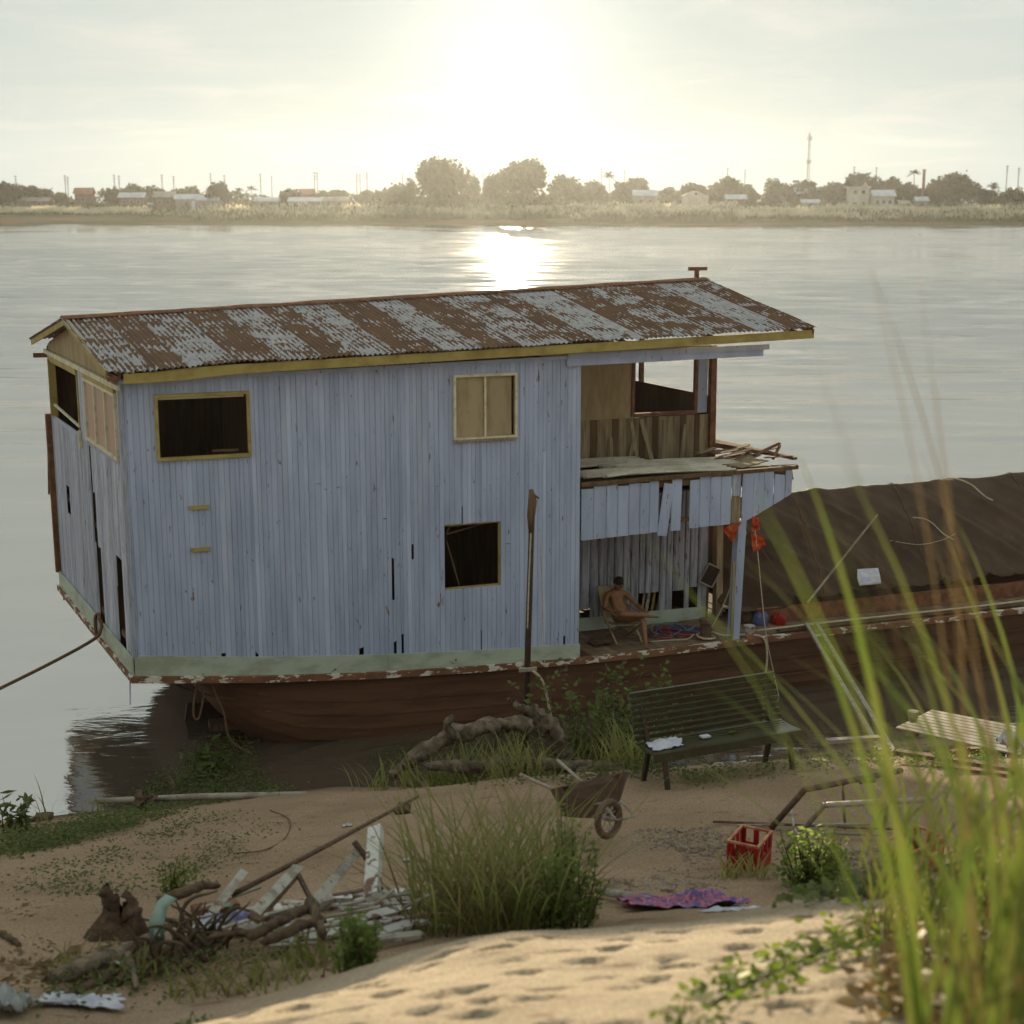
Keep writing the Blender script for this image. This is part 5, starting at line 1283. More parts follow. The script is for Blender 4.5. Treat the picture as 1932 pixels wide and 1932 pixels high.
def build_boat_things():
    d = lambda u: dk(u)-.012
    # mooring bollard, rope coil
    m = MB(); p = BT(10.66,.28,d(10.6)); m.tube([p, p+V((0,0,.05)), p+V((0,0,.06)), p+V((0,0,.30)), p+V((0,0,.33)), p+V((0,0,.40))], [.14,.14,.11,.11,.13,.13], 12)
    solo(m, 'bollard', MT['rust'], p, 'stubby rusty mooring bollard on the deck edge', 'bollard', smooth=False)
    rope('mooring_rope', [BT(10.55,.38,d(10)+.03), BT(10.78,.36,d(10)+.05), BT(10.80,.18,d(10)+.04), BT(10.55,.16,d(10)+.06), BT(10.53,.36,d(10)+.09), BT(10.8,.35,d(10)+.12), BT(10.95,.12,d(10)+.10), BT(11.4,.0,d(10)+.10), BT(11.65,-.12,d(10)+.02),
          BT(11.70,-.16,.4), BT(11.66,-.14,-.1), BT(11.64,-.15,-.6)], .022, 'rope_pale', 'thick pale rope wound on the bollard and hanging over the hull')
    # paint bucket
    p = BT(11.42,.02,d(11.4)); b = empty('paint_bucket', p, 'white paint bucket with pink smear standing by the porch post', 'bucket')
    m = MB(); m.tube([p+V((0,0,.01)), p+V((0,0,.10))], [.085,.095], 12); m.build('base_band', MT['crate_rim'], b)
    m = MB(); m.tube([p+V((0,0,.10)), p+V((0,0,.23)), p+V((0,0,.24)), p+V((0,0,.25))], [.096,.108,.115,.115], 12); m.build('body', MT['white'], b)
    m = MB(); m.tube([p+V((-.11,0,.22)), p+V((-.06,-.09,.12)), p+V((.06,-.09,.12)), p+V((.11,0,.22))], .005, 5); m.build('handle', MT['black'], b)
    # tangled hoses
    r = random.Random(12)
    for k, (mt, lb) in enumerate((('red_hose','red hose looping across the porch deck'),('blue_hose','blue hose tangled in the red one on the porch deck'),('green_hose','thin green hose at the foot of the porch wall'))):
        pts = []
        for j in range(14 if k < 2 else 6):
            t = j/13 if k < 2 else j/5; pts.append(BT(9.75+1.1*t+.18*math.sin(j*2.1+k), .75+.35*math.sin(j*1.7+k*2)+.2*k*.5, d(10)+.03+.02*k+.05*abs(math.sin(j*1.3))))
        rope('hose', pts, .018 if k < 2 else .012, mt, lb, 'hose', 6)
    rope('pale_line', [BT(9.6,.45,d(9.6)+.02), BT(10.0,.40,d(10)+.02), BT(10.3,.35,d(10)+.02), BT(10.5,.42,d(10)+.08)], .014, 'rope_pale', 'thin pale line running from the hoses to the bollard', 'line')
    m = MB(); rr = random.Random(3); c = BT(8.7,.65,d(8.7)+.05)
    m.grid([[c + BU*(i-3)*.07 + BS*(j-3)*.06 + V((0,0,.05*mnoise.noise((i*.7, j*.7, 2))+.03*(3-abs(i-3))*.5)) for i in range(7)] for j in range(7)])
    solo(m, 'dark_sack', MT['rootwood'], c, 'crumpled dark sack on the deck under the chair', 'sack', smooth=True)
    # framed panel leaning in mid-air against the wall end: small solar panel on a bracket
    c = BT(11.48,1.5,1.72); pn = empty('framed_panel', BT(11.48,1.55,1.3), 'small tilted dark panel in a pale frame at the porch corner', 'panel')
    q = [BT(11.46,1.5,1.96), BT(11.71,1.46,1.83), BT(11.54,1.5,1.46), BT(11.28,1.54,1.60)]
    m = MB(); m.add(q + [p + BN*.02 for p in q], [(3,2,1,0),(4,5,6,7),(0,1,5,4),(1,2,6,5),(2,3,7,6),(3,0,4,7)]); m.build('glass', MT['black'], pn)
    m = MB()
    for a, b2 in zip(q, q[1:]+q[:1]): m.bar(a+BN*.02, b2+BN*.02, .03, .03, BN)
    m.build('frame', MT['bamboo'], pn)
    m = MB(); m.bar(BT(11.49,1.56,.8), BT(11.49,1.53,1.7), .03, .03, BU); m.build('bracket', MT['frame_wood'], pn)
    # orange flags
    def flag(c, pts, lb, seed):
        m = MB(); n = 7; rows = []; P = [V(c) + BU*a + V((0,0,z)) for a, z in pts]
        for j in range(n+1):
            row = []
            for i in range(n+1):
                a, b_ = i/n, j/n; p = P[0].lerp(P[1], a).lerp(P[3].lerp(P[2], a), b_); row.append(p + BN*(.05 + .09*mnoise.noise((a*3+seed, b_*3, seed))))
            rows.append(row)
        m.sheet(rows, BN*.004); solo(m, 'orange_rag', MT['orange'], c, lb, 'cloth')
    flag(BT(10.95,-.02,3.12), [(-.20,-.08),(.16,.02),(.02,-.38),(-.08,-.30)], 'orange cloth rag hung left of the porch post', 3.3)
    flag(BT(11.42,-.01,3.22), [(-.06,0),(.08,-.04),(.10,-.26),(-.08,-.30)], 'upper orange cloth rag hung right of the porch post', 5.1)
    flag(BT(11.46,.02,2.86), [(-.10,.02),(.10,-.02),(.22,-.22),(-.06,-.36)], 'lower orange cloth rag hung right of the porch post', 8.7)
    # lines hanging from the post
    rope('hanging_line', [BT(11.45,.0,2.95), BT(11.52,-.03,2.4), BT(11.60,-.06,1.7), BT(11.70,-.10,.9), BT(11.85,-.18,.1), BT(12.0,-.2,-.5)], .012, 'rope_pale', 'thin pale line dropping from the post top past the hull', 'line')
    rope('hanging_line', [BT(11.30,.05,2.9), BT(11.2,.15,2.2), BT(11.0,.22,1.5), BT(10.75,.28,.95)], .012, 'rope_pale', 'thin pale line slanting from the post down to the bollard', 'line')
    rope('stay_wire', [BT(11.5,.0,2.7), BT(12.2,.2,1.9), BT(12.8,.45,1.35), BT(13.0,.5,1.2)], .008, 'rope', 'thin dark wire from the post to the hold', 'wire')
    # mooring rope off the stern, going left out of the picture, tied round the skirting
    rope('stern_rope', [BT(-.08,2.35,1.7), BT(-.10,2.15,1.55), BT(-.35,1.95,1.38), BT(-1.7,1.2,1.05), BT(-3.4,.2,.75), BT(-6.0,-1.2,.45)], .032, 'rope', 'brown mooring rope running left from the stern')
    rope('rope_loop', [BT(-.05,2.25,1.62), BT(-.06,2.55,1.72), BT(-.08,2.75,1.55), BT(-.05,2.7,1.2), BT(.2,2.5,1.15)], .03, 'rope', 'loop of rope tied round the green stern skirting')
    rope('under_rope', [BT(.35,.35,1.22), BT(.9,.45,.85), BT(1.5,.5,.60), BT(2.1,.42,.50)], .022, 'rope', 'dark rope slung under the stern platform')
    m = MB(); c = BT(1.15,.25,1.08); m.tube([c+BU*-.1, c+BU*.12], [.09,.10], 8); m.tube([c+V((0,0,.08)), c+V((.05,0,-.09))], [.08,.06], 7)
    kn = solo(m, 'rope_knot', MT['rope'], c, 'thick dark knot of rope under the stern', 'knot')
    rope('rope_loop', [BT(1.08,.2,1.05), BT(.98,.15,.75), BT(.95,.12,.45), BT(1.03,.12,.40), BT(1.12,.15,.7), BT(1.15,.2,1.0)], .020, 'rope', 'long loop of dark rope dangling from the knot', 'rope')
    rope('dangling_rope', [BT(1.28,.2,1.02), BT(1.35,.15,.75), BT(1.45,.1,.45), BT(1.52,.1,0), BT(1.68,.1,-.2), BT(1.9,.1,-.35)], .020, 'rope', 'dark rope trailing from the knot into the water')
    # boat clutter on the bow side
    m = MB(); m.tube([BT(12.9,.35,1.30), BT(14.9,1.0,2.80)], [.025,.018], 6); solo(m, 'long_pole', MT['bamboo'], BT(12.9,.35,1.3), 'long pale pole slanting up across the tarpaulin', 'pole')
    m = MB(); c = BT(14.6,.9,1.70)
    m.sheet([[BT(14.3,.66,1.48), BT(14.8,.66,1.48)], [BT(14.3,.74,1.60), BT(14.85,.76,1.58)], [BT(14.5,1.0,1.70), BT(15.0,1.02,1.68)]], (0,0,.03)); solo(m, 'white_board', MT['cloth_white'], c, 'bent white board lying against the tarpaulin', 'board')
    rope('white_rope_end', [BT(18.05,3.0,2.98), BT(18.3,2.9,3.02), BT(18.5,2.6,2.92), BT(18.65,2.35,2.70), BT(18.75,2.2,2.62)], .018, 'rope_pale', 'pale rope end hooked over the tarpaulin ridge')
    for k, (a, w, z) in enumerate(((16.7,1.9,2.30),(16.9,1.75,2.24))): pass
    rope('frayed_rope', [BT(16.6,2.05,2.42), BT(16.8,1.95,2.40), BT(16.95,1.85,2.30), BT(17.05,1.65,2.12), BT(17.2,1.5,2.0)], .014, 'rope_pale', 'short frayed pale rope lying on the tarpaulin')
    rope('tarp_cord', [BT(15.7,1.6,2.08), BT(16.3,1.45,1.98), BT(16.9,1.5,2.02), BT(17.3,1.6,2.1)], .006, 'rope_pale', 'thin cord sagging across the tarpaulin', 'cord')
    rope('gunwale_rope', [BT(11.6,.1,d(12)+.10), BT(13.2,.06,d(13)+.12), BT(15,.05,d(15)+.12), BT(17,.05,d(17)+.12), BT(19.5,.05,d(19)+.13)], .022, 'rope_pale', 'pale rope running along the bow gunwale')
    # cargo corner: odds and ends between the porch and the hold
    r = random.Random(40)
    for k, (u, w, s, mt, lb) in enumerate(((12.15,.75,.30,'blue_hose','blue plastic jug among the clutter right of the porch post'),(12.0,1.0,.34,'rootwood','dark bundle heaped right of the porch post'),(12.5,.65,.26,'red_crate','red bundle among the clutter by the hold'),
                                 (12.3,.9,.12,'white','small white can on top of the deck clutter'),(12.7,.95,.34,'frame_wood','brown sack slumped against the tarpaulin foot'))):
        m = MB(); c = BT(u, w, d(12)); rows = []
        for j in range(6):
            t = j/5; rr = s*.5*(1, 1.04, 1, .9, .55, .25)[j]
            row = []
            for i in range(13):
                a = i*math.pi/6; sq = 1/max(abs(math.cos(a)), abs(math.sin(a)))**.7
                row.append(c + V((math.cos(a)*rr*sq*(1+.3*mnoise.noise((i%12*.9,j*.6,k))), math.sin(a)*rr*sq*.8, (0,.3,.6,.8,.92,1.0)[j]*s*(.8+.35*mnoise.noise((i%12*.5,1,k))))))
            rows.append(row)
        m.grid(rows); m.add(rows[-1][:-1], [tuple(range(12))]); solo(m, 'clutter', MT[mt], c, lb, 'clutter')
        bpy.data.objects[-1].name if False else None
build_boat_things()
for o in list(bpy.data.objects):
    if o.name.startswith('clutter'):
        o.name = {'blue plastic jug among the clutter right of the porch post':'plastic_jug','dark bundle heaped right of the porch post':'cloth_bundle','red bundle among the clutter by the hold':'cloth_bundle','small white can on top of the deck clutter':'tin_can','brown sack slumped against the tarpaulin foot':'sack'}[o['label']]
        o['category'] = {'plastic_jug':'jug','cloth_bundle':'bundle','tin_can':'can','sack':'sack'}[o.name.split('.')[0]]

# ------------------------------------------------------------------ plants
def blade_mesh(name, bases, heights, rng, mt, parent=None, width=.012, lean=.35, droop=.5, segs=5, tip=True, dirs=None):
    n = len(bases); B = np.asarray(bases, float); Hh = np.asarray(heights, float)
    a = rng.uniform(0, 2*math.pi, n) if dirs is None else np.asarray(dirs); ln = np.abs(rng.normal(lean, lean*.5, n)); dr = rng.uniform(.3,1.2,n)*droop
    d = np.stack([np.cos(a), np.sin(a), 0*a],1); s = np.stack([-np.sin(a), np.cos(a), 0*a],1); w = width*rng.uniform(.6,1.4,n)
    tw = rng.uniform(-1,1,n)[:,None]; s = s + np.stack([np.cos(a)*0, np.sin(a)*0, tw[:,0]*.3],1)
    rows = []
    for j in range(segs+1):
        t = j/segs; out = (ln*t + dr*t**2.6)*Hh; up = Hh*(t - .30*dr*t**3.2)
        c = B + d*out[:,None]; c[:,2] += up; ww = (w*(1-t**2.2)+.0006)[:,None]*(.7+.6*min(1,t*3))
        rows.append((c - s*ww, c + s*ww))
    v = np.stack([x for r_ in rows for x in r_],1).reshape(-1,3); k = np.arange(n)*(2*(segs+1)); q = []
    for j in range(segs): q.append(np.stack([k+2*j, k+2*j+1, k+2*j+3, k+2*j+2],1))
    return npmesh(name, v, np.concatenate(q), mt, parent, True)
def grass_clump(c, n, rad, h0, h1, label, mt, seed, width=.012, lean=.30, droop=.5, name='grass_tuft', dry=0, group=None, cat='grass'):
    rng = np.random.default_rng(seed); c = V(c); root = empty(name, c, label, cat, group)
    def bs(m):
        r_ = rad*np.sqrt(rng.random(m)); a = rng.uniform(0, 2*math.pi, m); X = c.x+r_*np.cos(a); Y = c.y+r_*np.sin(a)*.8; return np.stack([X, Y, zbase(X, Y)-.02],1)
    blade_mesh('blades', bs(n), rng.uniform(h0, h1, n), rng, MT[mt], root, width, lean, droop)
    if dry: blade_mesh('dry_blades', bs(dry), rng.uniform(h0*.4, h1*.75, dry), rng, MT['grass_dry'], root, width, lean*1.4, droop*1.3)
    return root
def leafy(c, n_stem, rad, h0, h1, leaf_s, per, label, mt, seed, name='shrub', cat='shrub', group=None, spread=.5, stem='bark', asp=1.0):
    rng = np.random.default_rng(seed); r = random.Random(seed); c = V(c); root = empty(name, c, label, cat, group); st = MB(); P = []
    for k in range(n_stem):
        a = r.uniform(0, 6.28); q = rad*r.random()*.5; x, y = c.x+math.cos(a)*q, c.y+math.sin(a)*q; b = V((x, y, zg(x, y)-.03)); h = r.uniform(h0, h1); o = V((math.cos(a), math.sin(a), 0))*rad*spread*r.random()
        pts = [b + o*(t**1.4) + V((0,0,h*t)) + V((r.gauss(0,.015), r.gauss(0,.015), 0)) for t in (0,.33,.66,1)]
        st.tube(pts, [.011,.008,.006,.003], 4)
        for j in range(per):
            t = r.random()**.75; i = min(2, int(t*3)); f = t*3-i; p = pts[i].lerp(pts[i+1], f); P.append(p + V((r.gauss(0,leaf_s*1.1), r.gauss(0,leaf_s*1.1), r.gauss(0,leaf_s*.6))))
    st.build('stems', MT[stem], root, True)
    v, q = leaf_quads(np.array([tuple(p) for p in P]), leaf_s, rng, flat=.35, asp=asp); npmesh('leaves', v, q, MT[mt], root)
    return root
def ground_cover(poly, n, size, label, mt, seed, hmax=.10, name='ground_weeds', dens=None, kind='stuff', cat='weeds'):
    """leaves scattered over a patch of the bank given as a pixel polygon"""
    rng = np.random.default_rng(seed); r = random.Random(seed); P = []
    xs = [p[0] for p in poly]; ys = [p[1] for p in poly]
    def inside(x, y):
        c = False
        for (x1, y1), (x2, y2) in zip(poly, poly[1:]+poly[:1]):
            if (y1 > y) != (y2 > y) and x < (x2-x1)*(y-y1)/(y2-y1)+x1: c = not c
        return c
    seeds = []
    while len(seeds) < n//14:
        x, y = r.uniform(min(xs), max(xs)), r.uniform(min(ys), max(ys))
        if inside(x, y) and (dens is None or mnoise.noise((x*dens, y*dens*2, seed)) > -.05): seeds.append(ground(x, y))
    for s in seeds:
        for k in range(14):
            x, y = s.x+r.gauss(0,.14), s.y+r.gauss(0,.22); P.append((x, y, max(zg(x, y), WATER_Z)+abs(r.gauss(0, hmax))))
    v, q = leaf_quads(np.array(P), size, rng, flat=.5); o = npmesh(name, v, q, MT[mt]); return tag(o, label, cat, None, kind)

def build_plants():
    # shore weeds and creepers on the sand
    ground_cover([(0,1560),(60,1570),(190,1545),(300,1505),(360,1480),(450,1462),(500,1490),(560,1500),(420,1515),(300,1545),(150,1590),(0,1625)], 9000, .032, 'dense green weeds lining the left waterline', 'weed', 3, .07)
    ground_cover([(40,1620),(220,1560),(420,1530),(520,1560),(480,1620),(330,1680),(160,1700),(60,1690)], 2600, .022, 'sparse dark creepers spreading over the sand at left', 'weed', 4, .03, 'creepers', .02, cat='creepers')
    ground_cover([(0,1700),(160,1720),(330,1780),(260,1840),(100,1870),(0,1850)], 420, .045, 'scattered litter leaves on the lower left sand', 'grass_dry', 14, .01, 'leaf_litter', .02, cat='leaf litter')
    ground_cover([(700,1462),(1000,1440),(1230,1430),(1300,1462),(1200,1470),(900,1480),(720,1480)], 5000, .028, 'low green weeds around the driftwood', 'weed', 5, .09)
    ground_cover([(1250,1470),(1560,1430),(1700,1420),(1900,1430),(1900,1445),(1560,1450),(1300,1480)], 2600, .026, 'low weeds behind and under the bench', 'shrub', 6, .06)
    ground_cover([(100,1870),(250,1830),(420,1800),(600,1770),(640,1790),(420,1845),(240,1890),(120,1900)], 1100, .024, 'weeds growing in front of the debris heap', 'weed', 7, .09)
    ground_cover([(1480,1700),(1560,1660),(1932,1640),(1932,1690),(1700,1700)], 700, .05, 'weeds along the sand crest at right', 'weed', 8, .08)
    # plants by the water
    leafy(ground(405,1490), 16, .55, .35, .85, .085, 16, 'bushy weed with drooping leaves at the water under the stern', 'bush', 31, 'shrub', asp=1.5)
    leafy(ground(20,1570), 5, .35, .30, .55, .06, 22, 'feathery weed at the left edge of the waterline', 'weed', 32, 'weed_plant', 'weed', asp=1.7)
    for k, (x, y, h, lb) in enumerate(((85,1552,.75,'tall lone grass stem at the left waterline'),(165,1545,.5,'pair of thin grass stems left of the floating pole'),(198,1538,.55,'thin bent grass stems beside the end of the floating pole'),(340,1500,.6,'thin grass stems by the stakes at the waterline'))):
        grass_clump(ground(x, y), 6, .10, h*.6, h, lb, 'grass', 50+k, .008, .15, .3)
    # bush with vines by the upright pole
    p = at(1135,1440,19.6); leafy(V((p.x, 19.6, zg(p.x,19.6))), 46, 1.1, .7, 1.75, .06, 34, 'tangled vine-covered bush between the upright pole and the bench', 'bush', 41, 'bush', 'bush', spread=.8)
    for k, (x, Y, n, h0, h1, lb) in enumerate(((1060,19.2,90,.4,.9,'grass growing at the foot of the upright pole'),(1190,18.4,120,.4,.85,'long grass left of the bench back'),(900,18.6,110,.3,.75,'grass tuft in front of the big driftwood log'),(820,18.9,60,.3,.7,'thin grass at the left end of the driftwood'),(720,19.3,30,.25,.6,'few spiky blades left of the driftwood'),(985,18.0,90,.3,.7,'grass tuft below the middle of the driftwood'))):
        p = at(x, 1470, Y); grass_clump(V((p.x, Y, zg(p.x, Y))), n, .42, h0, h1, lb, 'grass', 60+k, .010, .3, .5, dry=n//6 if n > 40 else 0)
    # big tuft in the middle
    p = at(930,1700,10.0); grass_clump(V((p.x,10.4,zg(p.x,10.4))), 520, .70, .45, 1.25, 'big dense clump of tall grass in the middle of the beach', 'grass', 71, .0055, .40, .45, 'grass_clump', 200)
    p = at(1065,1700,10.0); leafy(V((p.x,10.1,zg(p.x,10.1))), 24, .40, .35, .82, .030, 40, 'leafy bright green shrub on the right flank of the big grass clump', 'shrub', 72)
    p = at(1075,1700,10.0); leafy(V((p.x-.02,10.5,zg(p.x,10.5))), 9, .16, .75, .98, .03, 34, 'tall upright weed stem with yellow-green leaves in the big grass clump', 'shrub', 74, 'weed_plant', 'weed')
    p = at(672,1790,7.9); leafy(V((p.x,7.9,zg(p.x,7.9))), 30, .22, .18, .42, .022, 60, 'small round bright shrub at the edge of the foreground sand', 'shrub', 73)
    p = at(370,1865,7.4); leafy(V((p.x,7.3,zg(p.x,7.3))), 8, .12, .06, .16, .022, 20, 'tiny weed sprig on the foreground sand at left', 'shrub', 75, 'weed_plant', 'weed')
    # weeds round the crates
    p = at(1530,1680,11.9); leafy(V((p.x,11.9,zg(p.x,11.9))), 34, .38, .25, .62, .034, 34, 'upright weeds between the two red crates', 'shrub', 81)
    p = at(1400,1660,12.4); grass_clump(V((p.x,12.3,zg(p.x,12.3))), 60, .25, .12, .30, 'short grass at the foot of the left red crate', 'grass', 82, .008)
    p = at(1620,1690,11.0); leafy(V((p.x,11.2,zg(p.x,11.2))), 12, .25, .08, .22, .03, 26, 'low leafy weed at the sand crest below the right crate', 'shrub', 83)
    p = at(330,1690,12.2); leafy(V((p.x,12.0,zg(p.x,12.0))), 7, .16, .2, .42, .03, 22, 'yellowish weed sprig above the debris heap', 'vine', 84, 'weed_plant', 'weed')
    p = at(220,1780,9.6); grass_clump(V((p.x,9.5,zg(p.x,9.5))), 70, .42, .10, .28, 'short grass around the split stump', 'grass', 85, .008, .4, .5, dry=60)
    p = at(470,1800,8.8); grass_clump(V((p.x,8.9,zg(p.x,8.9))), 130, .55, .08, .24, 'short grass in front of the debris boards', 'grass', 86, .008, .4, .5, dry=60)
    p = at(590,1740,9.4); grass_clump(V((p.x,9.3,zg(p.x,9.3))), 30, .22, .2, .5, 'few tall blades at the right end of the debris heap', 'grass', 87, .008)
    # foreground: creeping vine with leaves across the sand at lower right
    r = random.Random(91); rng = np.random.default_rng(91)
    line = [(1275,1960),(1360,1890),(1450,1845),(1560,1800),(1660,1765),(1760,1735),(1860,1715),(1960,1700)]
    root = empty('creeping_vine', ground(*line[2]), 'creeping vine with bright leaves across the foreground sand at lower right', 'vine')
    G = [ground(*q)+V((0,0,.02)) for q in line]; m = MB(); m.tube(curve_pts(G, 8), .008, 5)
    P = []
    for c in curve_pts(G, 26):
        for k in range(5):
            if r.random() < .62:
                x, y = c.x+r.gauss(0,.09), c.y+r.gauss(0,.15); P.append((x, y, zg(x,y)+abs(r.gauss(.03,.05))))
    for k in range(9):
        a = G[r.randrange(7)]; e = a + V((r.uniform(-.4,.4), r.uniform(-.5,.3), 0)); e.z = zg(e.x, e.y)+.03; md = (a+e)/2 + V((0,0,.08)); m.tube(curve_pts([a, md, e], 6), .005, 4)
    m.build('stems', MT['vine'], root, True); v, q = leaf_quads(np.array(P), .036, rng, flat=.4, asp=1.0); npmesh('leaves', v, q, MT['vine'], root)
    # tall grass in front of the lens at right: several clumps
    for k, (x, Y, n, rad, h0, h1, lb, ln, wd) in enumerate(((1.12,3.1,14,.15,1.3,2.3,'nearest clump of tall green grass at right, leaning left',.13,.0095),(1.30,3.3,16,.20,1.2,2.4,'dense tall grass clump at the right edge',.14,.0095),(1.70,4.4,13,.30,.9,1.9,'tall grass clump behind the nearest one at right',.24,.012),
                                     (2.05,5.0,18,.40,.9,2.0,'tall grass farther back at the right edge',.22,.013),(2.25,6.4,60,.6,.4,1.1,'shorter grass clump on the sand crest at right',.28,.009))):
        rng = np.random.default_rng(100+k); c = V((x, Y, zg(x,Y))); root = empty('tall_grass', c, lb, 'grass', None)
        rr = rad*np.sqrt(rng.random(n)); a = rng.uniform(0,6.28,n); X = x+rr*np.cos(a); Yv = Y+rr*np.sin(a); dirs = np.where(rng.random(n) < .45, math.pi + .12 - np.abs(rng.normal(0, .6, n)), np.abs(rng.normal(0, .8, n)) - .12)
        def bm(name, bases, hts, rng, mt, parent, w_, l_, d_, sg, dirs=None):
            if k == 4: return tag(blade_mesh(name, bases, hts, rng, mt, parent, w_, l_, d_, sg, dirs=dirs), kind='stuff')
            nm = {'blades':'blade','side_leaves':'side_leaf','dry_blades':'dry_blade','seed_stems':'seed_stem'}[name]
            for q_ in range(len(hts)): blade_mesh(nm, bases[q_:q_+1], hts[q_:q_+1], rng, mt, parent, w_, l_, d_, sg, dirs=None if dirs is None else dirs[q_:q_+1])
        bm('blades', np.stack([X,Yv,zbase(X,Yv)-.02],1), rng.uniform(h0,h1,n), rng, MT['grass_fg'], root, wd, ln, .22 if k < 2 else .38, 12, dirs=dirs)
        ns_ = max(4, n//3); rr = rad*np.sqrt(rng.random(ns_)); a = rng.uniform(0,6.28,ns_); X = x+rr*np.cos(a); Yv = Y+rr*np.sin(a)
        bm('seed_stems', np.stack([X,Yv,zbase(X,Yv)-.02],1), rng.uniform(h1*.85,h1*1.08,ns_), rng, MT['grass_dry'], root, wd*.35, ln*.8, .14 if k < 2 else .3, 12, dirs=math.pi - np.abs(rng.normal(0, .8, ns_)))
        m2 = n; rr = rad*np.sqrt(rng.random(m2)); a = rng.uniform(0,6.28,m2); X = x+rr*np.cos(a); Yv = Y+rr*np.sin(a)
        hv = rng.uniform(h0*.3,h1*.75,m2)
        bm('side_leaves', np.stack([X,Yv,zbase(X,Yv)+rng.uniform(.1,.6,m2)],1), hv*.7, rng, MT['grass_fg'], root, wd*.8, ln*1.5, .7, 10, dirs=np.abs(rng.normal(.2, 1.2, m2)))
        bm('dry_blades', np.stack([X,Yv,zbase(X,Yv)-.02],1), rng.uniform(h0*.3,h1*.5,m2), rng, MT['grass_dry'], root, wd*.7, ln*1.3, .7, 8, dirs=np.abs(rng.normal(.2, 1.2, m2)))
    ground_cover([(1700,1932),(1760,1840),(1932,1760),(1932,1932)], 900, .05, 'tangled low weeds in the lower right corner', 'grass_dry', 95, .06, 'corner_weeds')
build_plants()
for o in bpy.data.objects:
    if o.parent is not None and o.name.split('.')[0] in ('blades', 'dry_blades', 'leaves', 'stems'): o['kind'] = 'stuff'

# ------------------------------------------------------------------ things on the bank
def log(name, pts, rad, mt, label, cat, seed=0, n=9, parent=None, rough=.26, group=None):
    c = curve_pts(pts, 10); m = len(c); rr = [np.interp(i/(m-1), np.linspace(0,1,len(rad)), rad) for i in range(m)]
    mb = MB(); mb.tube(c, rr, n)
    mr_ = max(rad)
    def dn(v, f): return V((mnoise.noise(v*f+V((seed,0,0))), mnoise.noise(v*f+V((0,seed,0))), mnoise.noise(v*f+V((0,0,seed)))))
    mb.v = [tuple(V(v) + dn(V(v),4)*mr_*rough*2 + dn(V(v),13)*mr_*rough*1.6 + dn(V(v),30)*mr_*rough*.9) for v in mb.v]
    if parent is not None: return mb.build(name, MT[mt], parent, True)
    return solo(mb, name, MT[mt], c[0], label, cat, group, smooth=True)
def crumple(name, c, sx, sy, h, mt, label, cat, seed, n=14, ax=(1,0,0), ay=(0,1,0), raise_=0.0, ragged=.3, follow=True):
    m = MB(); rows = []; c = V(c); ax = V(ax); ay = V(ay)
    for j in range(n+1):
        row = []
        for i in range(n+1):
            x, y = (i/n-.5), (j/n-.5); k = 1 + ragged*mnoise.noise((x*4, y*4, seed))
            p = c + ax*(x*sx*k) + ay*(y*sy*k); z = h*(.5+.9*mnoise.noise((x*5+seed, y*5, seed*2)))*(1-1.3*max(abs(x),abs(y))) + .3*h*mnoise.noise((x*13, y*13, seed))
            p.z = (max(zg(p.x, p.y), WATER_Z) if follow else c.z) + .012 + max(0, z) + raise_
            row.append(p)
        rows.append(row)
    m.sheet(rows, (0,0,.006)); return solo(m, name, MT[mt], c, label, cat, smooth=True)

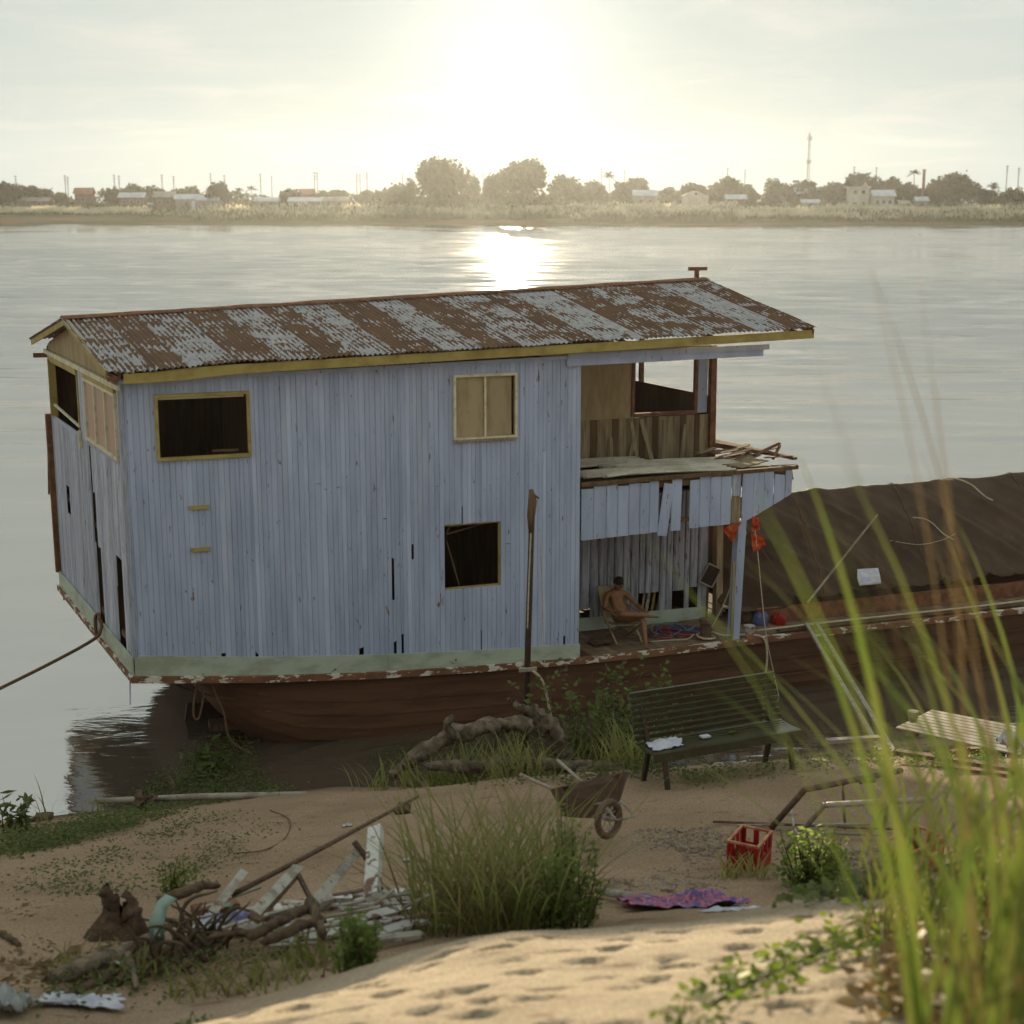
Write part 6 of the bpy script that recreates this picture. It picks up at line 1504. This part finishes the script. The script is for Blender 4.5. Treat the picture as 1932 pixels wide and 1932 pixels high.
def build_bank_things():
    # ---- upright dark pole with a rag at the top
    Y = 20.2; t = at(1005,925,Y); x = t.x; b = V((at(990,1390,Y).x, Y, zg(x,Y)-.3)); root = empty('mooring_pole', b, 'tall thin dark pole standing upright in front of the wall', 'pole')
    m = MB(); m.tube([b, V((b.x*.6+x*.4, Y, (b.z+t.z)/2)), V((x,Y,t.z-.05))], [.05,.045,.04], 8); m.build('shaft', MT['black'], root, True)
    m = MB(); rows = []
    m.tube([V((x-.02,Y-.03,t.z+.02)), V((x+.0,Y-.05,t.z-.15)), V((x-.02,Y-.05,t.z-.35)), V((x-.03,Y-.05,t.z-.6))], [.03,.065,.06,.03], 7); m.tube([V((x,Y-.05,t.z-.05)), V((x+.09,Y-.07,t.z-.10))], [.03,.012], 5); m.build('rag', MT['frame_wood'], root, True)
    rope('pole_line', [V((x-.02,Y-.06,t.z-.5)), V((x-.05,Y-.08,t.z-1.3)), V((x-.07,Y-.07,t.z-2.0))], .012, 'rope_pale', 'thin pale line hanging down the upright pole', 'line')
    q = at(992,1262,Y)
    m = MB(); m.bar(q+V((-.10,-.06,-.0)), q+V((.16,-.06,.02)), .05, .05); solo(m, 'lashed_stick', MT['bamboo'], q, 'short pale stick lashed across the upright pole', 'stick')
    rope('frayed_rope', [q+V((.1,-.08,0)), q+V((.22,-.1,-.12)), q+V((.30,-.1,-.35)), q+V((.38,-.12,-.8)), q+V((.45,-.15,-1.2)), q+V((.55,-.3,-1.42))], .020, 'rope_pale', 'frayed pale rope hanging from the stick on the upright pole')
    rope('pole_line', [q+V((.28,-.02,.02)), q+V((.25,-.02,.6)), q+V((.23,-.02,1.2)), q+V((.20,-.02,1.9))], .008, 'rope_pale', 'very thin pale line rising beside the upright pole', 'line')
    # ---- driftwood
    def A(px, py, Y): return at(px, py, Y)
    log('driftwood_log', [A(735,1462,19.2), A(800,1420,19.3), A(860,1385,19.4), A(950,1368,19.5), A(1010,1372,19.5), A(1050,1392,19.4)], [.05,.10,.13,.13,.12,.09], 'driftwood', 'big pale driftwood log beached under the hull', 'log', 1)
    log('driftwood_log', [A(805,1445,18.4), A(880,1447,18.3), A(980,1440,18.2), A(1080,1446,18.1), A(1180,1448,18.2)], [.06,.08,.085,.085,.05], 'driftwood', 'long straight pale log lying in front of the big driftwood', 'log', 5)
    log('tree_root', [A(1075,1440,18.9), A(1050,1395,19.0), A(1020,1355,19.0), A(985,1335,19.0), A(955,1322,19.0)], [.12,.13,.10,.055,.012], 'driftwood', 'curved root horn rising behind the driftwood', 'root', 9)
    log('tree_root', [A(1060,1395,18.8), A(1035,1360,18.8), A(1012,1330,18.8)], [.10,.08,.02], 'driftwood', 'short pointed root stub beside the root horn', 'root', 12)
    log('branch', [A(860,1390,19.2), A(845,1365,19.1), A(858,1352,19.1)], [.07,.06,.04], 'driftwood', 'stubby branch on top of the driftwood log', 'branch', 15)
    log('driftwood_log', [A(1090,1462,17.8), A(1140,1448,17.9), A(1180,1455,17.8)], [.05,.07,.04], 'driftwood', 'small pale driftwood piece left of the bench', 'log', 18)
    c = ground(880,1468); crumple('red_plastic_bag', c, .42, .25, .07, 'red_crate', 'torn red plastic bag in the grass below the driftwood', 'bag', 4.4)
    # ---- bench of slats
    pl = V((1.72, 16.3, 0)); pl.z = zg(pl.x, pl.y); prr = V((3.52, 17.15, 0)); prr.z = pl.z-.02
    bu = (prr-pl); Lb = bu.length; bu.normalize(); bw = V((-bu.y, bu.x, 0)).normalized(); bz = V((0,0,1)); zb = pl.z - .02
    def K(a, b, z): return V((pl.x, pl.y, zb)) + bu*a + bw*b + bz*z
    root = empty('park_bench', K(Lb/2,.2,0), 'dark green slatted bench standing on the sand by the hull', 'bench')
    for k in range(8):
        t = k/7; m = MB(); h = .50+.50*t; m.bar(K(-.06,.44+.16*t,h), K(Lb+.06,.44+.16*t,h), .025, .056, bz*1+bw*-.3); m.build('back_slat', MT['bench'], root)
    for k in range(7):
        m = MB(); m.bar(K(-.06,.02+.062*k,.445-.012*math.sin(k*.5)), K(Lb+.06,.02+.062*k,.445-.012*math.sin(k*.5)), .05, .024); m.build('seat_slat', MT['bench'], root)
    m = MB(); m.bar(K(-.06,-.02,.40), K(Lb+.06,-.02,.40), .02, .11); m.build('front_rail', MT['bench'], root)
    for a in (.10, Lb-.10):
        m = MB(); m.bar(K(a,.02,.42), K(a,-.10,-.06), .05, .05, bu); m.build('leg', MT['bench_iron'], root)
        m = MB(); m.bar(K(a,.36,.42), K(a,.50,-.15), .05, .05, bu); m.build('leg', MT['bench_iron'], root)
        m = MB(); m.bar(K(a,.40,.40), K(a,.64,1.03), .045, .05, bu); m.bar(K(a,0,.40), K(a,.42,.40), .045, .05, bu); m.build('end_frame', MT['bench_iron'], root)
    crumple('cloth', K(.22,.20,.46), .42, .26, .07, 'cloth_white', 'crumpled white cloth left on the bench seat', 'cloth', 2.7, ax=bu, ay=bw, follow=False)
    m = MB(); m.box(K(.80,.22,.475), bu*.12, bw*.08, bz*.02); solo(m, 'paper_packet', MT['cloth_white'], K(.8,.22,.47), 'tiny white packet in the middle of the bench seat', 'packet')
    m = MB(); m.sheet([[K(1.14,.2,.47), K(1.22,.18,.485)], [K(1.16,.26,.48), K(1.26,.24,.47)]], (0,0,.004)); solo(m, 'leaf', MT['vine'], K(1.2,.2,.47), 'single green leaf lying on the bench seat', 'leaf')
    # ---- gangway of two rails from the boat to the bank
    for k, (a, b_, lb) in enumerate((((12.66,.02,.98), (1662,1418), 'left metal rail of the gangway leading up to the boat'), ((12.86,.0,.98), (1684,1416), 'right metal rail of the gangway leading up to the boat'))):
        p = BT(*a); q = at(b_[0], b_[1], 18.6); q.z = max(q.z, zg(q.x, q.y)+.04); m = MB(); m.bar(p, q, .07, .05); solo(m, 'gangway_rail', MT['grey_pipe'], q, lb, 'rail', 'rails of the gangway')
    # ---- sheets, planks and bags right of the bench
    def slab(pts, lb, name, mt, cat, nsl=0, t=.02):
        P = [V(p) for p in pts]; root = empty(name, P[0], lb, cat); u_ = P[1]-P[0]; w_ = P[3]-P[0]
        for k in range(nsl):
            a = k/nsl; b2 = (k+.82)/nsl; m = MB(); m.sheet([[P[0].lerp(P[3],a), P[1].lerp(P[2],a)], [P[0].lerp(P[3],b2), P[1].lerp(P[2],b2)]], (0,0,t)); m.build('slat', MT[mt], root)
        m = MB()
        for f in (.15,.5,.85): m.bar(P[0].lerp(P[1],f)-V((0,0,.05)), P[3].lerp(P[2],f)-V((0,0,.05)), .06, .06)
        m.build('bearer', MT['frame_wood'], root)
        return root
    slab([at(1690,1372,18.4), at(1925,1424,17.3), at(1935,1372,18.6), at(1760,1338,19.6)], 'grey slatted pallet platform behind the tall grass', 'slat_platform', 'bamboo', 'platform', 9)
    p = at(1722,1362,18.3); m = MB(); m.tube([p, p+V((0,0,.10)), p+V((0,0,.15))], [.05,.07,.075], 10); solo(m, 'white_cup', MT['white'], p, 'white cup standing on the slatted platform', 'cup')
    crumple('plastic_bag', at(1912,1405,16.6), .34, .30, .26, 'cloth_white', 'bulging white plastic bag at the right edge', 'bag', 6.1, follow=False)
    for k, (a, b_, Y0, Y1, lb, mt) in enumerate((((1690,1418),(1945,1478),17.4,16.3,'long brown board running to the right edge below the platform','frame_wood'),((1560,1398),(1660,1392),18.6,18.9,'short grey bar lying behind the bench end','grey_pipe'),((1760,1445),(1945,1480),16.9,16.0,'second brown board below the platform at right','red_wood'))):
        p, q = at(*a, Y0), at(*b_, Y1); p.z = max(p.z, zg(p.x,p.y)+.03); q.z = max(q.z, zg(q.x,q.y)+.03); m = MB(); m.bar(p, q, .10, .05); solo(m, 'board', MT[mt], p, lb, 'board')
    # ---- bent pipe frames
    def pipe(pts, r, mt, lb, name='bent_pipe'):
        m = MB(); m.tube(pts, r, 8); return solo(m, name, MT[mt], pts[0], lb, 'pipe', smooth=True)
    a0 = ground(1455,1562); a1 = at(1518,1490,14.2); a2 = at(1700,1454,15.2)
    root = empty('rusty_rail_frame', a0, 'rusty bent pipe frame sticking out of the sand by the crate', 'pipe frame')
    m = MB(); m.tube([a0, a1, a1.lerp(a2,.03), a2], .033, 8); m.build('rail', MT['rust'], root, True); m = MB(); c = a1.lerp(a2,.38); m.tube([c, V((c.x-.02,c.y-.3,zg(c.x,c.y-.3)-.05))], .014, 6); m.build('upright', MT['rust'], root, True)
    m = MB(); c = a1.lerp(a2,.6); m.tube([c+V((-.05,0,-.04)), c+V((.12,0,-.02))], .03, 6); m.build('bracket', MT['rust'], root, True)
    b0 = ground(1485,1600); b1 = at(1555,1519,12.9); b2 = at(1760,1508,13.2); m = MB(); m.tube([b0, b1, b1.lerp(b2,.03), b2], .028, 8); solo(m, 'bent_pipe', MT['grey_pipe'], b0, 'grey bent pipe frame in front of the rusty one', 'pipe', smooth=True)
    for k, (p, q, mt, lb, r_) in enumerate((((1345,1555),(1700,1570),'rust','thin rusty rod lying on the sand behind the left crate',.014),((1390,1562),(1640,1560),'grey_pipe','grey rod lying behind the left crate',.014),((1500,1575),(1660,1580),'bamboo','pale stick on the gravel between the crates',.018),((1490,1550),(1505,1580),'white','short white stick leaning by the rusty frame',.014))):
        A_, B_ = ground(*p)+V((0,0,.03)), ground(*q)+V((0,0,.03)); M_ = (A_+B_)/2; M_.z = max(M_.z, zg(M_.x,M_.y)+.03)
        if k == 3: B_ = B_ + V((0,0,.0)); A_ = A_ + V((0,0,.15))
        m = MB(); m.tube([A_, M_, B_], r_, 6); solo(m, 'rod' if k < 2 else 'stick', MT[mt], A_, lb, 'rod' if k < 2 else 'stick', smooth=True)
    # ---- red crates
    def crate(c, rz, lb, s=1.0, tilt=0.0):
        root = empty('bottle_crate', c, lb, 'crate', 'red plastic crates'); cz, sz = math.cos(rz), math.sin(rz); w, d, h = .40*s, .30*s, .36*s
        def Q(x, y, z): return V(c) + V((cz*x - sz*y, sz*x + cz*y, z + tilt*x))
        ux = V((cz,sz,tilt)); uy = V((-sz,cz,0)); uz = V((0,0,1))
        m = MB(); m.box(Q(0,0,.012), ux*w, uy*d, uz*.024); m.build('floor', MT['red_crate'], root)
        for sy in (-1,1):
            m = MB(); y = sy*(d/2-.008)
            m.box(Q(0,y,h*.28), ux*w, uy*.016, uz*(h*.46))
            for x in (-.46,-.17,.17,.46): m.box(Q(x*w,y,h*.68), ux*(.055*s), uy*.016, uz*(h*.40))
            m.build('side', MT['red_crate'], root)
        for sx in (-1,1):
            m = MB(); x = sx*(w/2-.008)
            m.box(Q(x,0,h*.28), ux*.016, uy*(d-.034), uz*(h*.46))
            for y in (-.42,0,.42): m.box(Q(x,y*d,h*.68), ux*.016, uy*(.05*s), uz*(h*.40))
            m.build('side', MT['red_crate'], root)
        m = MB()
        for sy in (-1,1): m.box(Q(0,sy*(d/2-.006),h*.905), ux*(w+.016), uy*.022, uz*(h*.06))
        for sx in (-1,1): m.box(Q(sx*(w/2-.006),0,h*.906), ux*.022, uy*(d-.045), uz*(h*.058))
        m.build('rim', MT['crate_rim'], root)
        m = MB()
        for k in range(3): m.box(Q((k-1)*w*.25,0,h*.26), ux*.008, uy*(d-.05), uz*(h*.36))
        m.box(Q(0,0,h*.262), ux*(w-.05), uy*.008, uz*(h*.34)); m.build('dividers', MT['red_crate'], root)
    p = at(1418,1640,12.6); crate(V((p.x, 12.75, zg(p.x,12.75)-.01)), R(62), 'open red plastic crate with faded rim, left of the two on the gravel')
    p = at(1725,1610,12.4); crate(V((p.x, 12.4, zg(p.x,12.4)-.01)), R(35), 'red plastic crate half hidden by the tall grass at right', 1.05, .10)
    # ---- wheelbarrow lying tipped
    c = ground(1120,1570); root = empty('wheelbarrow', c, 'rusty old wheelbarrow tipped over beside the big grass clump', 'wheelbarrow')
    m = MB(); rows = []; cc = at(1112,1500,13.9)
    for j in range(7):
        t = j/6; row = []
        for i in range(17):
            a = 2*math.pi*i/16; e = .42*(1-.35*t)
            row.append(cc + V((math.cos(a)*e*.95, math.sin(a)*e*.55 - .10*t, .16 - .34*t + .22*math.sin(a)*(1-t*.5)*-.4 + .10*math.cos(a)*(1-t))))
        rows.append(row)
    m.sheet(rows, (0,.0,.004)); m.add(rows[-1][:-1], [tuple(range(16))]); m.build('tray', MT['rust'], root, True)
    wc = at(1148,1545,13.3); m = MB(); n = 26; ax = V((.72,-.66,.12)).normalized(); e1 = ax.cross(V((0,0,1))).normalized(); e2 = e1.cross(ax)
    rows = []
    for i in range(n+1):
        a = 2*math.pi*i/n; dd = e1*math.cos(a) + e2*math.sin(a)
        rows.append([wc + dd*(.165+.035*math.cos(b*math.pi/4)) + ax*(.035*math.sin(b*math.pi/4)) for b in range(9)])
    m.grid(rows); wh = m.build('wheel', MT['rust'], root, True)
    m = MB()
    for k in range(9):
        a = k*2*math.pi/9; dd = e1*math.cos(a) + e2*math.sin(a); m.tube([wc+ax*.03*(1 if k % 2 else -1), wc+dd*.15], .005, 4)
    m.tube([wc-ax*.06, wc+ax*.06], .02, 6); m.build('spokes', MT['grey_pipe'], wh)
    m = MB(); m.tube([wc+ax*.09, wc+ax*.09+V((-.1,.3,.05)), cc+V((-.15,.1,-.18))], .016, 6); m.tube([wc-ax*.09, wc-ax*.09+V((.2,.1,.12)), wc+V((.25,-.05,.05)), wc+ax*.1], .014, 6); m.build('frame', MT['grey_pipe'], root, True)
    m = MB(); m.tube([cc+V((-.2,.2,-.1)), cc+V((-.7,.5,.02))], .018, 6); m.tube([cc+V((.1,.2,-.1)), cc+V((-.3,.8,.06))], .018, 6); m.build('handles', MT['grey_pipe'], root, True)
    # ---- floral cloth and pale pipe
    c = at(1290,1668,11.0); g = V((c.x, 11.1, zg(c.x,11.1))); crumple('patterned_cloth', g, .95, .42, .16, 'floral', 'crumpled purple and pink floral cloth on the gravel', 'cloth', 9.3, n=22, ragged=.25)
    A_, B_ = at(1133,1638,11.5), at(1225,1662,11.1); A_.z = zg(A_.x,A_.y)+.05; B_.z = zg(B_.x,B_.y)+.05; m = MB(); m.tube([A_,B_], .035, 10); solo(m, 'white_pipe', MT['white'], A_, 'short white pipe lying beside the floral cloth', 'pipe', smooth=True)
    c = at(1375,1672,10.6); crumple('foam_scraps', V((c.x,10.5,zg(c.x,10.5))), .45, .12, .06, 'cloth_white', 'row of white foam scraps at the sand crest right of the floral cloth', 'foam', 3.9)
    # gravel patch, lumps of soil
    rng = np.random.default_rng(5); r = random.Random(5); vs = []; fs = []
    def stones(poly, n, s0, s1, nm, lb, mt):
        mb = MB()
        for k in range(n):
            x = r.uniform(poly[0], poly[1]); y = r.uniform(poly[2], poly[3]); g = ground(x, y); s = r.uniform(s0, s1)
            vv = [V((dx*s*r.uniform(.6,1.2), dy*s*r.uniform(.6,1.2), dz*s*r.uniform(.4,.8))) + g for dx, dy, dz in ((1,0,0),(-1,0,0),(0,1,0),(0,-1,0),(0,0,1),(0,0,-1))]
            mb.add(vv, [(0,2,4),(2,1,4),(1,3,4),(3,0,4),(2,0,5),(1,2,5),(3,1,5),(0,3,5)])
        o = mb.build(nm, MT[mt]); tag(o, lb, 'stones', None, 'stuff')
    stones((1150,1390,1560,1680), 1500, .008, .028, 'gravel', 'coarse gravel patch left of the red crate', 'gravel')
    stones((1480,1760,1600,1690), 1400, .008, .03, 'gravel', 'grey gravel and coal lumps between the red crates', 'gravel')
    stones((300,1500,1470,1640), 500, .006, .02, 'pebbles', 'pebbles scattered over the beach sand', 'gravel')
    # ---- floating pole, stakes at the shore
    A_, B_ = at(190,1511,20.9), at(580,1499,19.8); m = MB(); m.tube([A_, A_.lerp(B_,.5)+V((0,0,.02)), B_], [.045,.05,.048], 9); solo(m, 'bamboo_pole', MT['bamboo'], B_, 'long grey bamboo pole lying across the left shore, end over the water', 'pole', smooth=True)
    log('stake', [at(328,1500,20.6), at(326,1480,20.6), at(322,1464,20.6)], [.035,.03,.02], 'driftwood', 'short broken stake by the long bamboo pole', 'stake', 3)
    log('stump', [at(285,1520,20.4), at(268,1508,20.4), at(258,1492,20.4)], [.14,.12,.05], 'rootwood', 'small dark stump at the waterline under the bamboo pole', 'stump', 7)
    log('sunken_log', [at(-10,1572,20.0), at(45,1560,20.1), at(95,1548,20.2)], [.12,.13,.10], 'rootwood', 'dark sunken log at the left edge of the shore', 'log', 8)
    log('stake', [at(42,1580,19.6), at(36,1565,19.6), at(30,1555,19.6)], [.03,.03,.02], 'bamboo', 'short pale stake beside the sunken log', 'stake', 9)
    log('stick', [ground(0,1770)+V((0,0,.02)), ground(20,1778)+V((0,0,.03)), ground(36,1786)+V((0,0,.02))], [.03,.035,.02], 'rootwood', 'short dark stick on the sand at the left edge', 'stick', 11)
    rope('wire_loop', [ground(510,1530)+V((0,0,.01)), ground(545,1548)+V((0,0,.015)), ground(540,1580)+V((0,0,.01)), ground(500,1605)+V((0,0,.01)), ground(440,1612)+V((0,0,.01))], .008, 'rope', 'dark wire curling over the sand below the bamboo pole', 'wire')
    c = ground(760,1535); log('clod', [c+V((-.07,0,.03)), c+V((0,0,.05)), c+V((.07,0,.03))], [.05,.08,.05], 'rootwood', 'small brown clod on the sand left of the big grass', 'clod', 3)
build_bank_things()

def build_debris():
    def B(px, py, Y, dz=None):
        p = at(px, py, Y)
        if dz is not None: p.z = zg(p.x, p.y)+dz
        return p
    def board(p, q, w, h, mt, lb, name='board', cat='board', up=(0,0,1)):
        m = MB(); m.bar(p, q, w, h, up); return solo(m, name, MT[mt], p, lb, cat)
    # long thin brown pole resting on the boards
    m = MB(); m.tube([B(437,1689,10.5), B(600,1604,10.9), B(790,1502,11.6)], [.022,.02,.013], 6); solo(m, 'brown_pole', MT['rust'], B(437,1689,10.5), 'long thin brown pole slanting up over the debris heap', 'pole', smooth=True)
    board(B(461,1644,10.7), B(400,1722,10.2), .07, .02, 'white', 'short white board propped at the left under the brown pole', up=(0,-1,.4))
    board(B(564,1633,10.8), B(482,1722,9.9), .08, .02, 'white', 'middle white board leaning under the brown pole', up=(0,-1,.4))
    board(B(553,1650,10.9), B(478,1735,9.8), .10, .03, 'frame_wood', 'brown board right behind the middle white board', up=(0,-1,.4))
    board(B(682,1598,11.0), B(596,1700,10.2), .08, .02, 'white', 'long white board leaning near the white post', up=(0,-1,.4))
    board(B(709,1564,10.9), B(702,1692,10.0), .11, .07, 'white_flake', 'upright post with flaking white paint on the debris heap', 'post', 'post', up=(0,-1,0))
    board(B(668,1588,10.9), B(715,1650,10.8), .035, .035, 'rust', 'thin rusty bar crossing the flaking white post', 'bar', 'bar')
    board(B(560,1645,10.9), B(598,1720,10.4), .03, .04, 'rust', 'thin rusty bar dropping from the brown pole', 'bar', 'bar')
    board(B(428,1648,11.0,.06), B(720,1608,11.6,.10), .04, .04, 'rust', 'rusty upper bar of the fallen metal frame', 'bar', 'bar')
    board(B(424,1652,11.0,.05), B(426,1680,10.5,.03), .03, .03, 'rust', 'rusty end bar of the fallen metal frame', 'bar', 'bar')
    # white blocks and flaking boards behind
    r = random.Random(6)
    spots = [(480,1660,11.0),(520,1655,11.1),(560,1650,11.2),(600,1645,11.3),(640,1632,11.4),(672,1625,11.5),(700,1648,11.2),(735,1640,11.3),(755,1620,11.5),(770,1655,11.1)]
    names = ['first','second','third','fourth','fifth','sixth','seventh','eighth','ninth','tenth']
    for k, (x, y, Y) in enumerate(spots):
        g = B(x, y, Y); g.z = zg(g.x, g.y)+.05; a = r.uniform(-.2,.5); s = r.uniform(.8,1.25); m = MB()
        m.box(g, V((math.cos(a),math.sin(a),r.uniform(-.1,.1)))*.24*s, V((-math.sin(a),math.cos(a),0))*.11*s, (0,0,.10*s)); m.v = [tuple(V(v)+V((r.gauss(0,.008),r.gauss(0,.008),r.gauss(0,.008)))) for v in m.v]
        solo(m, 'broken_block', MT['white_flake' if k % 3 == 1 else 'white'], g, names[k]+' from the left of the broken white blocks behind the debris boards', 'block', 'broken white blocks behind the boards')
    for k, (p, q, w, mt, lb) in enumerate((((530,1722,10.0),(760,1690,10.5),.10,'white_flake','long flaking board flat at the foot of the white post'),((600,1700,10.3),(790,1668,10.9),.12,'white_flake','flaking board lying behind the white post foot'),((700,1705,9.9),(800,1685,10.2),.10,'white_flake','flaking white board at the right end of the heap'),
                               ((690,1728,9.6),(796,1706,9.9),.09,'white','lowest white board at the right end of the heap'),((420,1702,10.3),(560,1695,10.4),.09,'white','white board lying under the leaning boards'),((640,1672,10.7),(760,1660,11.0),.09,'grey_pipe','grey board between the white post and the blocks'))):
        A_, C_ = B(*p), B(*q); A_.z = zg(A_.x,A_.y)+.06+.03*k*.5; C_.z = zg(C_.x,C_.y)+.07+.03*(k % 3); board(A_, C_, w, .03, mt, lb)
    board(B(362,1668,11.2,.05), B(445,1655,11.4,.06), .13, .06, 'red_wood', 'faded red board at the upper left of the debris heap')
    # dark timber
    for k, (p, q, rr, lb) in enumerate((((470,1768,9.0),(590,1712,9.7),[.06,.07,.05],'dark rotten timber in front of the leaning boards'),((500,1778,8.9),(610,1735,9.4),[.05,.06,.05],'lower dark rotten timber at the heap front'),((585,1700,10.0),(610,1760,9.1),[.06,.05,.05],'dark timber sticking down at the heap right'),((395,1770,9.1),(470,1762,9.1),[.03,.03,.02],'thin brown stick under the plastic sheet'),
                           ((300,1700,10.6),(415,1668,10.9),[.07,.08,.05],'dark log along the top of the root heap'))):
        A_, C_ = B(*p), B(*q); A_.z = max(A_.z, zg(A_.x,A_.y)+.04); C_.z = max(C_.z, zg(C_.x,C_.y)+.05); log('timber', [A_, (A_+C_)/2+V((0,0,.02)), C_], [v*.62 for v in rr], 'rootwood', lb, 'timber', 20+k, rough=.25)
    # tangle of roots and sticks
    root = empty('root_tangle', B(350,1760,9.6,0), 'tangled heap of dark roots and sticks left of the boards', 'roots'); r = random.Random(17)
    for k in range(46):
        A_ = B(r.uniform(296,410), r.uniform(1700,1765), 9.8); A_.y += r.uniform(-.4,.5); A_.z = zg(A_.x,A_.y)+r.uniform(0,.08); e = A_ + V((r.uniform(-.45,.45), r.uniform(-.3,.3), r.uniform(.05,.38))); md = (A_+e)/2 + V((r.uniform(-.1,.1),0,r.uniform(-.05,.12)))
        log('root', [A_, md, e], [r.uniform(.010,.026), r.uniform(.010,.02), .006], 'rootwood', None, None, k, 6, root)
    # plastic
    c = ground(425,1752); crumple('plastic_sheet', c, .48, .46, .20, 'plastic_blue', 'crumpled blue and white plastic sheet in the debris heap', 'plastic sheet', 5.2, n=18)
    c = B(296,1745,9.7); m = MB(); m.sheet([[c+V((-.05,0,-.12)), c+V((.05,.02,-.14))], [c+V((-.06,.02,.02)), c+V((.05,.0,.0))], [c+V((.0,.05,.16)), c+V((.08,.03,.13))], [c+V((.06,.06,.21)), c+V((.14,.05,.18))]], (0,.012,0)); solo(m, 'plastic_scrap', MT['plastic_mint'], c, 'curved mint green plastic scrap standing by the root tangle', 'plastic scrap', smooth=True)
    c = B(420,1690,10.6); crumple('plastic_scrap', V((c.x,c.y,zg(c.x,c.y)+.15)), .16, .10, .05, 'plastic_mint', 'small mint scrap on top of the root tangle', 'plastic scrap', 8.8, raise_=.22)
    # split stump
    s = ground(222,1768); root = empty('split_stump', s, 'rotten split stump with two points on the lower left sand', 'stump')
    m = MB(); rows = []
    for j in range(9):
        t = j/8; row = []
        for i in range(15):
            a = 2*math.pi*i/14; e = (.19*(1-t)**.8 + .035 + .03*math.cos(3*a+1))*(1+.25*mnoise.noise((math.cos(a)*1.5, math.sin(a)*1.5, t*2)))
            hh = .36*t*(.55+.45*abs(math.cos(a)) + (.18 if math.cos(a) < 0 else 0))
            row.append(s + V((math.cos(a)*e*1.25 + .04*math.sin(t*2), math.sin(a)*e, hh-.05)))
        rows.append(row)
    m.grid(rows); m.build('bole', MT['rootwood'], root, True)
    for k, (dx, h, ln) in enumerate(((-.05,.46,.03),(.10,.36,.07))): log('splinter', [s+V((dx,0,.05)), s+V((dx+ln*.4,0,h*.6)), s+V((dx-ln*.3,0,h))], [.09,.065,.025], 'rootwood', None, None, 30+k, 8, root, .3)
    # long driftwood log with a fork
    root = empty('forked_log', B(100,1868,7.6,0), 'long forked driftwood log in the lower left foreground', 'log')
    pts = [ground(103,1875), ground(170,1845), ground(240,1820), ground(326,1768)]
    for p in pts: p.z = zg(p.x,p.y)+.10
    log('bole', pts, [.045,.065,.055,.03], 'driftwood', None, None, 41, 10, root); f = pts[2]; fe = ground(258,1872); log('fork', [f, f.lerp(fe,.5)+V((0,0,.04)), fe+V((0,0,.01))], [.028,.024,.018], 'driftwood', None, None, 43, 8, root)
    q = [p + V((.10,-.16,-.03)) for p in pts]
    for p in q: p.z = max(p.z-.03, zg(p.x,p.y)+.02)
    log('timber', q, [.025,.035,.035,.02], 'rootwood', 'dark log lying along the front of the forked one', 'timber', 45)
    log('timber', [ground(215,1862)+V((0,0,.03)), ground(330,1800)+V((0,0,.04)), ground(430,1778)+V((0,0,.04))], [.03,.045,.03], 'rootwood', 'thin dark branch right of the forked log', 'timber', 47)
    # cloth and bag at the lower left
    c = ground(150,1892); crumple('white_cloth', c, .50, .26, .07, 'cloth_white', 'dirty white cloth spread on the lower left sand', 'cloth', 7.4, n=18, ragged=.5)
    c = ground(18,1905); crumple('plastic_bag', c, .24, .30, .22, 'plastic_clear', 'greyish crumpled plastic bag in the lower left corner', 'bag', 1.9, n=16)
    crumple('plastic_scrap', ground(215,1838), .14, .06, .03, 'cloth_white', 'thin white scrap caught on the forked log', 'plastic scrap', 3.4, raise_=.07)
    crumple('plastic_scrap', ground(288,1798), .15, .08, .04, 'cloth_white', 'white scrap between the stump and the log heap', 'plastic scrap', 4.9, raise_=.06)
    for k, (x, y, lb) in enumerate(((748,1700,'white scrap at the left edge of the big grass clump'),(770,1625,'white paper scrap left of the big grass clump top'),(655,1560,'small pale scrap on the open sand behind the heap'))):
        crumple('paper_scrap', ground(x, y), .10, .08, .04, 'cloth_white', lb, 'paper', 11+k)
    r = random.Random(55); ordn = ['first','second','third','fourth','fifth','sixth','seventh','eighth','ninth','tenth','eleventh','twelfth','thirteenth','fourteenth','fifteenth']
    for k in range(15):
        px = 390 + k*26 + r.uniform(-10,10); Y = r.uniform(9.4,10.6); p = B(px, 1715-r.uniform(0,60), Y); p.z = zg(p.x,p.y)+r.uniform(.08,.30); a = r.uniform(-.3,1.1); ln = r.uniform(.3,.75); q = p + V((math.cos(a)*ln, math.sin(a)*ln*.6, r.uniform(-.05,.22)))
        q.z = max(q.z, zg(q.x,q.y)+.03); board(p, q, r.uniform(.022,.045), .014, r.choice(['white','plank_raw','white_flake','bamboo']), '%s from the left of the thin battens strewn over the debris heap' % ordn[k], 'batten', 'batten')['group'] = 'thin battens on the debris heap'
build_debris()

# ------------------------------------------------------------------ haze over the river and town
def build_haze():
    m_ = bpy.data.materials.new('haze_air'); m_.use_nodes = True; nt = m_.node_tree; N = nt.nodes; L = nt.links
    N.remove(N['Principled BSDF']); pv = N.new('ShaderNodeVolumePrincipled')
    pv.inputs['Color'].default_value = (.90,.95,.98,1); pv.inputs['Density'].default_value = HAZE_D; pv.inputs['Anisotropy'].default_value = HAZE_G
    L.new(pv.outputs[0], N['Material Output'].inputs['Volume'])
    mb = MB(); mb.box((0, 390, 19), (4800,0,0), (0,880,0), (0,0,44)); o = mb.build('haze', m_); tag(o, kind='stuff')
HAZE_D, HAZE_G = .000055, .74
build_haze()
